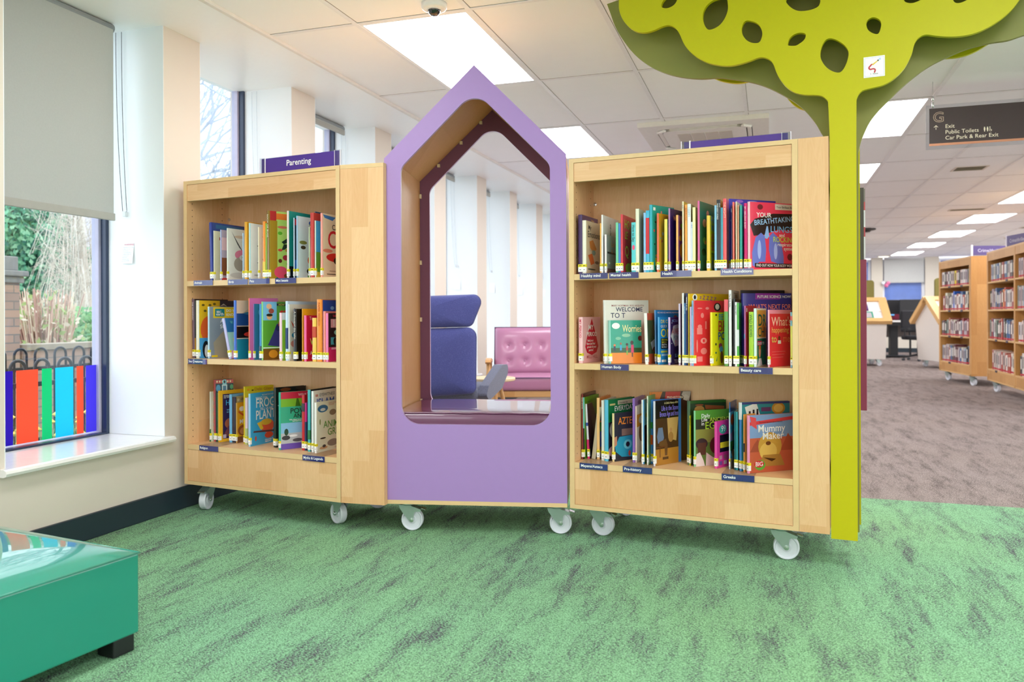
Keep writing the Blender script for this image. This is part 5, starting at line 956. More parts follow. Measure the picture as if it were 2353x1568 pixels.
('LT', 0.8179, 0.018, 0.004, 0.2, 0.264, 90.0, 0, '#e8e8d8', '#4aa8dc', 'book with blue sky over green hills cover', [('r', 0, 0.1, 1, 0.45, '#6a9a34'), ('r', 0, 0, 1, 0.1, '#e8c84a'), ('e', 0.6, 0.4, 0.4, 0.12, '#7aa83c'), ('r', 0.35, 0.8, 0.6, 0.98, '#f0c830')]),
('LT', 0.8518, 0.018, 0.0098, 0.24, 0.297, 90.0, 0, '#f09a8c', '#ecd8ba', 'cream book with red racing car and red lettering', [('p', [(0, 0.98), (0.4, 0.96), (0.3, 0.9), (0.05, 0.93)], '#3a7ac0'), ('t', 0.28, 0.76, 0.09, 'CAN CARS', '#2a1c20'), ('t', 0.14, 0.47, 0.3, 'CAR', '#d01f2e'), ('t', 0.5, 0.9, 0.08, 'Yo', '#1c1a22'), ('e', 0.4, 0.32, 0.3, 0.07, '#d82a28'), ('e', 0.45, 0.27, 0.12, 0.06, '#241c1c'), ('e', 0.45, 0.27, 0.05, 0.03, '#c8c0b8'), ('e', 0.15, 0.42, 0.15, 0.03, '#e88a70'), ('r', 0.12, 0.05, 0.7, 0.06, '#1c1a22'), ('r', 0.2, 0.1, 0.7, 0.11, '#9a7a60')]),
('LT', 0.7185, 0.14, 0.004, 0.13, 0.326, 91.0, 0, '#2a6aa8', '#2a6aa8', 'blue cover edge rising highest at the right end', []),
('LM', 0.029, 0.027, 0.0146, 0.234, 0.3, 91.0, 1, '#6e5362', '#2a1e24', 'mauve spine leftmost with tall dark cover behind', [('s', 'THE SAVANNAH', '#d8ccd0')]),
('LM', 0.0274, 0.03, 0.0185, 0.226, 0.29, 90.0, 0, '#2a2420', '#2a2420', 'dark brown spine with orange foot', [('sr', 0.1, 0.35, '#c8902a')]),
('LM', 0.0672, 0.014, 0.0199, 0.228, 0.292, 83.0, 0, '#e8e2cc', '#e8b822', 'yellow patterned book with orange sun and penguin', [('r', 0.55, 0.88, 1, 1, '#2e2838'), ('p', [(0.55, 0.9), (0.65, 0.95), (0.75, 0.9), (0.66, 0.92)], '#b8a8a0'), ('e', 0.25, 0.5, 0.22, 0.23, '#e8632c'), ('r', 0, 0, 1, 0.35, '#4aa0d8'), ('e', 0.17, 0.15, 0.09, 0.15, '#1c2028'), ('e', 0.19, 0.12, 0.055, 0.11, '#f4f2ee'), ('e', 0.1, 0.92, 0.04, 0.02, '#6a5a20'), ('e', 0.28, 0.92, 0.04, 0.02, '#6a5a20'), ('e', 0.4, 0.94, 0.04, 0.02, '#6a5a20'), ('e', 0.15, 0.82, 0.04, 0.02, '#6a5a20')]),
('LM', 0.1368, 0.024, 0.0093, 0.203, 0.26, 78.0, 0, '#b8d8e8', '#8a929c', 'sea lion photo book with yellow title panel', [('r', 0.1, 0.78, 1, 0.99, '#e6c31e'), ('r', 0.15, 0.81, 0.42, 0.96, '#0f7a84'), ('t', 0.19, 0.88, 0.045, 'BBC', '#f4f2ee'), ('t', 0.18, 0.83, 0.06, 'earth', '#f4f2ee'), ('t', 0.47, 0.9, 0.055, 'DO YOU', '#f4f2ee'), ('t', 0.47, 0.82, 0.055, 'KNOW?', '#f4f2ee'), ('t', 0.3, 0.69, 0.07, 'ANIM', '#f4f2ee'), ('t', 0.29, 0.58, 0.08, 'SO', '#f4f2ee'), ('p', [(0.15, 0), (0.1, 0.3), (0.35, 0.5), (0.5, 0.55), (0.6, 0.4), (0.6, 0)], '#a89a82'), ('e', 0.48, 0.5, 0.09, 0.06, '#a89a82'), ('e', 0.5, 0.51, 0.015, 0.012, '#1c1a22'), ('r', 0.05, 0.02, 0.22, 0.06, '#e6c31e')]),
('LM', 0.2933, 0.01, 0.0143, 0.16, 0.205, 91.0, 13, '#b8b4dc', '#1f6aa8', 'book leaning left with lilac spine and blue cover', [('t', 0.2, 0.86, 0.08, 'Vi', '#6ad0c0'), ('r', 0, 0.2, 1, 0.65, '#9acbc4'), ('r', 0.2, 0.2, 0.8, 0.5, '#e0cc50'), ('r', 0, 0, 1, 0.2, '#e8a0c0')]),
('LM', 0.3246, 0.01, 0.0139, 0.24, 0.289, 90.0, 0, '#3a6ac8', '#d8ccb8', 'tall book with stacked beige, night and teal picture bands', [('r', 0, 0.57, 1, 0.78, '#1c4a8c'), ('r', 0, 0.36, 1, 0.555, '#121218'), ('r', 0, 0, 1, 0.345, '#1a86a8'), ('p', [(0.15, 0.78), (0.5, 0.93), (1, 0.95), (1, 0.8), (0.6, 0.78)], '#c0b49c'), ('e', 0.5, 0.78, 0.3, 0.03, '#3a7aa0'), ('e', 0.65, 0.72, 0.12, 0.04, '#d8c838'), ('e', 0.5, 0.42, 0.3, 0.05, '#d83a30'), ('e', 0.5, 0.41, 0.18, 0.025, '#3a7a9a')]),
('LM', 0.3743, 0.06, 0.06, 0.138, 0.299, 42.0, 0, '#f07040', '#a81f78', 'orange spine with tall magenta cover behind others', []),
('LM', 0.4506, 0.01, 0.0036, 0.23, 0.271, 90.0, 0, '#6a60a8', '#3a8aa8', 'blue nature photo book with orange haze', [('e', 0.5, 0.6, 0.25, 0.2, '#b87a58'), ('e', 0.5, 0.25, 0.25, 0.08, '#3ab0e0'), ('e', 0.4, 0.85, 0.3, 0.1, '#5ab0c8')]),
('LM', 0.4881, 0.01, 0.0123, 0.105, 0.27, 74.0, 0, '#3a8acc', '#3a8acc', 'sky blue spine left of the green storytelling book', [('sr', 0, 0.25, '#1c3a5a')]),
('LM', 0.5015, 0.01, 0.0057, 0.25, 0.281, 73.0, 0, '#9adc90', '#5a9a38', 'green book with cartoon heads and caped figure', [('r', 0, 0.68, 0.3, 1, '#7ab8e0'), ('e', 0.13, 0.92, 0.06, 0.045, '#e8b088'), ('e', 0.18, 0.84, 0.06, 0.045, '#a0483c'), ('e', 0.14, 0.74, 0.06, 0.05, '#e8a880'), ('e', 0.14, 0.77, 0.07, 0.025, '#2a1c1c'), ('r', 0.3, 0.93, 1, 0.97, '#1c1a22'), ('t', 0.34, 0.935, 0.035, 'HOW TO DRAW THE', '#e8d850'), ('t', 0.5, 0.84, 0.09, 'TELLING', '#d8202c'), ('t', 0.36, 0.65, 0.22, 'STORY', '#dc2430'), ('t', 0.33, 0.58, 0.08, 'IN A', '#c82a2a'), ('p', [(0.1, 0.25), (0.22, 0.45), (0.3, 0.62), (0.45, 0.6), (0.55, 0.4), (0.6, 0.28), (0.4, 0.22)], '#3a3080'), ('e', 0.35, 0.55, 0.08, 0.06, '#2a2460'), ('e', 0.47, 0.38, 0.07, 0.05, '#5a60b8'), ('r', 0, 0.2, 1, 0.215, '#f4f2ee'), ('r', 0, 0, 1, 0.19, '#7a4a1c'), ('e', 0.22, 0.1, 0.1, 0.07, '#d88a2a'), ('e', 0.55, 0.09, 0.1, 0.06, '#d88a2a')]),
('LM', 0.6123, 0.01, 0.013, 0.2, 0.227, 90.0, 0, '#f0c8d4', '#9ccc3a', 'lime book with pink and white spine', [('t', 0.25, 0.58, 0.12, 'D', '#d8e858'), ('t', 0.2, 0.75, 0.05, 'How to\nDraw', '#1c1a22'), ('r', 0, 0.85, 1, 1, '#f0ecec'), ('e', 0.5, 0.2, 0.3, 0.12, '#8a4a30'), ('e', 0.5, 0.12, 0.2, 0.07, '#c83a50')]),
('LM', 0.6501, 0.01, 0.0129, 0.22, 0.282, 90.0, 0, '#c8dcf0', '#c8dcf0', 'white and blue spine with dark lower half', [('sr', 0.2, 0.55, '#1c3a70')]),
('LM', 0.6662, 0.01, 0.0053, 0.25, 0.267, 91.0, 0, '#e8e8e4', '#e4dccb', 'tall cream book showing a red capital letter', [('t', 0.1, 0.86, 0.08, 'A    A    A', '#a82a38'), ('p', [(0.02, 0.72), (0.15, 0.6), (0.12, 0.55)], '#d8482a'), ('e', 0.15, 0.45, 0.1, 0.05, '#3a90b0'), ('e', 0.12, 0.3, 0.1, 0.06, '#e09080')]),
('LM', 0.6981, 0.01, 0.018, 0.2, 0.245, 90.0, 0, '#14110f', '#181412', 'black spine and cover left of the amber cover', [('s', 'A thousand tiny tales', '#c8c0b0')]),
('LM', 0.7478, 0.01, 0.0042, 0.22, 0.245, 91.0, 0, '#e8a020', '#f0a81e', 'amber book behind the crimson one', [('t', 0.6, 0.92, 0.04, 'John Hegley', '#4a3010')]),
('LM', 0.7604, 0.01, 0.0114, 0.2, 0.214, 91.0, 0, '#f0609a', '#d41a48', 'crimson paperback with yellow curly lettering', [('t', 0.1, 0.9, 0.08, 'Toon', '#f0e8d8'), ('t', 0.25, 0.48, 0.17, 'P', '#f0b040'), ('t', 0.12, 0.36, 0.15, 'W', '#c8e060'), ('t', 0.2, 0.22, 0.08, 'Ba', '#f4f2ee'), ('t', 0.12, 0.14, 0.09, 'Arts', '#f4f2ee'), ('e', 0.4, 0.06, 0.25, 0.03, '#e89aa0')]),
('LM', 0.8093, 0.01, 0.0207, 0.157, 0.202, 90.0, 0, '#f0c450', '#f0c450', 'short honey yellow spine before the tall orange ones', [('sr', 0.55, 0.8, '#c84a2a')]),
('LM', 0.8361, 0.01, 0.0246, 0.157, 0.288, 90.0, 0, '#f09024', '#f0902a', 'tall orange spine with vertical title', [('s', 'PAPER WORLD', '#b84a10')]),
('LM', 0.8618, 0.01, 0.0041, 0.24, 0.285, 91.0, 0, '#e8801c', '#1c4aa8', 'blue book with black and white sheep drawing', [('e', 0.75, 0.88, 0.26, 0.1, '#1c1a22'), ('e', 0.8, 0.87, 0.2, 0.08, '#d8dce4'), ('e', 0.3, 0.87, 0.06, 0.03, '#7ab0e0')]),
('LM', 0.872, 0.01, 0.0123, 0.182, 0.233, 90.0, 0, '#f08a80', '#f08a80', 'salmon pink spine left of the black and pink cover', []),
('LM', 0.8872, 0.01, 0.0112, 0.2, 0.224, 90.0, 0, '#f07ab0', '#2a1c24', 'black and pink comic panel book at right end', [('t', 0.15, 0.92, 0.05, 'THE U', '#e8405a'), ('r', 0.08, 0.7, 0.38, 0.88, '#e8a0a8'), ('r', 0.5, 0.7, 0.9, 0.88, '#5ac0c8'), ('t', 0.55, 0.73, 0.15, 'G', '#f4f2ee'), ('t', 0.17, 0.73, 0.15, 'I', '#f4f2ee'), ('e', 0.3, 0.6, 0.1, 0.05, '#8ac0b0'), ('r', 0.5, 0.35, 0.95, 0.66, '#d83a7a'), ('r', 0.08, 0.35, 0.42, 0.5, '#4aa8b8'), ('e', 0.25, 0.42, 0.07, 0.08, '#1c1a22'), ('r', 0, 0.0, 1, 0.3, '#d8286a'), ('r', 0.1, 0.25, 0.9, 0.29, '#f0a8c0'), ('e', 0.45, 0.12, 0.16, 0.07, '#2a2a48')]),
('LB', 0.0683, 0.1, 0.0037, 0.17, 0.257, 90.0, 0, '#dfe6d8', '#cfe0c8', 'white and leaf green spine standing leftmost', [('sr', 0, 0.25, '#3a7a40')]),
('LB', 0.0613, 0.13, 0.036, 0.094, 0.317, 57.0, 0, '#b8404a', '#20323e', 'largest book, red diamond pattern border and painted eye', [('r', 0.0, 0.94, 1, 1, '#c84a44'), ('p', [(0.03, 0.97), (0.08, 0.99), (0.13, 0.97), (0.08, 0.95)], '#f0d8b0'), ('p', [(0.18, 0.97), (0.23, 0.99), (0.28, 0.97), (0.23, 0.95)], '#f0d8b0'), ('p', [(0.33, 0.97), (0.38, 0.99), (0.43, 0.97), (0.38, 0.95)], '#f0d8b0'), ('p', [(0.63, 0.97), (0.68, 0.99), (0.73, 0.97), (0.68, 0.95)], '#f0d8b0'), ('p', [(0.78, 0.97), (0.83, 0.99), (0.88, 0.97), (0.83, 0.95)], '#f0d8b0'), ('e', 0.5, 0.955, 0.12, 0.06, '#8ac4d0'), ('e', 0.5, 0.965, 0.05, 0.025, '#1c1a22'), ('e', 0.15, 0.86, 0.13, 0.06, '#4a90b8'), ('e', 0.9, 0.88, 0.1, 0.04, '#5aa070'), ('r', 0.35, 0.8, 0.65, 0.92, '#c8d8dc'), ('r', 0.41, 0.8, 0.59, 0.9, '#4a7a98'), ('sd', '#f0704a')]),
('LB', 0.1054, 0.11, 0.0034, 0.16, 0.252, 90.0, 0, '#3a6a38', '#e0e0c8', 'black and cream patterned book with green leaves', [('e', 0.5, 0.85, 0.4, 0.06, '#2a4a30'), ('e', 0.5, 0.6, 0.4, 0.05, '#3a7a3a'), ('e', 0.5, 0.4, 0.4, 0.05, '#1c1a22'), ('e', 0.5, 0.2, 0.4, 0.06, '#2a5a3a'), ('e', 0.5, 0.08, 0.4, 0.03, '#5a9a4a')]),
('LB', 0.1183, 0.108, 0.0121, 0.151, 0.263, 74.0, 0, '#e8b020', '#ecb222', 'yellow framed book with fireworks photo', [('r', 0.09, 0.06, 1, 0.93, '#33204a'), ('r', 0.09, 0.02, 1, 0.06, '#ecb222'), ('t', 0.13, 0.88, 0.03, 'Holidays Around\nthe WORLD', '#f4f2ee'), ('t', 0.2, 0.71, 0.11, 'HANUK', '#4ab0e0'), ('t', 0.24, 0.6, 0.035, 'With Latkes\nand Light', '#7ac0e8'), ('e', 0.35, 0.35, 0.18, 0.1, '#a85a3c'), ('p', [(0.1, 0.1), (0.3, 0.3), (0.5, 0.32), (0.45, 0.1)], '#7a4048'), ('r', 0.1, 0.07, 0.22, 0.14, '#b8a8b8')]),
('LB', 0.1755, 0.127, 0.0165, 0.143, 0.245, 91.0, 0, '#6ab0dc', '#7ab8dc', 'light blue spine left of the dark study guide', []),
('LB', 0.1949, 0.128, 0.0233, 0.142, 0.233, 91.0, 0, '#2a2434', '#b8a878', 'study guide with khaki top and maroon cover', [('t', 0.22, 0.92, 0.05, 'GREEN', '#1c1a22'), ('e', 0.1, 0.93, 0.06, 0.03, '#d8d0b0'), ('r', 0.05, 0, 1, 0.87, '#4a1f30')]),
('LB', 0.2269, 0.121, 0.0042, 0.149, 0.204, 90.0, 0, '#d8b060', '#e6a526', 'amber book with white speech bubble and animals', [('e', 0.22, 0.84, 0.13, 0.06, '#f4f2ee'), ('t', 0.1, 0.47, 0.12, 'MUM', '#f4f2ee'), ('p', [(0.05, 0.8), (0.5, 0.62), (0.45, 0.58), (0.05, 0.75)], '#d05a2a'), ('e', 0.3, 0.3, 0.28, 0.14, '#9a5a34'), ('e', 0.3, 0.28, 0.18, 0.09, '#c88a5a'), ('r', 0, 0, 1, 0.15, '#8a5a3a')]),
('LB', 0.302, 0.106, 0.019, 0.139, 0.235, 74.0, 0, '#e8ccd0', '#e8ccd0', 'pale pink spine left of the frog book', [('sr', 0, 0.35, '#b8c880')]),
('LB', 0.2777, 0.12, 0.0152, 0.159, 0.289, 71.0, 0, '#d0b818', '#d8be1c', 'yellow cover top with name lettering behind frog book', [('t', 0.3, 0.92, 0.06, 'Debi Gliori', '#a85a10'), ('r', 0.05, 0.92, 0.13, 0.96, '#e89a20'), ('e', 0.24, 0.93, 0.04, 0.01, '#1c1a22')]),
('LB', 0.3637, 0.066, 0.0098, 0.204, 0.261, 91.0, 0, '#9acce8', '#3aa6d8', 'sky blue book with orange frog on a branch', [('t', 0.4, 0.94, 0.025, 'BIG QUESTIONS ABOUT', '#f4f2ee'), ('t', 0.17, 0.88, 0.045, 'WHAT CAN', '#f4f2ee'), ('t', 0.17, 0.72, 0.19, 'FROGS', '#f4f2ee'), ('t', 0.33, 0.66, 0.05, 'TELL US ABOUT', '#f4f2ee'), ('t', 0.17, 0.49, 0.19, 'PLANTS', '#f4f2ee'), ('e', 0.6, 0.34, 0.24, 0.13, '#e8563a'), ('p', [(0.22, 0.42), (0.35, 0.44), (0.45, 0.3), (0.35, 0.28)], '#e8c03a'), ('e', 0.55, 0.42, 0.2, 0.06, '#eab83a'), ('p', [(0.08, 0.25), (0.1, 0.28), (0.95, 0.24), (0.95, 0.2)], '#5a3a3c'), ('e', 0.65, 0.16, 0.16, 0.06, '#d8482e'), ('e', 0.17, 0.13, 0.03, 0.05, '#c84a3a'), ('t', 0.5, 0.06, 0.03, 'DISCOVER THE\nAMAZING', '#f4f2ee')]),
('LB', 0.4915, 0.1, 0.0205, 0.176, 0.293, 75.0, 0, '#15261c', '#191c1e', 'tall black and green space book behind poverty cover', [('e', 0.3, 0.96, 0.18, 0.03, '#7a4020'), ('e', 0.05, 0.7, 0.01, 0.006, '#f4f2ee'), ('e', 0.1, 0.5, 0.01, 0.006, '#f4f2ee')]),
('LB', 0.5624, 0.057, 0.0158, 0.215, 0.277, 63.0, 0, '#2fb898', '#38a884', 'book on poverty with green field and landfill photos', [('r', 0, 0.88, 1, 1, '#c82a44'), ('t', 0.42, 0.92, 0.05, 'WHAT CAN', '#f0c8c8'), ('r', 0, 0.74, 1, 0.88, '#7ab02c'), ('p', [(0.35, 0.74), (0.38, 0.88), (0.42, 0.88), (0.48, 0.74)], '#3a6a1c'), ('r', 0.0, 0.28, 1, 0.46, '#8ac0e4'), ('r', 0, 0.1, 1, 0.28, '#b8bcc0'), ('r', 0, 0, 1, 0.1, '#6a50b0'), ('t', 0.22, 0.62, 0.1, 'POVE', '#122018'), ('t', 0.3, 0.54, 0.08, 'AND', '#122018'), ('t', 0.2, 0.5, 0.025, 'Why there is poverty', '#f4f2ee'), ('t', 0.28, 0.475, 0.025, 'and how we can', '#f4f2ee'), ('e', 0.13, 0.3, 0.05, 0.06, '#2a4a34'), ('e', 0.12, 0.2, 0.1, 0.04, '#3a3a40'), ('e', 0.4, 0.15, 0.12, 0.03, '#54545a'), ('e', 0.3, 0.23, 0.1, 0.02, '#f0f0f0')]),
('LB', 0.6757, 0.092, 0.0162, 0.178, 0.265, 90.0, 0, '#c82a30', '#c82a30', 'crimson spine between poverty cover and blue spine', [('sr', 0.7, 0.85, '#3a3a3a')]),
('LB', 0.6941, 0.091, 0.0112, 0.179, 0.229, 90.0, 0, '#c01878', '#2450a0', 'short magenta and blue spine', [('sr', 0, 0.6, '#20305a')]),
('LB', 0.7295, 0.07, 0.0145, 0.2, 0.294, 91.0, 0, '#4ab0b4', '#1c1a1e', 'teal spine with black cover rising behind eyewitness cover', [('sr', 0.2, 0.35, '#2a7a4a')]),
('LB', 0.7567, 0.064, 0.012, 0.206, 0.289, 91.0, 0, '#e8ecea', '#e6e2dc', 'white museum style book with blue title letters', [('t', 0.2, 0.9, 0.055, 'EYEWITNESS', '#3a4a5a'), ('r', 0.05, 0.9, 0.15, 0.94, '#c88a80'), ('t', 0.08, 0.74, 0.14, 'ISLAM', '#1f4fb0')]),
('LB', 0.7847, 0.052, 0.0109, 0.218, 0.238, 90.0, 0, '#f0eee8', '#dfe0cc', 'cream animal book with green title and drawings', [('e', 0.2, 0.86, 0.18, 0.075, '#2a6a98'), ('e', 0.2, 0.84, 0.09, 0.03, '#c8d0d0'), ('t', 0.4, 0.94, 0.03, 'KEVIN CROSS\nGRAHAM', '#c89080'), ('t', 0.22, 0.47, 0.15, 'ANIMAL', '#4a8a34'), ('t', 0.36, 0.31, 0.15, 'GRIM', '#4a8a34'), ('e', 0.55, 0.76, 0.12, 0.06, '#8a7a68'), ('e', 0.2, 0.27, 0.1, 0.015, '#1c1a22'), ('e', 0.22, 0.08, 0.14, 0.03, '#c8a078'), ('e', 0.24, 0.11, 0.06, 0.03, '#3a3a40'), ('e', 0.55, 0.15, 0.2, 0.07, '#8a8078'), ('e', 0.1, 0.6, 0.02, 0.06, '#7a8a50'), ('t', 0.6, 0.03, 0.03, 'CREAM', '#c07868')]),
]
# ================================================================== books
PAGES = mat('#e9e2d0', 0.8, vary=0.08, scale=300)
STK_Y = mat('#efe021', 0.35, vary=0.02); STK_W = mat('#f4f4f2', 0.35, vary=0.02)
INK = mat('#20202a', 0.5)
def arc_poly(cu, cv, ru, rv, n=20): return [(cu + ru * cos(2 * pi * k / n), cv + rv * sin(2 * pi * k / n)) for k in range(n)]
SHELF_Z = {'T': 1.1602, 'M': 0.7702, 'B': 0.3372}
PLACE = {'RT': 'top shelf by the tree', 'RM': 'middle shelf by the tree', 'RB': 'bottom shelf by the tree', 'LT': 'top shelf by the window', 'LM': 'middle shelf by the window', 'LB': 'bottom shelf by the window'}
def make_book(rec):
    key, s, d, tk, w, h, th, lean, sc, cc, desc, art = rec
    o, ang = (RIGHT_O, RIGHT_A) if key[0] == 'R' else (LEFT_O, LEFT_A)
    p = Matrix.Rotation(radians(ang), 4, 'Z') @ Vector((s, d, 0)) + Vector(o)
    lift = 0.0003 + max(0.0, -lean) * 0.0003
    t = thing('book', desc + ', ' + PLACE[key], 'book', (p.x, p.y, SHELF_Z[key[1]] + lift), 0, 'books on the ' + PLACE[key])
    t.rotation_euler = (Matrix.Rotation(radians(ang + th - 90), 3, 'Z') @ Matrix.Rotation(radians(-lean), 3, 'Y')).to_euler()
    glossy = dict(rough=0.26, coat=0.25, vary=0.05, scale=25)
    sm, cm = mat(sc, **glossy), mat(cc, **glossy)
    bt = min(0.0022, tk * 0.22)
    b = MB()
    # spine slightly rounded
    nseg = 6 if tk > 0.007 else 2
    pr = [(tk * k / nseg, 0.0016 * (1 - math.sin(pi * k / nseg))) for k in range(nseg + 1)]
    for k in range(nseg):
        (x0, y0), (x1, y1) = pr[k], pr[k + 1]
        b.face([(x0, y0, 0), (x1, y1, 0), (x1, y1, h), (x0, y0, h)], 0)
    b.face([(x, y, h) for x, y in pr] + [(tk, 0.004, h), (0, 0.004, h)], 0); b.face(([(x, y, 0) for x, y in pr] + [(tk, 0.004, 0), (0, 0.004, 0)])[::-1], 0)
    b.face([(0, 0.0016, 0), (0, 0.0016, h), (0, 0.006, h), (0, 0.006, 0)], 0); b.face([(tk, 0.0016, 0), (tk, 0.006, 0), (tk, 0.006, h), (tk, 0.0016, h)], 0)
    b.box(0, 0.004, 0, bt, w, h, 1); b.box(tk - bt, 0.006, 0, tk, w, h, 1)
    b.build('cover', [sm, cm], t)
    b = MB(); b.box(bt, 0.0035, 0.002, tk - bt, w - 0.003, h - 0.002); b.build('page_block', PAGES, t)
    # library sticker round the spine
    if not desc.startswith('book turned'):
        e = 0.0004; wrap = 0.012
        b = MB(); b.box(-e, -e, 0.010, tk + e, wrap, 0.031, 0); b.box(-e, -e, 0.031, tk + e, wrap, 0.043, 1)
        b.face([(tk * 0.3, -e * 1.4, 0.018), (tk * 0.7, -e * 1.4, 0.018), (tk * 0.7, -e * 1.4, 0.0205), (tk * 0.3, -e * 1.4, 0.0205)], 2)
        b.face([(tk * 0.15, -e * 1.4, 0.035), (tk * 0.85, -e * 1.4, 0.035), (tk * 0.85, -e * 1.4, 0.038), (tk * 0.15, -e * 1.4, 0.038)], 2)
        b.build('spine_sticker', [STK_W, STK_Y, INK], t)
    pic = MB(); pm = []; k = 0
    def midx(c):
        m_ = mat(c, **glossy)
        if m_ not in pm: pm.append(m_)
        return pm.index(m_)
    for a in art:
        if a[0] in ('r', 'e', 'p'):
            k += 1; x = tk + 0.00012 + 0.00006 * k
            if a[0] == 'r': P = [(a[1], a[2]), (a[3], a[2]), (a[3], a[4]), (a[1], a[4])]; c = a[5]
            elif a[0] == 'e': P = arc_poly(a[1], a[2], a[3], a[4]); c = a[5]
            else: P = a[1]; c = a[2]
            if a[0] == 'p':
                A = sum(P[i][0] * P[(i + 1) % len(P)][1] - P[(i + 1) % len(P)][0] * P[i][1] for i in range(len(P)))
                if A < 0: P = P[::-1]
            y0 = 0.0065
            P3 = [(x, min(max(y0 + u * (w - y0), y0), w), min(max(v, 0), 1) * h) for u, v in P]
            mi = midx(c)
            if a[0] == 'p' and len(P3) > 4:
                tri = geometry.tessellate_polygon([[Vector(q) for q in P3]])
                for f in tri:
                    q = [P3[i] for i in f]
                    n_ = (Vector(q[1]) - Vector(q[0])).cross(Vector(q[2]) - Vector(q[0]))
                    pic.face(q if n_.x > 0 else q[::-1], mi)
            else: pic.face(P3, mi)
        elif a[0] in ('sr',):
            pic.box(-0.0002, -0.0002, a[1] * h, tk + 0.0002, 0.006, a[2] * h, midx(a[3]))
        elif a[0] == 'so':
            pic.face([(tk * 0.5 + tk * 0.32 * cos(q), -0.0003, h * 0.5 + 0.011 * sin(q)) for q in [2 * pi * i / 16 for i in range(16)]], midx(a[1]))
        elif a[0] == 'sd':
            for q in range(7):
                z = h * (0.09 + 0.12 * q)
                pic.face([(tk * 0.2, -0.0003, z), (tk * 0.5, -0.0003, z - 0.015), (tk * 0.8, -0.0003, z), (tk * 0.5, -0.0003, z + 0.015)], midx(a[1]))
        elif a[0] in ('t', 'tr'):
            u, v, sz, s_, c = a[1:6]; x = tk + 0.0001 + 0.00006 * (k + 1) + 0.00025
            y = 0.0065 + u * (w - 0.0065)
            if a[0] == 'tr':
                r_ = radians(a[6]); U = (0, cos(r_), sin(r_)); V = (0, -sin(r_), cos(r_))
            else: U, V = (0, 1, 0), (0, 0, 1)
            text(t, 'title', s_, sz * h * 1.3, facing(x, y, v * h, U, V), mat(c, 0.35, vary=0.02), avail=(w - y) * 0.99, bold=0.01)
        elif a[0] == 's':
            sz = min(tk * 0.85, 0.016)
            text(t, 'spine_title', a[1], sz, facing(tk * 0.5 - sz * 0.33, -0.0005, h * 0.95, (0, 0, -1), (1, 0, 0)), mat(a[2], 0.35, vary=0.02), avail=h * 0.72, bold=0.01)
    if pic.f: pic.build('cover_picture', pm, t)
    return t
for rec in BOOKS: make_book(rec)
# ================================================================== seating
TEAL = mat('#078c76', 0.4, vary=0.03, scale=8, bump=0.03, bscale=250, coat=1.0)
ott = thing('ottoman', 'low turquoise leatherette block seat in the near left corner', 'ottoman', (-1.765, 1.862, 0), radians(-7.5))
# corner at the origin, body runs to -x and -y
b = MB(); X0, Y0 = -0.98, -0.95
g = []; nx, ny = 30, 24
for j in range(ny + 1):
    for i in range(nx + 1):
        u, v = i / nx, j / ny
        c = ((1 - abs(2 * u - 1) ** 5) * (1 - abs(2 * v - 1) ** 5)) ** 0.6
        b.v.append((X0 * (1 - u), Y0 * (1 - v), 0.285 + 0.038 * c))
for j in range(ny):
    for i in range(nx):
        k = j * (nx + 1) + i; b.f.append([k, k + 1, k + nx + 2, k + nx + 1]); b.m.append(0)
b.build('seat_top', TEAL, ott, smooth=True)
b = MB(); b.box(X0 + 0.001, Y0 + 0.001, 0.052, -0.001, -0.001, 0.2855); b.build('seat_body', TEAL, ott, bevel=0.006, seg=3)
b = MB()
for pa, pb in (((X0, 0), (0, 0)), ((0, 0), (0, Y0)), ((0, Y0), (X0, Y0)), ((X0, Y0), (X0, 0))): b.tube([(pa[0], pa[1], 0.286), (pb[0], pb[1], 0.286)], 0.0028, 8)
b.build('piping', TEAL, ott, smooth=True)
BLACKP = mat('#16181a', 0.45)
for x, y in ((-0.045, -0.045), (-0.045, Y0 + 0.05), (X0 + 0.05, -0.05), (X0 + 0.05, Y0 + 0.05)):
    b = MB(); b.box(x - 0.035, y - 0.035, 0.0, x + 0.035, y + 0.035, 0.052); b.build('leg', BLACKP, ott, bevel=0.004)

# high back blue armchair, seen from behind
BLUEF = fabric('patterned_blue_fabric', '#41488c', '#525aa0', 110)
GREYF = fabric('slate_seat_fabric', '#565a70', '#626680', 70)
BEECH = OAK_H
def soft_slab(name, m, parent, prof, y_of, thick, seg=14):
    """padded shell: outline prof in x-z, curved in plan by y_of(x)"""
    b = MB(); cx = sum(p[0] for p in prof) / len(prof); cz = sum(p[1] for p in prof) / len(prof)
    rings = []
    SS = [0.0, 0.12, 0.25, 0.38, 0.5, 0.6, 0.7, 0.8, 0.88, 0.94, 0.985, 1.0]; K = len(SS)
    for side in range(2):
        for k in range(K):
            s = SS[k] if side == 0 else SS[K - 1 - k]
            dep = thick / 2 * math.sqrt(max(0.0, 1 - max(0, (s - 0.6) / 0.4) ** 2)) if s > 0.6 else thick / 2
            sg = -1 if side == 0 else 1
            ring = []
            for x, z in prof:
                xx = cx + (x - cx) * s; zz = cz + (z - cz) * s
                ring.append((xx, y_of(xx, zz) + sg * dep, zz))
            rings.append(ring)
    n = len(prof)
    for r in rings: b.v += r
    for i in range(len(rings) - 1):
        for k in range(n):
            k2 = (k + 1) % n; b.f.append([i * n + k, i * n + k2, (i + 1) * n + k2, (i + 1) * n + k]); b.m.append(0)
    return b.build(name, m, parent, smooth=True)
arm = thing('armchair', 'blue patterned high back armchair on wooden legs seen from behind', 'armchair', (-2.335, 5.29, 0), radians(3), 'lounge seats beyond the purple house')
back = fillet([(-0.35, 0.36), (0.33, 0.42), (0.335, 0.90), (-0.335, 0.88)], [0.05, 0.05, 0.07, 0.07], 6)
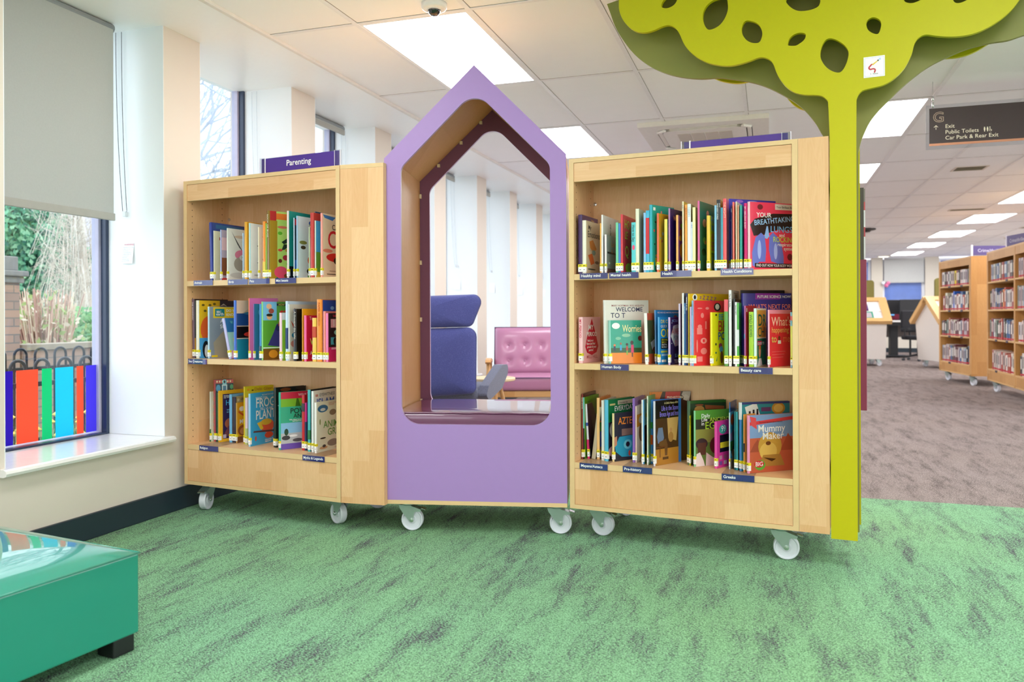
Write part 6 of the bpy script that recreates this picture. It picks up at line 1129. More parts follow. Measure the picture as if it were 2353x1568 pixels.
soft_slab('backrest', BLUEF, arm, back, lambda x, z: 0.45 * x * x - 0.05, 0.09)
head = fillet([(-0.31, 0.885), (0.30, 0.900), (0.37, 1.085), (0.335, 1.135), (-0.35, 1.12), (-0.385, 1.07)], [0.05, 0.05, 0.06, 0.05, 0.05, 0.06], 6)
soft_slab('headrest', BLUEF, arm, head, lambda x, z: 0.55 * x * x - 0.05, 0.10)
b = MB(); b.box(-0.33, 0.0, 0.36, 0.33, 0.56, 0.46); b.build('seat', GREYF, arm, bevel=0.04, seg=4, smooth=True)
for s_ in (-1, 1):
    pr = fillet([(0.02, 0.40), (0.10, 0.36), (0.44, 0.42), (0.62, 0.53), (0.60, 0.595), (0.45, 0.60), (0.08, 0.47)], [0.02, 0.03, 0.08, 0.05, 0.04, 0.05, 0.03], 5)
    b = MB(); b.plate(pr, [], -0.035, 0.035); b.v = [(s_ * 0.365 + y, x, z) for x, y, z in b.v]
    b.build('armrest', GREYF, arm, bevel=0.02, seg=4, smooth=True)
WOODL = OAK_V
b = MB()
b.box(-0.30, 0.02, 0.30, 0.30, 0.07, 0.355); b.box(-0.30, 0.47, 0.31, 0.30, 0.52, 0.355)
b.box(-0.31, 0.02, 0.30, -0.27, 0.52, 0.36); b.box(0.27, 0.02, 0.30, 0.31, 0.52, 0.36)
b.build('seat_frame', OAK_H, arm, bevel=0.006)
for sx in (-1, 1):
    for y0_, y1_ in ((0.05, -0.06), (0.48, 0.60)):
        b = MB(); b.tube([(sx * 0.29, y0_, 0.34), (sx * 0.31, y1_, 0.0)], [0.026, 0.017], 10); b.build('leg', OAK_V, arm, smooth=True)

MAUVE = mat('#b47a9c', 0.3, vary=0.04, scale=10, bump=0.1, bscale=200, coat=0.2)
PIPE = mat('#5c3860', 0.35)
def make_sofa(label, m, loc, rz, group):
    t = thing('sofa', label, 'sofa', loc, rz, group)
    W = 1.30
    # backrest with a grid of deep buttons
    b = MB(); nx, nz = 60, 30; BT = [(0.165 + 0.155 * i, z) for i in range(7) for z in (0.55, 0.70)]
    x0, x1, z0, z1 = 0.03, W - 0.03, 0.42, 0.865
    for j in range(nz + 1):
        for i in range(nx + 1):
            u, v = i / nx, j / nz; x = x0 + (x1 - x0) * u; z = z0 + (z1 - z0) * v
            edge = ((1 - abs(2 * u - 1) ** 14) * (1 - abs(2 * v - 1) ** 8)) ** 0.5
            dd = sum(math.exp(-((x - bx) ** 2 + (z - bz) ** 2) / 0.0016) for bx, bz in BT)
            dd2 = sum(math.exp(-((x - bx) ** 2 + (z - bz) ** 2) / 0.00022) for bx, bz in BT)
            b.v.append((x, 0.50 + 0.22 * (z - 0.4) - 0.065 * edge + 0.016 * min(dd, 1) + 0.014 * min(dd2, 1), z))
    for j in range(nz):
        for i in range(nx):
            k = j * (nx + 1) + i; b.f.append([k, k + 1, k + nx + 2, k + nx + 1]); b.m.append(0)
    base = len(b.v)
    # rear face
    for (x, z) in ((x0, z0), (x1, z0), (x1, z1), (x0, z1)): b.v.append((x, 0.56 + 0.22 * (z - 0.4), z))
    b.f.append([base + 3, base + 2, base + 1, base]); b.m.append(0)
    e = lambda i, j: j * (nx + 1) + i
    b.f.append([base, base + 1] + [e(i, 0) for i in range(nx, -1, -1)]); b.m.append(0)
    b.f.append([base + 2, base + 3] + [e(i, nz) for i in range(0, nx + 1)]); b.m.append(0)
    b.f.append([base + 1, base + 2] + [e(nx, j) for j in range(nz, -1, -1)]); b.m.append(0)
    b.f.append([base + 3, base] + [e(0, j) for j in range(0, nz + 1)]); b.m.append(0)
    bk = b.build('backrest', m, t, smooth=True)
    b = MB(); Y_ = lambda z: 0.50 + 0.22 * (z - 0.4)
    b.tube([(x0, Y_(z0), z0), (x0, Y_(z1), z1), (x1, Y_(z1), z1), (x1, Y_(z0), z0)], 0.006, 8); b.build('piping', PIPE, bk, smooth=True)
    for bx, bz in BT:
        b = MB(); b.lathe([(0.0001, -0.009), (0.008, -0.006), (0.011, 0.0)], 12, M=Matrix.Translation((bx, Y_(bz) - 0.040, bz)) @ Matrix.Rotation(-pi / 2, 4, 'X')); b.build('button', m, bk, smooth=True)
    b = MB(); cushion(b, 0.03, -0.06, 0.315, W - 0.03, 0.50, 0.425, 30, 14, 0.02); sc_ = b.build('seat_cushion', m, t, bevel=0.02, seg=3, smooth=True)
    b = MB(); b.tube([(0.03, -0.062, 0.428), (W - 0.03, -0.062, 0.428)], 0.0055, 8); b.build('piping', PIPE, sc_, smooth=True)
    b = MB(); b.box(0.0, -0.04, 0.255, W, 0.0, 0.31); b.box(0, 0.50, 0.255, W, 0.54, 0.31); b.box(0.0, 0.0, 0.255, 0.03, 0.50, 0.31); b.box(W - 0.03, 0, 0.255, W, 0.50, 0.31)
    b.build('seat_rail', OAK_H, t, bevel=0.006)
    for sx, x in ((-1, -0.012), (1, W + 0.012)):
        b = MB(); b.tube([(x, -0.05, 0.0), (x, -0.02, 0.30), (x, -0.045, 0.555)], [0.016, 0.022, 0.018], 10); b.build('leg', OAK_V, t, smooth=True)
        b = MB(); b.tube([(x, 0.62, 0.0), (x, 0.53, 0.30), (x, 0.55, 0.54)], [0.016, 0.022, 0.018], 10); b.build('leg', OAK_V, t, smooth=True)
        pr = [(-0.13, 0.572), (-0.11, 0.590), (0.10, 0.598), (0.56, 0.560), (0.56, 0.535), (0.10, 0.570), (-0.10, 0.556)]
        b = MB(); b.plate(pr, [], -0.024, 0.024); b.v = [(x + y_, x_, z_) for x_, y_, z_ in b.v]; b.build('armrest', OAK_H, t, bevel=0.007, seg=3)
    return t
make_sofa('mauve buttoned sofa with wooden arms seen through the purple house', MAUVE, (-2.365, 6.60, 0), radians(18), 'lounge seats beyond the purple house')
make_sofa('blue sofa far behind the mauve sofa, mostly hidden', mat('#3c4a98', 0.5), (-2.20, 9.0, 0.02), radians(14), 'lounge seats beyond the purple house')['category'] = 'sofa'
tb = thing('side_table', 'round pale wood side table between blue armchair and mauve sofa', 'side table', (-2.17, 6.10, 0), radians(10))
b = MB(); b.lathe([(0.0001, 0.446), (0.185, 0.446), (0.195, 0.452), (0.195, 0.468), (0.19, 0.472), (0.0001, 0.472)], 48); b.build('table_top', mat('#e8cfa4', 0.35, vary=0.05, scale=14), tb)
for k in range(4):
    a = k * pi / 2 + 0.5
    b = MB(); b.tube([(0.06 * cos(a), 0.06 * sin(a), 0.446), (0.17 * cos(a), 0.17 * sin(a), 0.0)], [0.02, 0.013], 8); b.build('leg', OAK_V, tb, smooth=True)
# ================================================================== far end of the room
def frame_of(ax, ay, bx, by):
    return math.atan2(by - ay, bx - ax), math.hypot(bx - ax, by - ay)
RED_ST = mat('#c0303c', 0.4, vary=0.02)
FARBOOKS = ['#d8d0d0', '#b8a8b0', '#6a3a44', '#2a2628', '#8a9a90', '#c8b8b0', '#4a6a9a', '#a85a4a', '#e8e0d8', '#7a8aa0', '#943a44', '#3a4a44', '#c0b0a8', '#d8d4c0', '#55504e', '#b04a3a', '#9aa8b8', '#e0c8c0']
CNAME = {'#d8d0d0': 'pale grey', '#b8a8b0': 'mauve grey', '#6a3a44': 'maroon', '#2a2628': 'black', '#8a9a90': 'sage grey', '#c8b8b0': 'beige', '#4a6a9a': 'blue', '#a85a4a': 'brick red', '#e8e0d8': 'off white', '#7a8aa0': 'steel blue', '#943a44': 'crimson', '#3a4a44': 'dark green', '#c0b0a8': 'stone', '#d8d4c0': 'ivory', '#55504e': 'charcoal', '#b04a3a': 'rust', '#9aa8b8': 'pale blue', '#e0c8c0': 'blush', '#e8d020': 'yellow', '#2f6ad0': 'bright blue', '#e88a4a': 'orange'}
ORDN = ['first', 'second', 'third', 'fourth', 'fifth', 'sixth', 'seventh', 'eighth', 'ninth', 'tenth', 'eleventh', 'twelfth', 'thirteenth', 'fourteenth', 'fifteenth', 'sixteenth', 'seventeenth', 'eighteenth', 'nineteenth', 'twentieth', 'twenty first', 'twenty second']
rnd = random.Random(11)
BOOK_MESH = {}
def far_book(parent_o, rz, x, y, z, tk, h, w, c, label, group, lean=0.0):
    key = (c,)
    if key not in BOOK_MESH:
        b = MB(); b.box(0, 0, 0, 1, 1, 1, 0); b.box(-0.01, -0.004, 0.03, 1.01, 0.05, 0.12, 1); b.box(0.08, 0.01, 0.99, 0.92, 0.98, 1.003, 2)
        b.box(0.25, -0.003, 0.35, 0.75, 0.01, 0.85, 3)
        r_, g_, b_, _ = rgb(c); lum = r_ + g_ + b_
        BOOK_MESH[key] = b.mesh('book', [mat(c, 0.4), RED_ST, PAGES, mat('#efe9e0' if lum < 0.7 else '#6a5a60', 0.4)])
    o = bpy.data.objects.new('book', BOOK_MESH[key]); COL.objects.link(o)
    p = Matrix.Rotation(rz, 4, 'Z') @ Vector((x, y, 0)) + Vector(parent_o)
    o.location = (p.x, p.y, z + (0.0 if lean >= 0 else 0.0)); o.scale = (tk, w, h)
    o.rotation_euler = (Matrix.Rotation(rz, 3, 'Z') @ Matrix.Rotation(lean, 3, 'Y')).to_euler()
    return tag(o, label, 'book', group)

def far_case(o, rz, bays, label, rows, group, case_word, end_panel=False):
    t = thing('bookcase', label, 'bookcase', (o[0], o[1], 0), rz, 'tall honey maple bookcases at the far right')
    Wt_ = sum(bays) + 0.06 * (len(bays) + 1); D_ = 0.30; zb, zt = 0.135, 1.765
    x = 0; xs = []
    for i in range(len(bays) + 1):
        b = MB(); b.box(x, 0, zb, x + 0.06, D_, zt - 0.02); x += 0.06; b.build('upright', ORANGE_V, t)
        if i < len(bays): xs.append((x, x + bays[i])); x += bays[i]
    b = MB(); b.box(0, 0, zt - 0.02, Wt_, D_, zt); b.build('top_panel', OREDGE, t)
    b = MB(); b.box(0, 0, zb - 0.0, Wt_, D_, zb + 0.018); b.build('base_panel', OREDGE, t)
    for (x0, x1) in xs:
        b = MB(); b.box(x0, 0.002, zt - 0.115, x1, 0.02, zt - 0.02); b.build('header_rail', ORANGE_V, t)
        b = MB(); b.box(x0, 0.002, zb + 0.018, x1, 0.02, rows[0] - 0.02); b.build('plinth', ORANGE_V, t)
        b = MB(); b.box(x0, D_ - 0.015, zb + 0.018, x1, D_, zt - 0.02); b.build('back_panel', ORANGE_V, t)
        for z in rows: 
            b = MB(); b.box(x0, 0.0, z - 0.02, x1, D_ - 0.016, z); b.build('shelf', OREDGE, t)
    if end_panel:
        b = MB(); b.box(Wt_ + 0.001, 0.0, zb, Wt_ + 0.012, D_ + 0.3, zt); b.build('end_panel', ORANGE_V, t)
        b = MB(); b.box(0, D_ + 0.001, zb, Wt_, D_ + 0.3, zt); b.build('rear_bay', ORANGE_V, t)
    nx = 0
    for cx, cy in ((0.18, 0.06), (Wt_ - 0.12, 0.06)): castor(t, cx, cy, 20, False)
    tops = rows[1:] + [zt - 0.115]
    for bi, (x0, x1) in enumerate(xs):
        for ri, z in enumerate(rows):
            head = tops[ri] - z
            rowname = ['bottom', 'third', 'second', 'top'][ri]
            bw = ' of left bay' if len(xs) > 1 and bi == 0 else (' of right bay' if len(xs) > 1 else '')
            x = x0 + 0.02 + (0.10 if (bi == 1 and ri == 0) or (len(xs) > 1 and ri == 0) else 0.0) + (0.05 if rnd.random() < 0.4 else 0); n = 0
            last = x1 - 0.02 - rnd.random() * 0.05
            while x < last - 0.03 and n < (5 if bi == 1 else 22):
                tk = rnd.uniform(0.05, 0.085); hh = min(head - 0.05, rnd.uniform(0.205, 0.262)); c = rnd.choice(FARBOOKS)
                if case_word.startswith('end') and ri == 2 and n == 6: c = '#2f6ad0'; hh = 0.27
                if case_word.startswith('end') and ri == 3 and n == 8: c = '#e8d020'
                if len(xs) > 1 and ri == 2 and n == 9 and bi == 0: c = '#e88a4a'
                tk = min(tk, last - x)
                far_book((o[0], o[1], 0), rz, x, 0.012 + rnd.random() * 0.012, z + 0.0004, tk - 0.0012, hh, rnd.uniform(0.14, 0.19), c,
                         '%s book, %s from left, %s shelf%s of the %s' % (CNAME[c], ORDN[n], rowname, bw, case_word), group + ', ' + rowname + ' shelf' + bw)
                x += tk; n += 1
            # small shelf tags
            for q in (0.3, 0.72):
                if rnd.random() < 0.75:
                    b = MB(); b.box(x0 + q * (x1 - x0), -0.004, z - 0.026, x0 + q * (x1 - x0) + 0.085, -0.0008, z - 0.002); b.build('shelf_tag', mat('#2a2a44', 0.4), t)
    return t
rz1, w1 = frame_of(2.439, 13.29, 2.601, 12.065)
far_case((2.439, 13.29), rz1, [w1 - 0.12], 'honey coloured bookcase standing end on at the far right, nearest the display units', [0.285, 0.665, 1.035, 1.385], 'books on the end bookcase', 'end bookcase', True)
rz2, w2 = frame_of(2.639, 11.476, 2.62, 9.04)
far_case((2.655, 11.476), rz2, [1.14, 1.14], 'two bay honey coloured bookcase at the right edge with fiction books', [0.285, 0.665, 1.035, 1.385], 'books on the right edge bookcase', 'right edge bookcase')
def far_sign(x, y, z, rz, label):
    t = thing('category_sign', label, 'sign', (x, y, z), rz, 'small purple signs on the far bookcases')
    b = MB(); b.box(0, 0, 0.012, 0.5, 0.006, 0.14); b.build('sign_board', mat('#574880', 0.4), t)
    b = MB(); b.box(-0.03, -0.002, 0, -0.005, 0.008, 0.15); b.box(0.505, -0.002, 0, 0.53, 0.008, 0.15); b.build('holder_edge', ACR_EDGE, t)
    text(t, 'wording', 'Crime/thrillers', 0.06, facing(0.06, -0.001, 0.055, (1, 0, 0), (0, 0, 1)), mat('#c8c4d8'), avail=0.4, bold=0.01)
far_sign(2.64, 12.10, 1.766, radians(18), 'small purple sign on top of the end bookcase')
far_sign(2.70, 10.75, 1.766, radians(-78), 'small purple sign on top of the right edge bookcase')

# white display units with pitched wooden tops
UNITW = mat('#e9e2dc', 0.5, vary=0.02); OL = mat('#7d7436', 0.7, vary=0.05)
def display(o, rz, L, D_, label, books):
    t = thing('display_unit', label, 'display unit', (o[0], o[1], 0), rz, 'white display units with pitched tops')
    # cross section in the local y-z plane, length along -x
    e, rdg = 0.86, 1.27
    sec = [(0.10, 0.13), (D_ - 0.10, 0.13), (D_, e), (D_ / 2, rdg - 0.03), (0, e)]
    b = MB(); b.plate(sec, [], -L, 0.0); b.v = [(y, x, z) for x, y, z in b.v]; b.f = [f[::-1] for f in b.f]; b.build('body', UNITW, t)
    for s_ in (0, 1):
        sl = (rdg - e) / (D_ / 2); ang = math.atan(sl); ln = math.hypot(D_ / 2 + 0.05, (D_ / 2 + 0.05) * sl)
        M = Matrix.Translation((0, D_ / 2, rdg)) @ (Matrix.Rotation(pi, 4, 'Z') if s_ else Matrix.Identity(4)) @ Matrix.Rotation(-ang + pi, 4, 'X') if False else None
        dy, dz = -cos(ang), -sin(ang)
        sg = 1 if s_ == 0 else -1
        def P(x, u, n): return (x, D_ / 2 + sg * (dy * u + sin(ang) * -n), rdg + dz * u + cos(ang) * n)
        b = MB()
        def bar(x0, x1, u0, u1, n0, n1, mi=0):
            pts = [P(x0, u0, n0), P(x1, u0, n0), P(x1, u1, n0), P(x0, u1, n0), P(x0, u0, n1), P(x1, u0, n1), P(x1, u1, n1), P(x0, u1, n1)]
            k = len(b.v); b.v.extend(pts)
            for q in ((0, 3, 2, 1), (4, 5, 6, 7), (0, 1, 5, 4), (1, 2, 6, 5), (2, 3, 7, 6), (3, 0, 4, 7)): b.f.append([k + i for i in q]); b.m.append(mi)
        bar(-L - 0.08, 0.08, 0, 0.10, -0.01, 0.05); bar(-L - 0.08, 0.08, ln - 0.09, ln, -0.03, 0.05); bar(-L - 0.08, -L + 0.06, 0.1, ln - 0.09, -0.03, 0.05); bar(-0.06, 0.08, 0.1, ln - 0.09, -0.03, 0.05)
        b.build('wooden_rim', OREDGE, t)
        b = MB(); bar(-L + 0.06, -0.06, 0.1, ln - 0.09, 0.0, 0.02); bar(-L + 0.06, -0.06, ln * 0.55, ln * 0.57, 0.02, 0.035); b.build('display_face', mat('#f2efec', 0.4), t)
    b = MB(); pr = fillet([(-L + 0.1, rdg - 0.05), (-0.12, rdg - 0.05), (-0.12, 1.64), (-L + 0.1, 1.64)], [0, 0, 0.06, 0.06], 8)
    b.plate(pr, [], D_ / 2 - 0.02, D_ / 2 + 0.02); b.build('screen_panel', OL, t)
    for x, y in ((-0.12, 0.16), (-0.12, D_ - 0.16), (-L + 0.12, 0.16)): castor(t, x, y, 15, False)
    for side, u, x, w, h, c, c2, lab in books:
        sg = 1 if side == 0 else -1
        dy, dz = -cos(ang), -sin(ang)
        bb = MB(); k = 0
        pts = []
        for n0, n1, mi, ins in ((0.021, 0.036, 0, 0), (0.036, 0.037, 1, 0.03)):
            x0_, x1_, u0_, u1_ = x - w + ins, x - ins, u + ins, u + h - ins
            q8 = [(xx, D_ / 2 + sg * (dy * uu - sin(ang) * nn), rdg + dz * uu + cos(ang) * nn) for nn in (n0, n1) for xx, uu in ((x0_, u0_), (x1_, u0_), (x1_, u1_), (x0_, u1_))]
            k = len(bb.v); bb.v += q8
            for q in ((0, 3, 2, 1), (4, 5, 6, 7), (0, 1, 5, 4), (1, 2, 6, 5), (2, 3, 7, 6), (3, 0, 4, 7)): bb.f.append([k + i for i in q]); bb.m.append(mi)
        ob = bb.build('book', [mat(c, 0.35), mat(c2, 0.35)], loc=(o[0], o[1], 0)); ob.rotation_euler = (0, 0, rz)
        tag(ob, lab, 'book', 'books lying on the display units')
    return t
display((2.10, 16.20), radians(6), 1.15, 0.92, 'white display unit with wooden rim just right of the tree trunk', [
    (0, 0.05, -0.40, 0.22, 0.16, '#e8b020', '#6a4a10', 'yellow book highest on the display unit by the trunk'),
    (0, 0.17, -0.55, 0.20, 0.20, '#f0a890', '#f4e8e0', 'pink orange book on the display unit by the trunk'),
    (0, 0.16, -0.28, 0.21, 0.20, '#4a2468', '#7a4a90', 'purple book on the display unit by the trunk'),
    (0, 0.40, -0.22, 0.20, 0.19, '#4aa088', '#b8b0b8', 'green and white book low on the display unit'),
    (0, 0.40, -0.68, 0.16, 0.18, '#5a6a5a', '#c8d0c8', 'grey green book lowest at the trunk edge of the unit')])
display((2.63, 16.50), radians(-162), 1.2, 0.92, 'white house shaped display unit seen end on beside the far bookcase', [
    (1, 0.08, -0.35, 0.16, 0.22, '#5a8a90', '#8ab0b0', 'teal book on the end on display unit'),
    (1, 0.12, -0.12, 0.18, 0.24, '#e8e0dc', '#b0a8b8', 'pale book on the end on display unit')])

# desks, screens and chair by the end wall
DARK = mat('#17171b', 0.5); BURGF = mat('#8a2440', 0.75, vary=0.08)
d = thing('desk', 'white topped desk on black legs by the end wall', 'desk', (2.45, 19.35, 0), radians(8))
b = MB(); b.box(0, 0, 0.80, 1.55, 0.75, 0.84); b.build('desk_top', mat('#f0ece8', 0.4), d, bevel=0.004)
b = MB(); b.box(0.22, 0.3, 0.04, 0.38, 0.44, 0.80); b.box(0.02, 0.1, 0.02, 0.58, 0.62, 0.05); b.build('pedestal_leg', DARK, d, bevel=0.004)
b = MB(); b.box(1.1, 0.3, 0.04, 1.26, 0.44, 0.80); b.box(0.9, 0.1, 0.02, 1.46, 0.62, 0.05); b.build('pedestal_leg', DARK, d, bevel=0.004)
b = MB(); b.box(0.02, 0.04, 0.72, 1.53, 0.10, 0.80); b.box(0.02, 0.6, 0.45, 1.53, 0.63, 0.72, 1); b.build('modesty_panel', [DARK, mat('#6e6460', 0.7)], d)
for k, (x0, x1) in enumerate(((2.56, 2.98), (3.0, 3.55))):
    t = thing('desk_screen', 'burgundy fabric desk screen, %s of the pair by the end wall' % ('left one' if k == 0 else 'right one'), 'desk screen', (x0, 20.2, 0.84), radians(8), 'burgundy desk screens')
    b = MB(); b.box(0, 0, -0.04, x1 - x0, 0.04, 0.36); b.build('fabric_panel', BURGF, t, bevel=0.006)
    b = MB(); b.box(x1 - x0 - 0.012, -0.004, -0.04, x1 - x0, 0.044, 0.36); b.build('edge_strip', mat('#b8b0b0', 0.4), t)
    b = MB(); b.box(0.1, 0.01, -0.84, 0.14, 0.03, -0.04); b.build('support_foot', DARK, t)
for k, (x, y, zz, s_, lab) in enumerate(((2.86, 19.8, 0.841, 1.0, 'black computer monitor on the far desk behind the nearer one'), (3.08, 19.5, 0.78, 1.0, 'nearer black computer monitor facing away by the pitched unit'))):
    t = thing('monitor', lab, 'monitor', (x, y, 0), radians(12), 'computer monitors on the far desks')
    b = MB(); b.box(-0.30, 0, 0.98, 0.30, 0.03, 1.31); b.build('screen_back', DARK, t, bevel=0.008)
    b = MB(); b.box(-0.03, 0.01, 0.842, 0.03, 0.03, 1.0); b.build('stand', DARK, t)
    b = MB(); b.box(-0.12, -0.08, 0.841, 0.12, 0.1, 0.853); b.build('stand_foot', DARK, t, bevel=0.003)
t = thing('monitor', 'switched on computer screen glowing pale blue beyond the display unit', 'monitor', (2.62, 19.95, 0), radians(55), 'computer monitors on the far desks')
b = MB(); b.box(-0.28, 0, 0.93, 0.28, 0.03, 1.27); b.build('screen_casing', DARK, t, bevel=0.006)
b = MB(); b.box(-0.265, -0.003, 0.95, 0.265, -0.0005, 1.255); b.build('display', emission('lit_screen', '#7cc4ff', 1.1), t)
b = MB(); b.box(-0.03, 0.01, 0.842, 0.03, 0.03, 0.95); b.box(-0.1, -0.06, 0.841, 0.1, 0.1, 0.85); b.build('stand', DARK, t)
c = thing('office_chair', 'black swivel office chair between the display units', 'office chair', (2.98, 18.35, 0), radians(30))
b = MB(); b.box(-0.24, -0.24, 0.44, 0.24, 0.24, 0.53); b.build('seat', mat('#1d1c22', 0.8), c, bevel=0.035, seg=3)
b = MB(); b.box(-0.22, 0.22, 0.60, 0.22, 0.28, 1.06); b.build('backrest', mat('#1d1c22', 0.8), c, bevel=0.03, seg=3)
b = MB(); b.tube([(0, 0.1, 0.46), (0, 0.25, 0.47), (0, 0.27, 0.7)], 0.02, 8); b.build('back_bracket', DARK, c)
b = MB(); b.tube([(0, 0, 0.10), (0, 0, 0.44)], 0.028, 12); b.build('gas_post', DARK, c)
for k in range(5):
    a = 2 * pi * k / 5 + 0.3
    b = MB(); b.tube([(0.02 * cos(a), 0.02 * sin(a), 0.13), (0.30 * cos(a), 0.30 * sin(a), 0.075)], [0.022, 0.014], 8); bs = b.build('base_leg', DARK, c)
    b = MB(); b.lathe([(0.0001, -0.02), (0.027, -0.02), (0.027, 0.02), (0.0001, 0.02)], 14, M=Matrix.Translation((0.30 * cos(a), 0.30 * sin(a), 0.03)) @ Matrix.Rotation(pi / 2, 4, 'X')); b.build('wheel', mat('#2c2c34', 0.4), bs)
for sx in (-1, 1):
    b = MB(); b.tube([(sx * 0.22, 0.05, 0.47), (sx * 0.29, 0.05, 0.5), (sx * 0.29, 0.05, 0.66)], 0.014, 8); b.box(sx * 0.29 - 0.03, -0.1, 0.66, sx * 0.29 + 0.03, 0.16, 0.69); b.build('armrest', DARK, c)
for k, (x, z, col_) in enumerate(((2.80, 1.785, '#f4f6ff'), (2.92, 1.78, '#f08ab4'), (2.875, 1.72, '#f07aa8'))):
    b = MB(); b.lathe([(0.0001, -0.05), (0.035, -0.036), (0.05, 0), (0.035, 0.036), (0.0001, 0.05)], 16, M=Matrix.Translation((0, 0, 0)))
    tag(b.build('paper_pompom', mat(col_, 0.6), loc=(x, FY - 0.055, z), smooth=True), ['white paper pompom stuck by the end wall window', 'upper pink paper pompom stuck by the end wall window', 'lower pink paper pompom stuck by the end wall window'][k], 'decoration', 'paper pompoms on the end wall')
# ================================================================== outdoors, seen through the windows
rn = random.Random(5)
b = MB(); b.box(-40, -6, -0.35, -3.42, 40, -0.15)
structure(b.build('ground', mat('#c4c4ba', 0.95, vary=0.1, scale=2)))
BRICK = brick_mat(); STONE = mat('#8d8a84', 0.9, vary=0.2, scale=12)
t = thing('brick_pillar', 'buff brick gate pillar with stone cap outside the nearest window', 'pillar', (-6.75, 5.07, -0.15), 0)
b = MB(); b.box(-0.3, -0.32, 0, 0.3, 0.32, 1.44); b.build('brick_shaft', BRICK, t)
b = MB(); b.box(-0.33, -0.345, 1.44, 0.33, 0.345, 1.50); b.box(-0.36, -0.37, 1.50, 0.36, 0.37, 1.55); b.box(-0.30, -0.31, 1.55, 0.30, 0.31, 1.68)
b.lathe([(0.16, 1.68), (0.12, 1.72), (0.2, 1.80), (0.24, 1.92), (0.2, 2.04), (0.0001, 2.1)], 20); b.build('stone_cap', STONE, t, bevel=0.01)
t = thing('garden_wall', 'low brick garden wall with coping outside the nearest window', 'wall', (-6.55, 5.42, -0.15), 0)
b = MB(); b.box(-0.12, 0, 0, 0.12, 9, 0.83); b.build('brick_course', BRICK, t)
b = MB(); b.box(-0.15, 0, 0.83, 0.15, 9, 0.88); b.build('coping', mat('#a89a88', 0.9, vary=0.15), t)
IRON = mat('#1a1c28', 0.35)
def railing(x, y0, y1, ztop, pitch, rad, label):
    t = thing('railing', label, 'railing', (x, y0, 0), 0, 'black bow top railings')
    b = MB(); b.box(-0.012, 0, ztop - 0.175, 0.012, y1 - y0, ztop - 0.145); b.box(-0.012, 0, 0.0, 0.012, y1 - y0, 0.03); b.build('rail', IRON, t)
    y = 0.1
    while y < y1 - y0 - pitch:
        pts = [(0, y - pitch * 0.3, -0.15), (0, y - pitch * 0.3, ztop - pitch * 0.3)] + [(0, y - pitch * 0.3 * cos(a), ztop - pitch * 0.3 + pitch * 0.3 * sin(a)) for a in [pi * k / 8 for k in range(1, 8)]] + [(0, y + pitch * 0.3, ztop - pitch * 0.3), (0, y + pitch * 0.3, -0.15)]
        b = MB(); b.tube(pts, rad, 7); b.build('bow_hoop', IRON, t, smooth=True); y += pitch
    for yy in (0.0, (y1 - y0)):
        b = MB(); b.box(-0.03, yy - 0.03, -0.15, 0.03, yy + 0.03, ztop); b.build('post', IRON, t)
    return t
railing(-4.6, 2.66, 7.0, 0.70, 0.178, 0.011, 'black bow top railing nearer the window')
railing(-5.5, 3.6, 8.6, 0.735, 0.18, 0.010, 'black bow top railing further out')

def leaf_cloud(name, mlist, parent, centre, rad, n, size, rng, flat=1.0, droop=0.0):
    b = MB()
    for k in range(n):
        while True:
            p = Vector((rng.uniform(-1, 1), rng.uniform(-1, 1), rng.uniform(-1, 1)))
            if p.length < 1 and (p.length > 0.35 or rng.random() < 0.3): break
        lump = 0.8 + 0.25 * sin(p.x * 7 + 1) * sin(p.y * 6) * cos(p.z * 5)
        c = Vector(centre) + Vector((p.x * rad[0], p.y * rad[1], p.z * rad[2])) * lump
        d = Vector((rng.uniform(-1, 1), rng.uniform(-1, 1), rng.uniform(-1, 1) - droop)).normalized(); s = d.orthogonal().normalized()
        s = Matrix.Rotation(rng.uniform(0, pi), 3, d) @ s
        L_ = size * rng.uniform(0.6, 1.5); w_ = L_ * 0.28 * flat
        b.face([c - d * L_ / 2, c + s * w_, c + d * L_ / 2, c - s * w_], rng.randrange(len(mlist)))
    return b.build(name, mlist, parent)
def branchy(b, p, d, L_, r, depth, rng, spread=0.5, up=0.1, n=3, mi=0):
    q = p + d * L_; m_ = p + d * L_ * 0.5 + Vector((rng.uniform(-1, 1), rng.uniform(-1, 1), rng.uniform(-1, 1))) * L_ * 0.07
    b.tube([p, m_, q], [r, r * 0.85, r * 0.68], 5 if depth > 1 else 4, mi, False)
    if depth <= 0: return
    for k in range(n):
        a = Vector((rng.gauss(0, spread), rng.gauss(0, spread), rng.gauss(0, spread) + up))
        branchy(b, q if k else m_.lerp(q, 0.6), (d + a).normalized(), L_ * rng.uniform(0.62, 0.9), r * 0.62, depth - 1, rng, spread, up, n, mi)
YEW = [mat('#66ac88', 0.7, vary=0.25, trans=0.4), mat('#86c49c', 0.7, vary=0.25, trans=0.4), mat('#3c7460', 0.7, vary=0.25, trans=0.3), mat('#a4d4ac', 0.7, vary=0.2, trans=0.3)]  # greens paled so the white haze outside is in the colour
t = thing('evergreen_tree', 'dense dark evergreen tree beyond the brick pillar', 'tree', (-11.6, 9.35, -0.15), 0)
b = MB(); b.tube([(0, 0, 0), (0.1, 0, 1.5), (0, 0.1, 3.2)], [0.25, 0.18, 0.1], 10); b.build('trunk', mat('#6a5548', 0.9), t, smooth=True)
leaf_cloud('crown', YEW, t, (0, 0.25, 1.95), (1.5, 1.0, 1.45), 15000, 0.10, rn, 1.0, 0.6)
TW = [mat('#d6c8b8', 0.8), mat('#e0dace', 0.8), mat('#b4aa9c', 0.8)]  # twig colours lightened to carry the outdoor haze
t = thing('bare_willow', 'pale twiggy willow with drooping bare branches beside the evergreen', 'tree', (-9.7, 9.0, -0.15), 0)
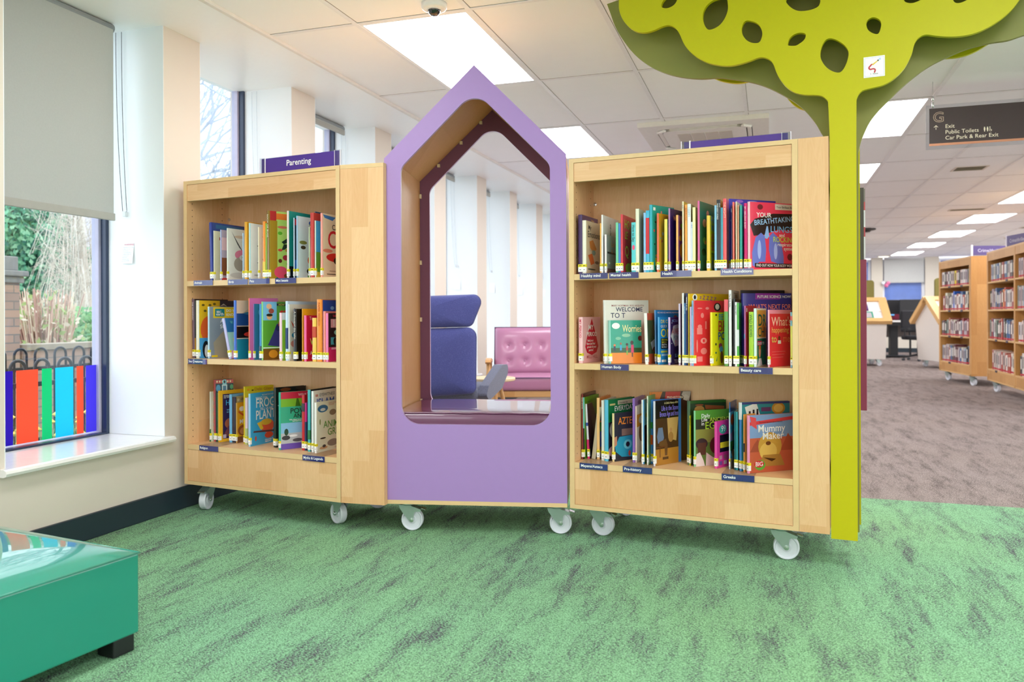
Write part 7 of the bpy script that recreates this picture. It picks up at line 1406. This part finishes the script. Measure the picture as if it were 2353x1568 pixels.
b = MB(); b.tube([(0, 0, 0), (0.1, 0.1, 1.2), (0, 0.1, 2.6)], [0.12, 0.1, 0.05], 8); b.build('trunk', TW[0], t)
b = MB()
for k in range(620):
    a = rn.uniform(0, 2 * pi); h0 = rn.uniform(0.9, 3.0); r1 = rn.uniform(0.15, 0.62)
    p0 = Vector((rn.uniform(-0.1, 0.1), rn.uniform(-0.1, 0.1), h0)); p1 = p0 + Vector((cos(a) * r1 * 0.6, sin(a) * r1 * 0.6, rn.uniform(-0.1, 0.35))); p2 = p0 + Vector((cos(a) * r1, sin(a) * r1, rn.uniform(-0.9, 0.5)))
    b.tube([p0, p1, p1.lerp(p2, 0.5) + Vector((0, 0, 0.08)), p2], [0.004, 0.0035, 0.003, 0.002], 4, rn.randrange(3), False)
b.build('twigs', TW, t)
STEM = [mat('#d8b4a0', 0.7), mat('#e8d8c0', 0.7), mat('#bc9488', 0.7)]
t = thing('stemmy_shrub', 'reddish bare stemmed shrub behind the low brick wall', 'shrub', (-7.45, 6.52, -0.15), 0)
b = MB()
for k in range(190):
    a = rn.uniform(0, 2 * pi); r1 = rn.uniform(0.05, 0.36); hh = rn.uniform(0.95, 1.45)
    b.tube([(0.15 * cos(a), 0.15 * sin(a), 0.0), (r1 * cos(a) * 0.7, r1 * sin(a) * 0.7, hh * 0.55), (r1 * cos(a) + rn.uniform(-0.06, 0.06), r1 * sin(a) + rn.uniform(-0.06, 0.06), hh)], [0.014, 0.010, 0.005], 5, rn.randrange(3), False)
b.build('stems', STEM, t)
leaf_cloud('shoots', [mat('#a8c07a', 0.7, trans=0.3), mat('#e8dcc8', 0.7, trans=0.3)], t, (0, 0, 1.0), (0.5, 0.5, 0.5), 500, 0.07, rn)
PG = [mat('#94c488', 0.7, vary=0.2, trans=0.35), mat('#b8d8a4', 0.7, vary=0.2, trans=0.35), mat('#6fa878', 0.7, vary=0.2, trans=0.35)]
for k, (x, y, z, r, lab) in enumerate(((-8.2, 7.65, 0.85, 0.62, 'pale green rounded bush behind the low wall near the window frame'), (-7.9, 7.0, 0.62, 0.35, 'small green bush beside the stemmy shrub'))):
    t = thing('garden_bush', lab, 'bush', (x, y, -0.15), 0, 'green bushes in the garden')
    b = MB(); b.tube([(0, 0, 0), (0, 0, z)], 0.03, 6); b.build('stem', STEM[2], t)
    leaf_cloud('foliage', PG, t, (0, 0, z), (r, r, r * 0.85), 1700, 0.09, rn)
# strip of planting between the railings
b = MB()
for k in range(1500):
    x, y = rn.uniform(-5.3, -4.8), rn.uniform(3.2, 6.0); hh = rn.uniform(0.15, 0.42); a = rn.uniform(0, pi)
    b.face([(x, y, -0.15), (x + 0.012 * cos(a), y + 0.012 * sin(a), -0.15), (x + 0.05 * cos(a * 3), y + 0.05 * sin(a * 3), -0.15 + hh)], rn.choice((0, 0, 1)))
    if rn.random() < 0.12: b.lathe([(0.001, -0.02), (0.025, 0), (0.001, 0.02)], 6, 2, Matrix.Translation((x, y, -0.15 + hh)))
tag(b.build('flower_bed', [PG[0], PG[2], mat('#f0d060', 0.6)]), 'strip of green blades and small yellow flowers behind the coloured vinyl strips', 'flower bed', kind='stuff')
# big bare tree seen in the upper panes
BK = mat('#b4bccc', 0.9, vary=0.1)
t = thing('bare_tree', 'tall bare winter tree whose branches cross the second window', 'tree', (-10.5, 11.3, -0.15), 0)
b = MB(); branchy(b, Vector((0, 0, 0)), Vector((0.02, 0.0, 1)), 2.3, 0.17, 1, random.Random(2), 0.15, 0.3, 1); 
b.build('trunk', BK, t)
b = MB(); r2 = random.Random(8)
for k in range(15): 
    a = 2 * pi * k / 15
    branchy(b, Vector((0, 0, 1.9 + 0.16 * k)), Vector((0.75 * cos(a * 2.1), 0.75 * sin(a * 2.1), 0.72)).normalized(), 1.15, 0.05, 4, r2, 0.36, 0.04, 3)
b.build('branches', BK, t)
t = thing('bare_tree', 'slim bare tree whose twigs show in the third window', 'tree', (-11.0, 17.8, -0.15), 0)
b = MB(); b.tube([(0, 0, 0), (0.1, 0, 2.5), (0, 0, 4.6)], [0.12, 0.09, 0.05], 8); b.build('trunk', BK, t)
b = MB(); 
for k in range(9):
    a = 2 * pi * k / 9; branchy(b, Vector((0, 0, 3.0 + 0.2 * k)), Vector((0.8 * cos(a * 2), 0.8 * sin(a * 2), 0.6)).normalized(), 0.9, 0.03, 3, r2, 0.4, 0.05, 3)
b.build('branches', BK, t)
# house across the garden
t = thing('distant_house', 'pale rendered house with brick chimney far across the garden', 'house', (-24, 21.6, -0.15), radians(20))
b = MB(); b.box(-4, -2.5, 0, 4, 2.5, 3.4); b.build('wall', mat('#e4ded8', 0.8), t)
b = MB()
for s_ in (-1, 1): b.face([(-4.2, s_ * 2.8, 3.3), (4.2, s_ * 2.8, 3.3), (4.2, 0, 5.0), (-4.2, 0, 5.0)][::s_])
b.build('roof', mat('#a8a4b0', 0.8), t)
b = MB(); b.box(1.5, -0.4, 3.5, 2.2, 0.4, 6.0); b.build('chimney', mat('#d09a84', 0.8), t)
for x in (-2.5, 0, 2.5):
    b = MB(); b.box(x - 0.5, -2.54, 1.2, x + 0.5, -2.5, 2.6); b.build('window', mat('#8a94a4', 0.2), t)
t = thing('lamp_post', 'dark lamp post standing behind the bare willow', 'lamp post', (-10.8, 10.45, -0.15), 0)
b = MB(); b.tube([(0, 0, 0), (0, 0, 5.2)], [0.06, 0.045], 10); b.build('post', mat('#5a6478', 0.5), t, smooth=True)
b = MB(); b.box(-0.1, -0.15, 5.2, 0.1, 0.5, 5.3); b.build('lamp_head', mat('#5a6478', 0.5), t)
finish_texts()
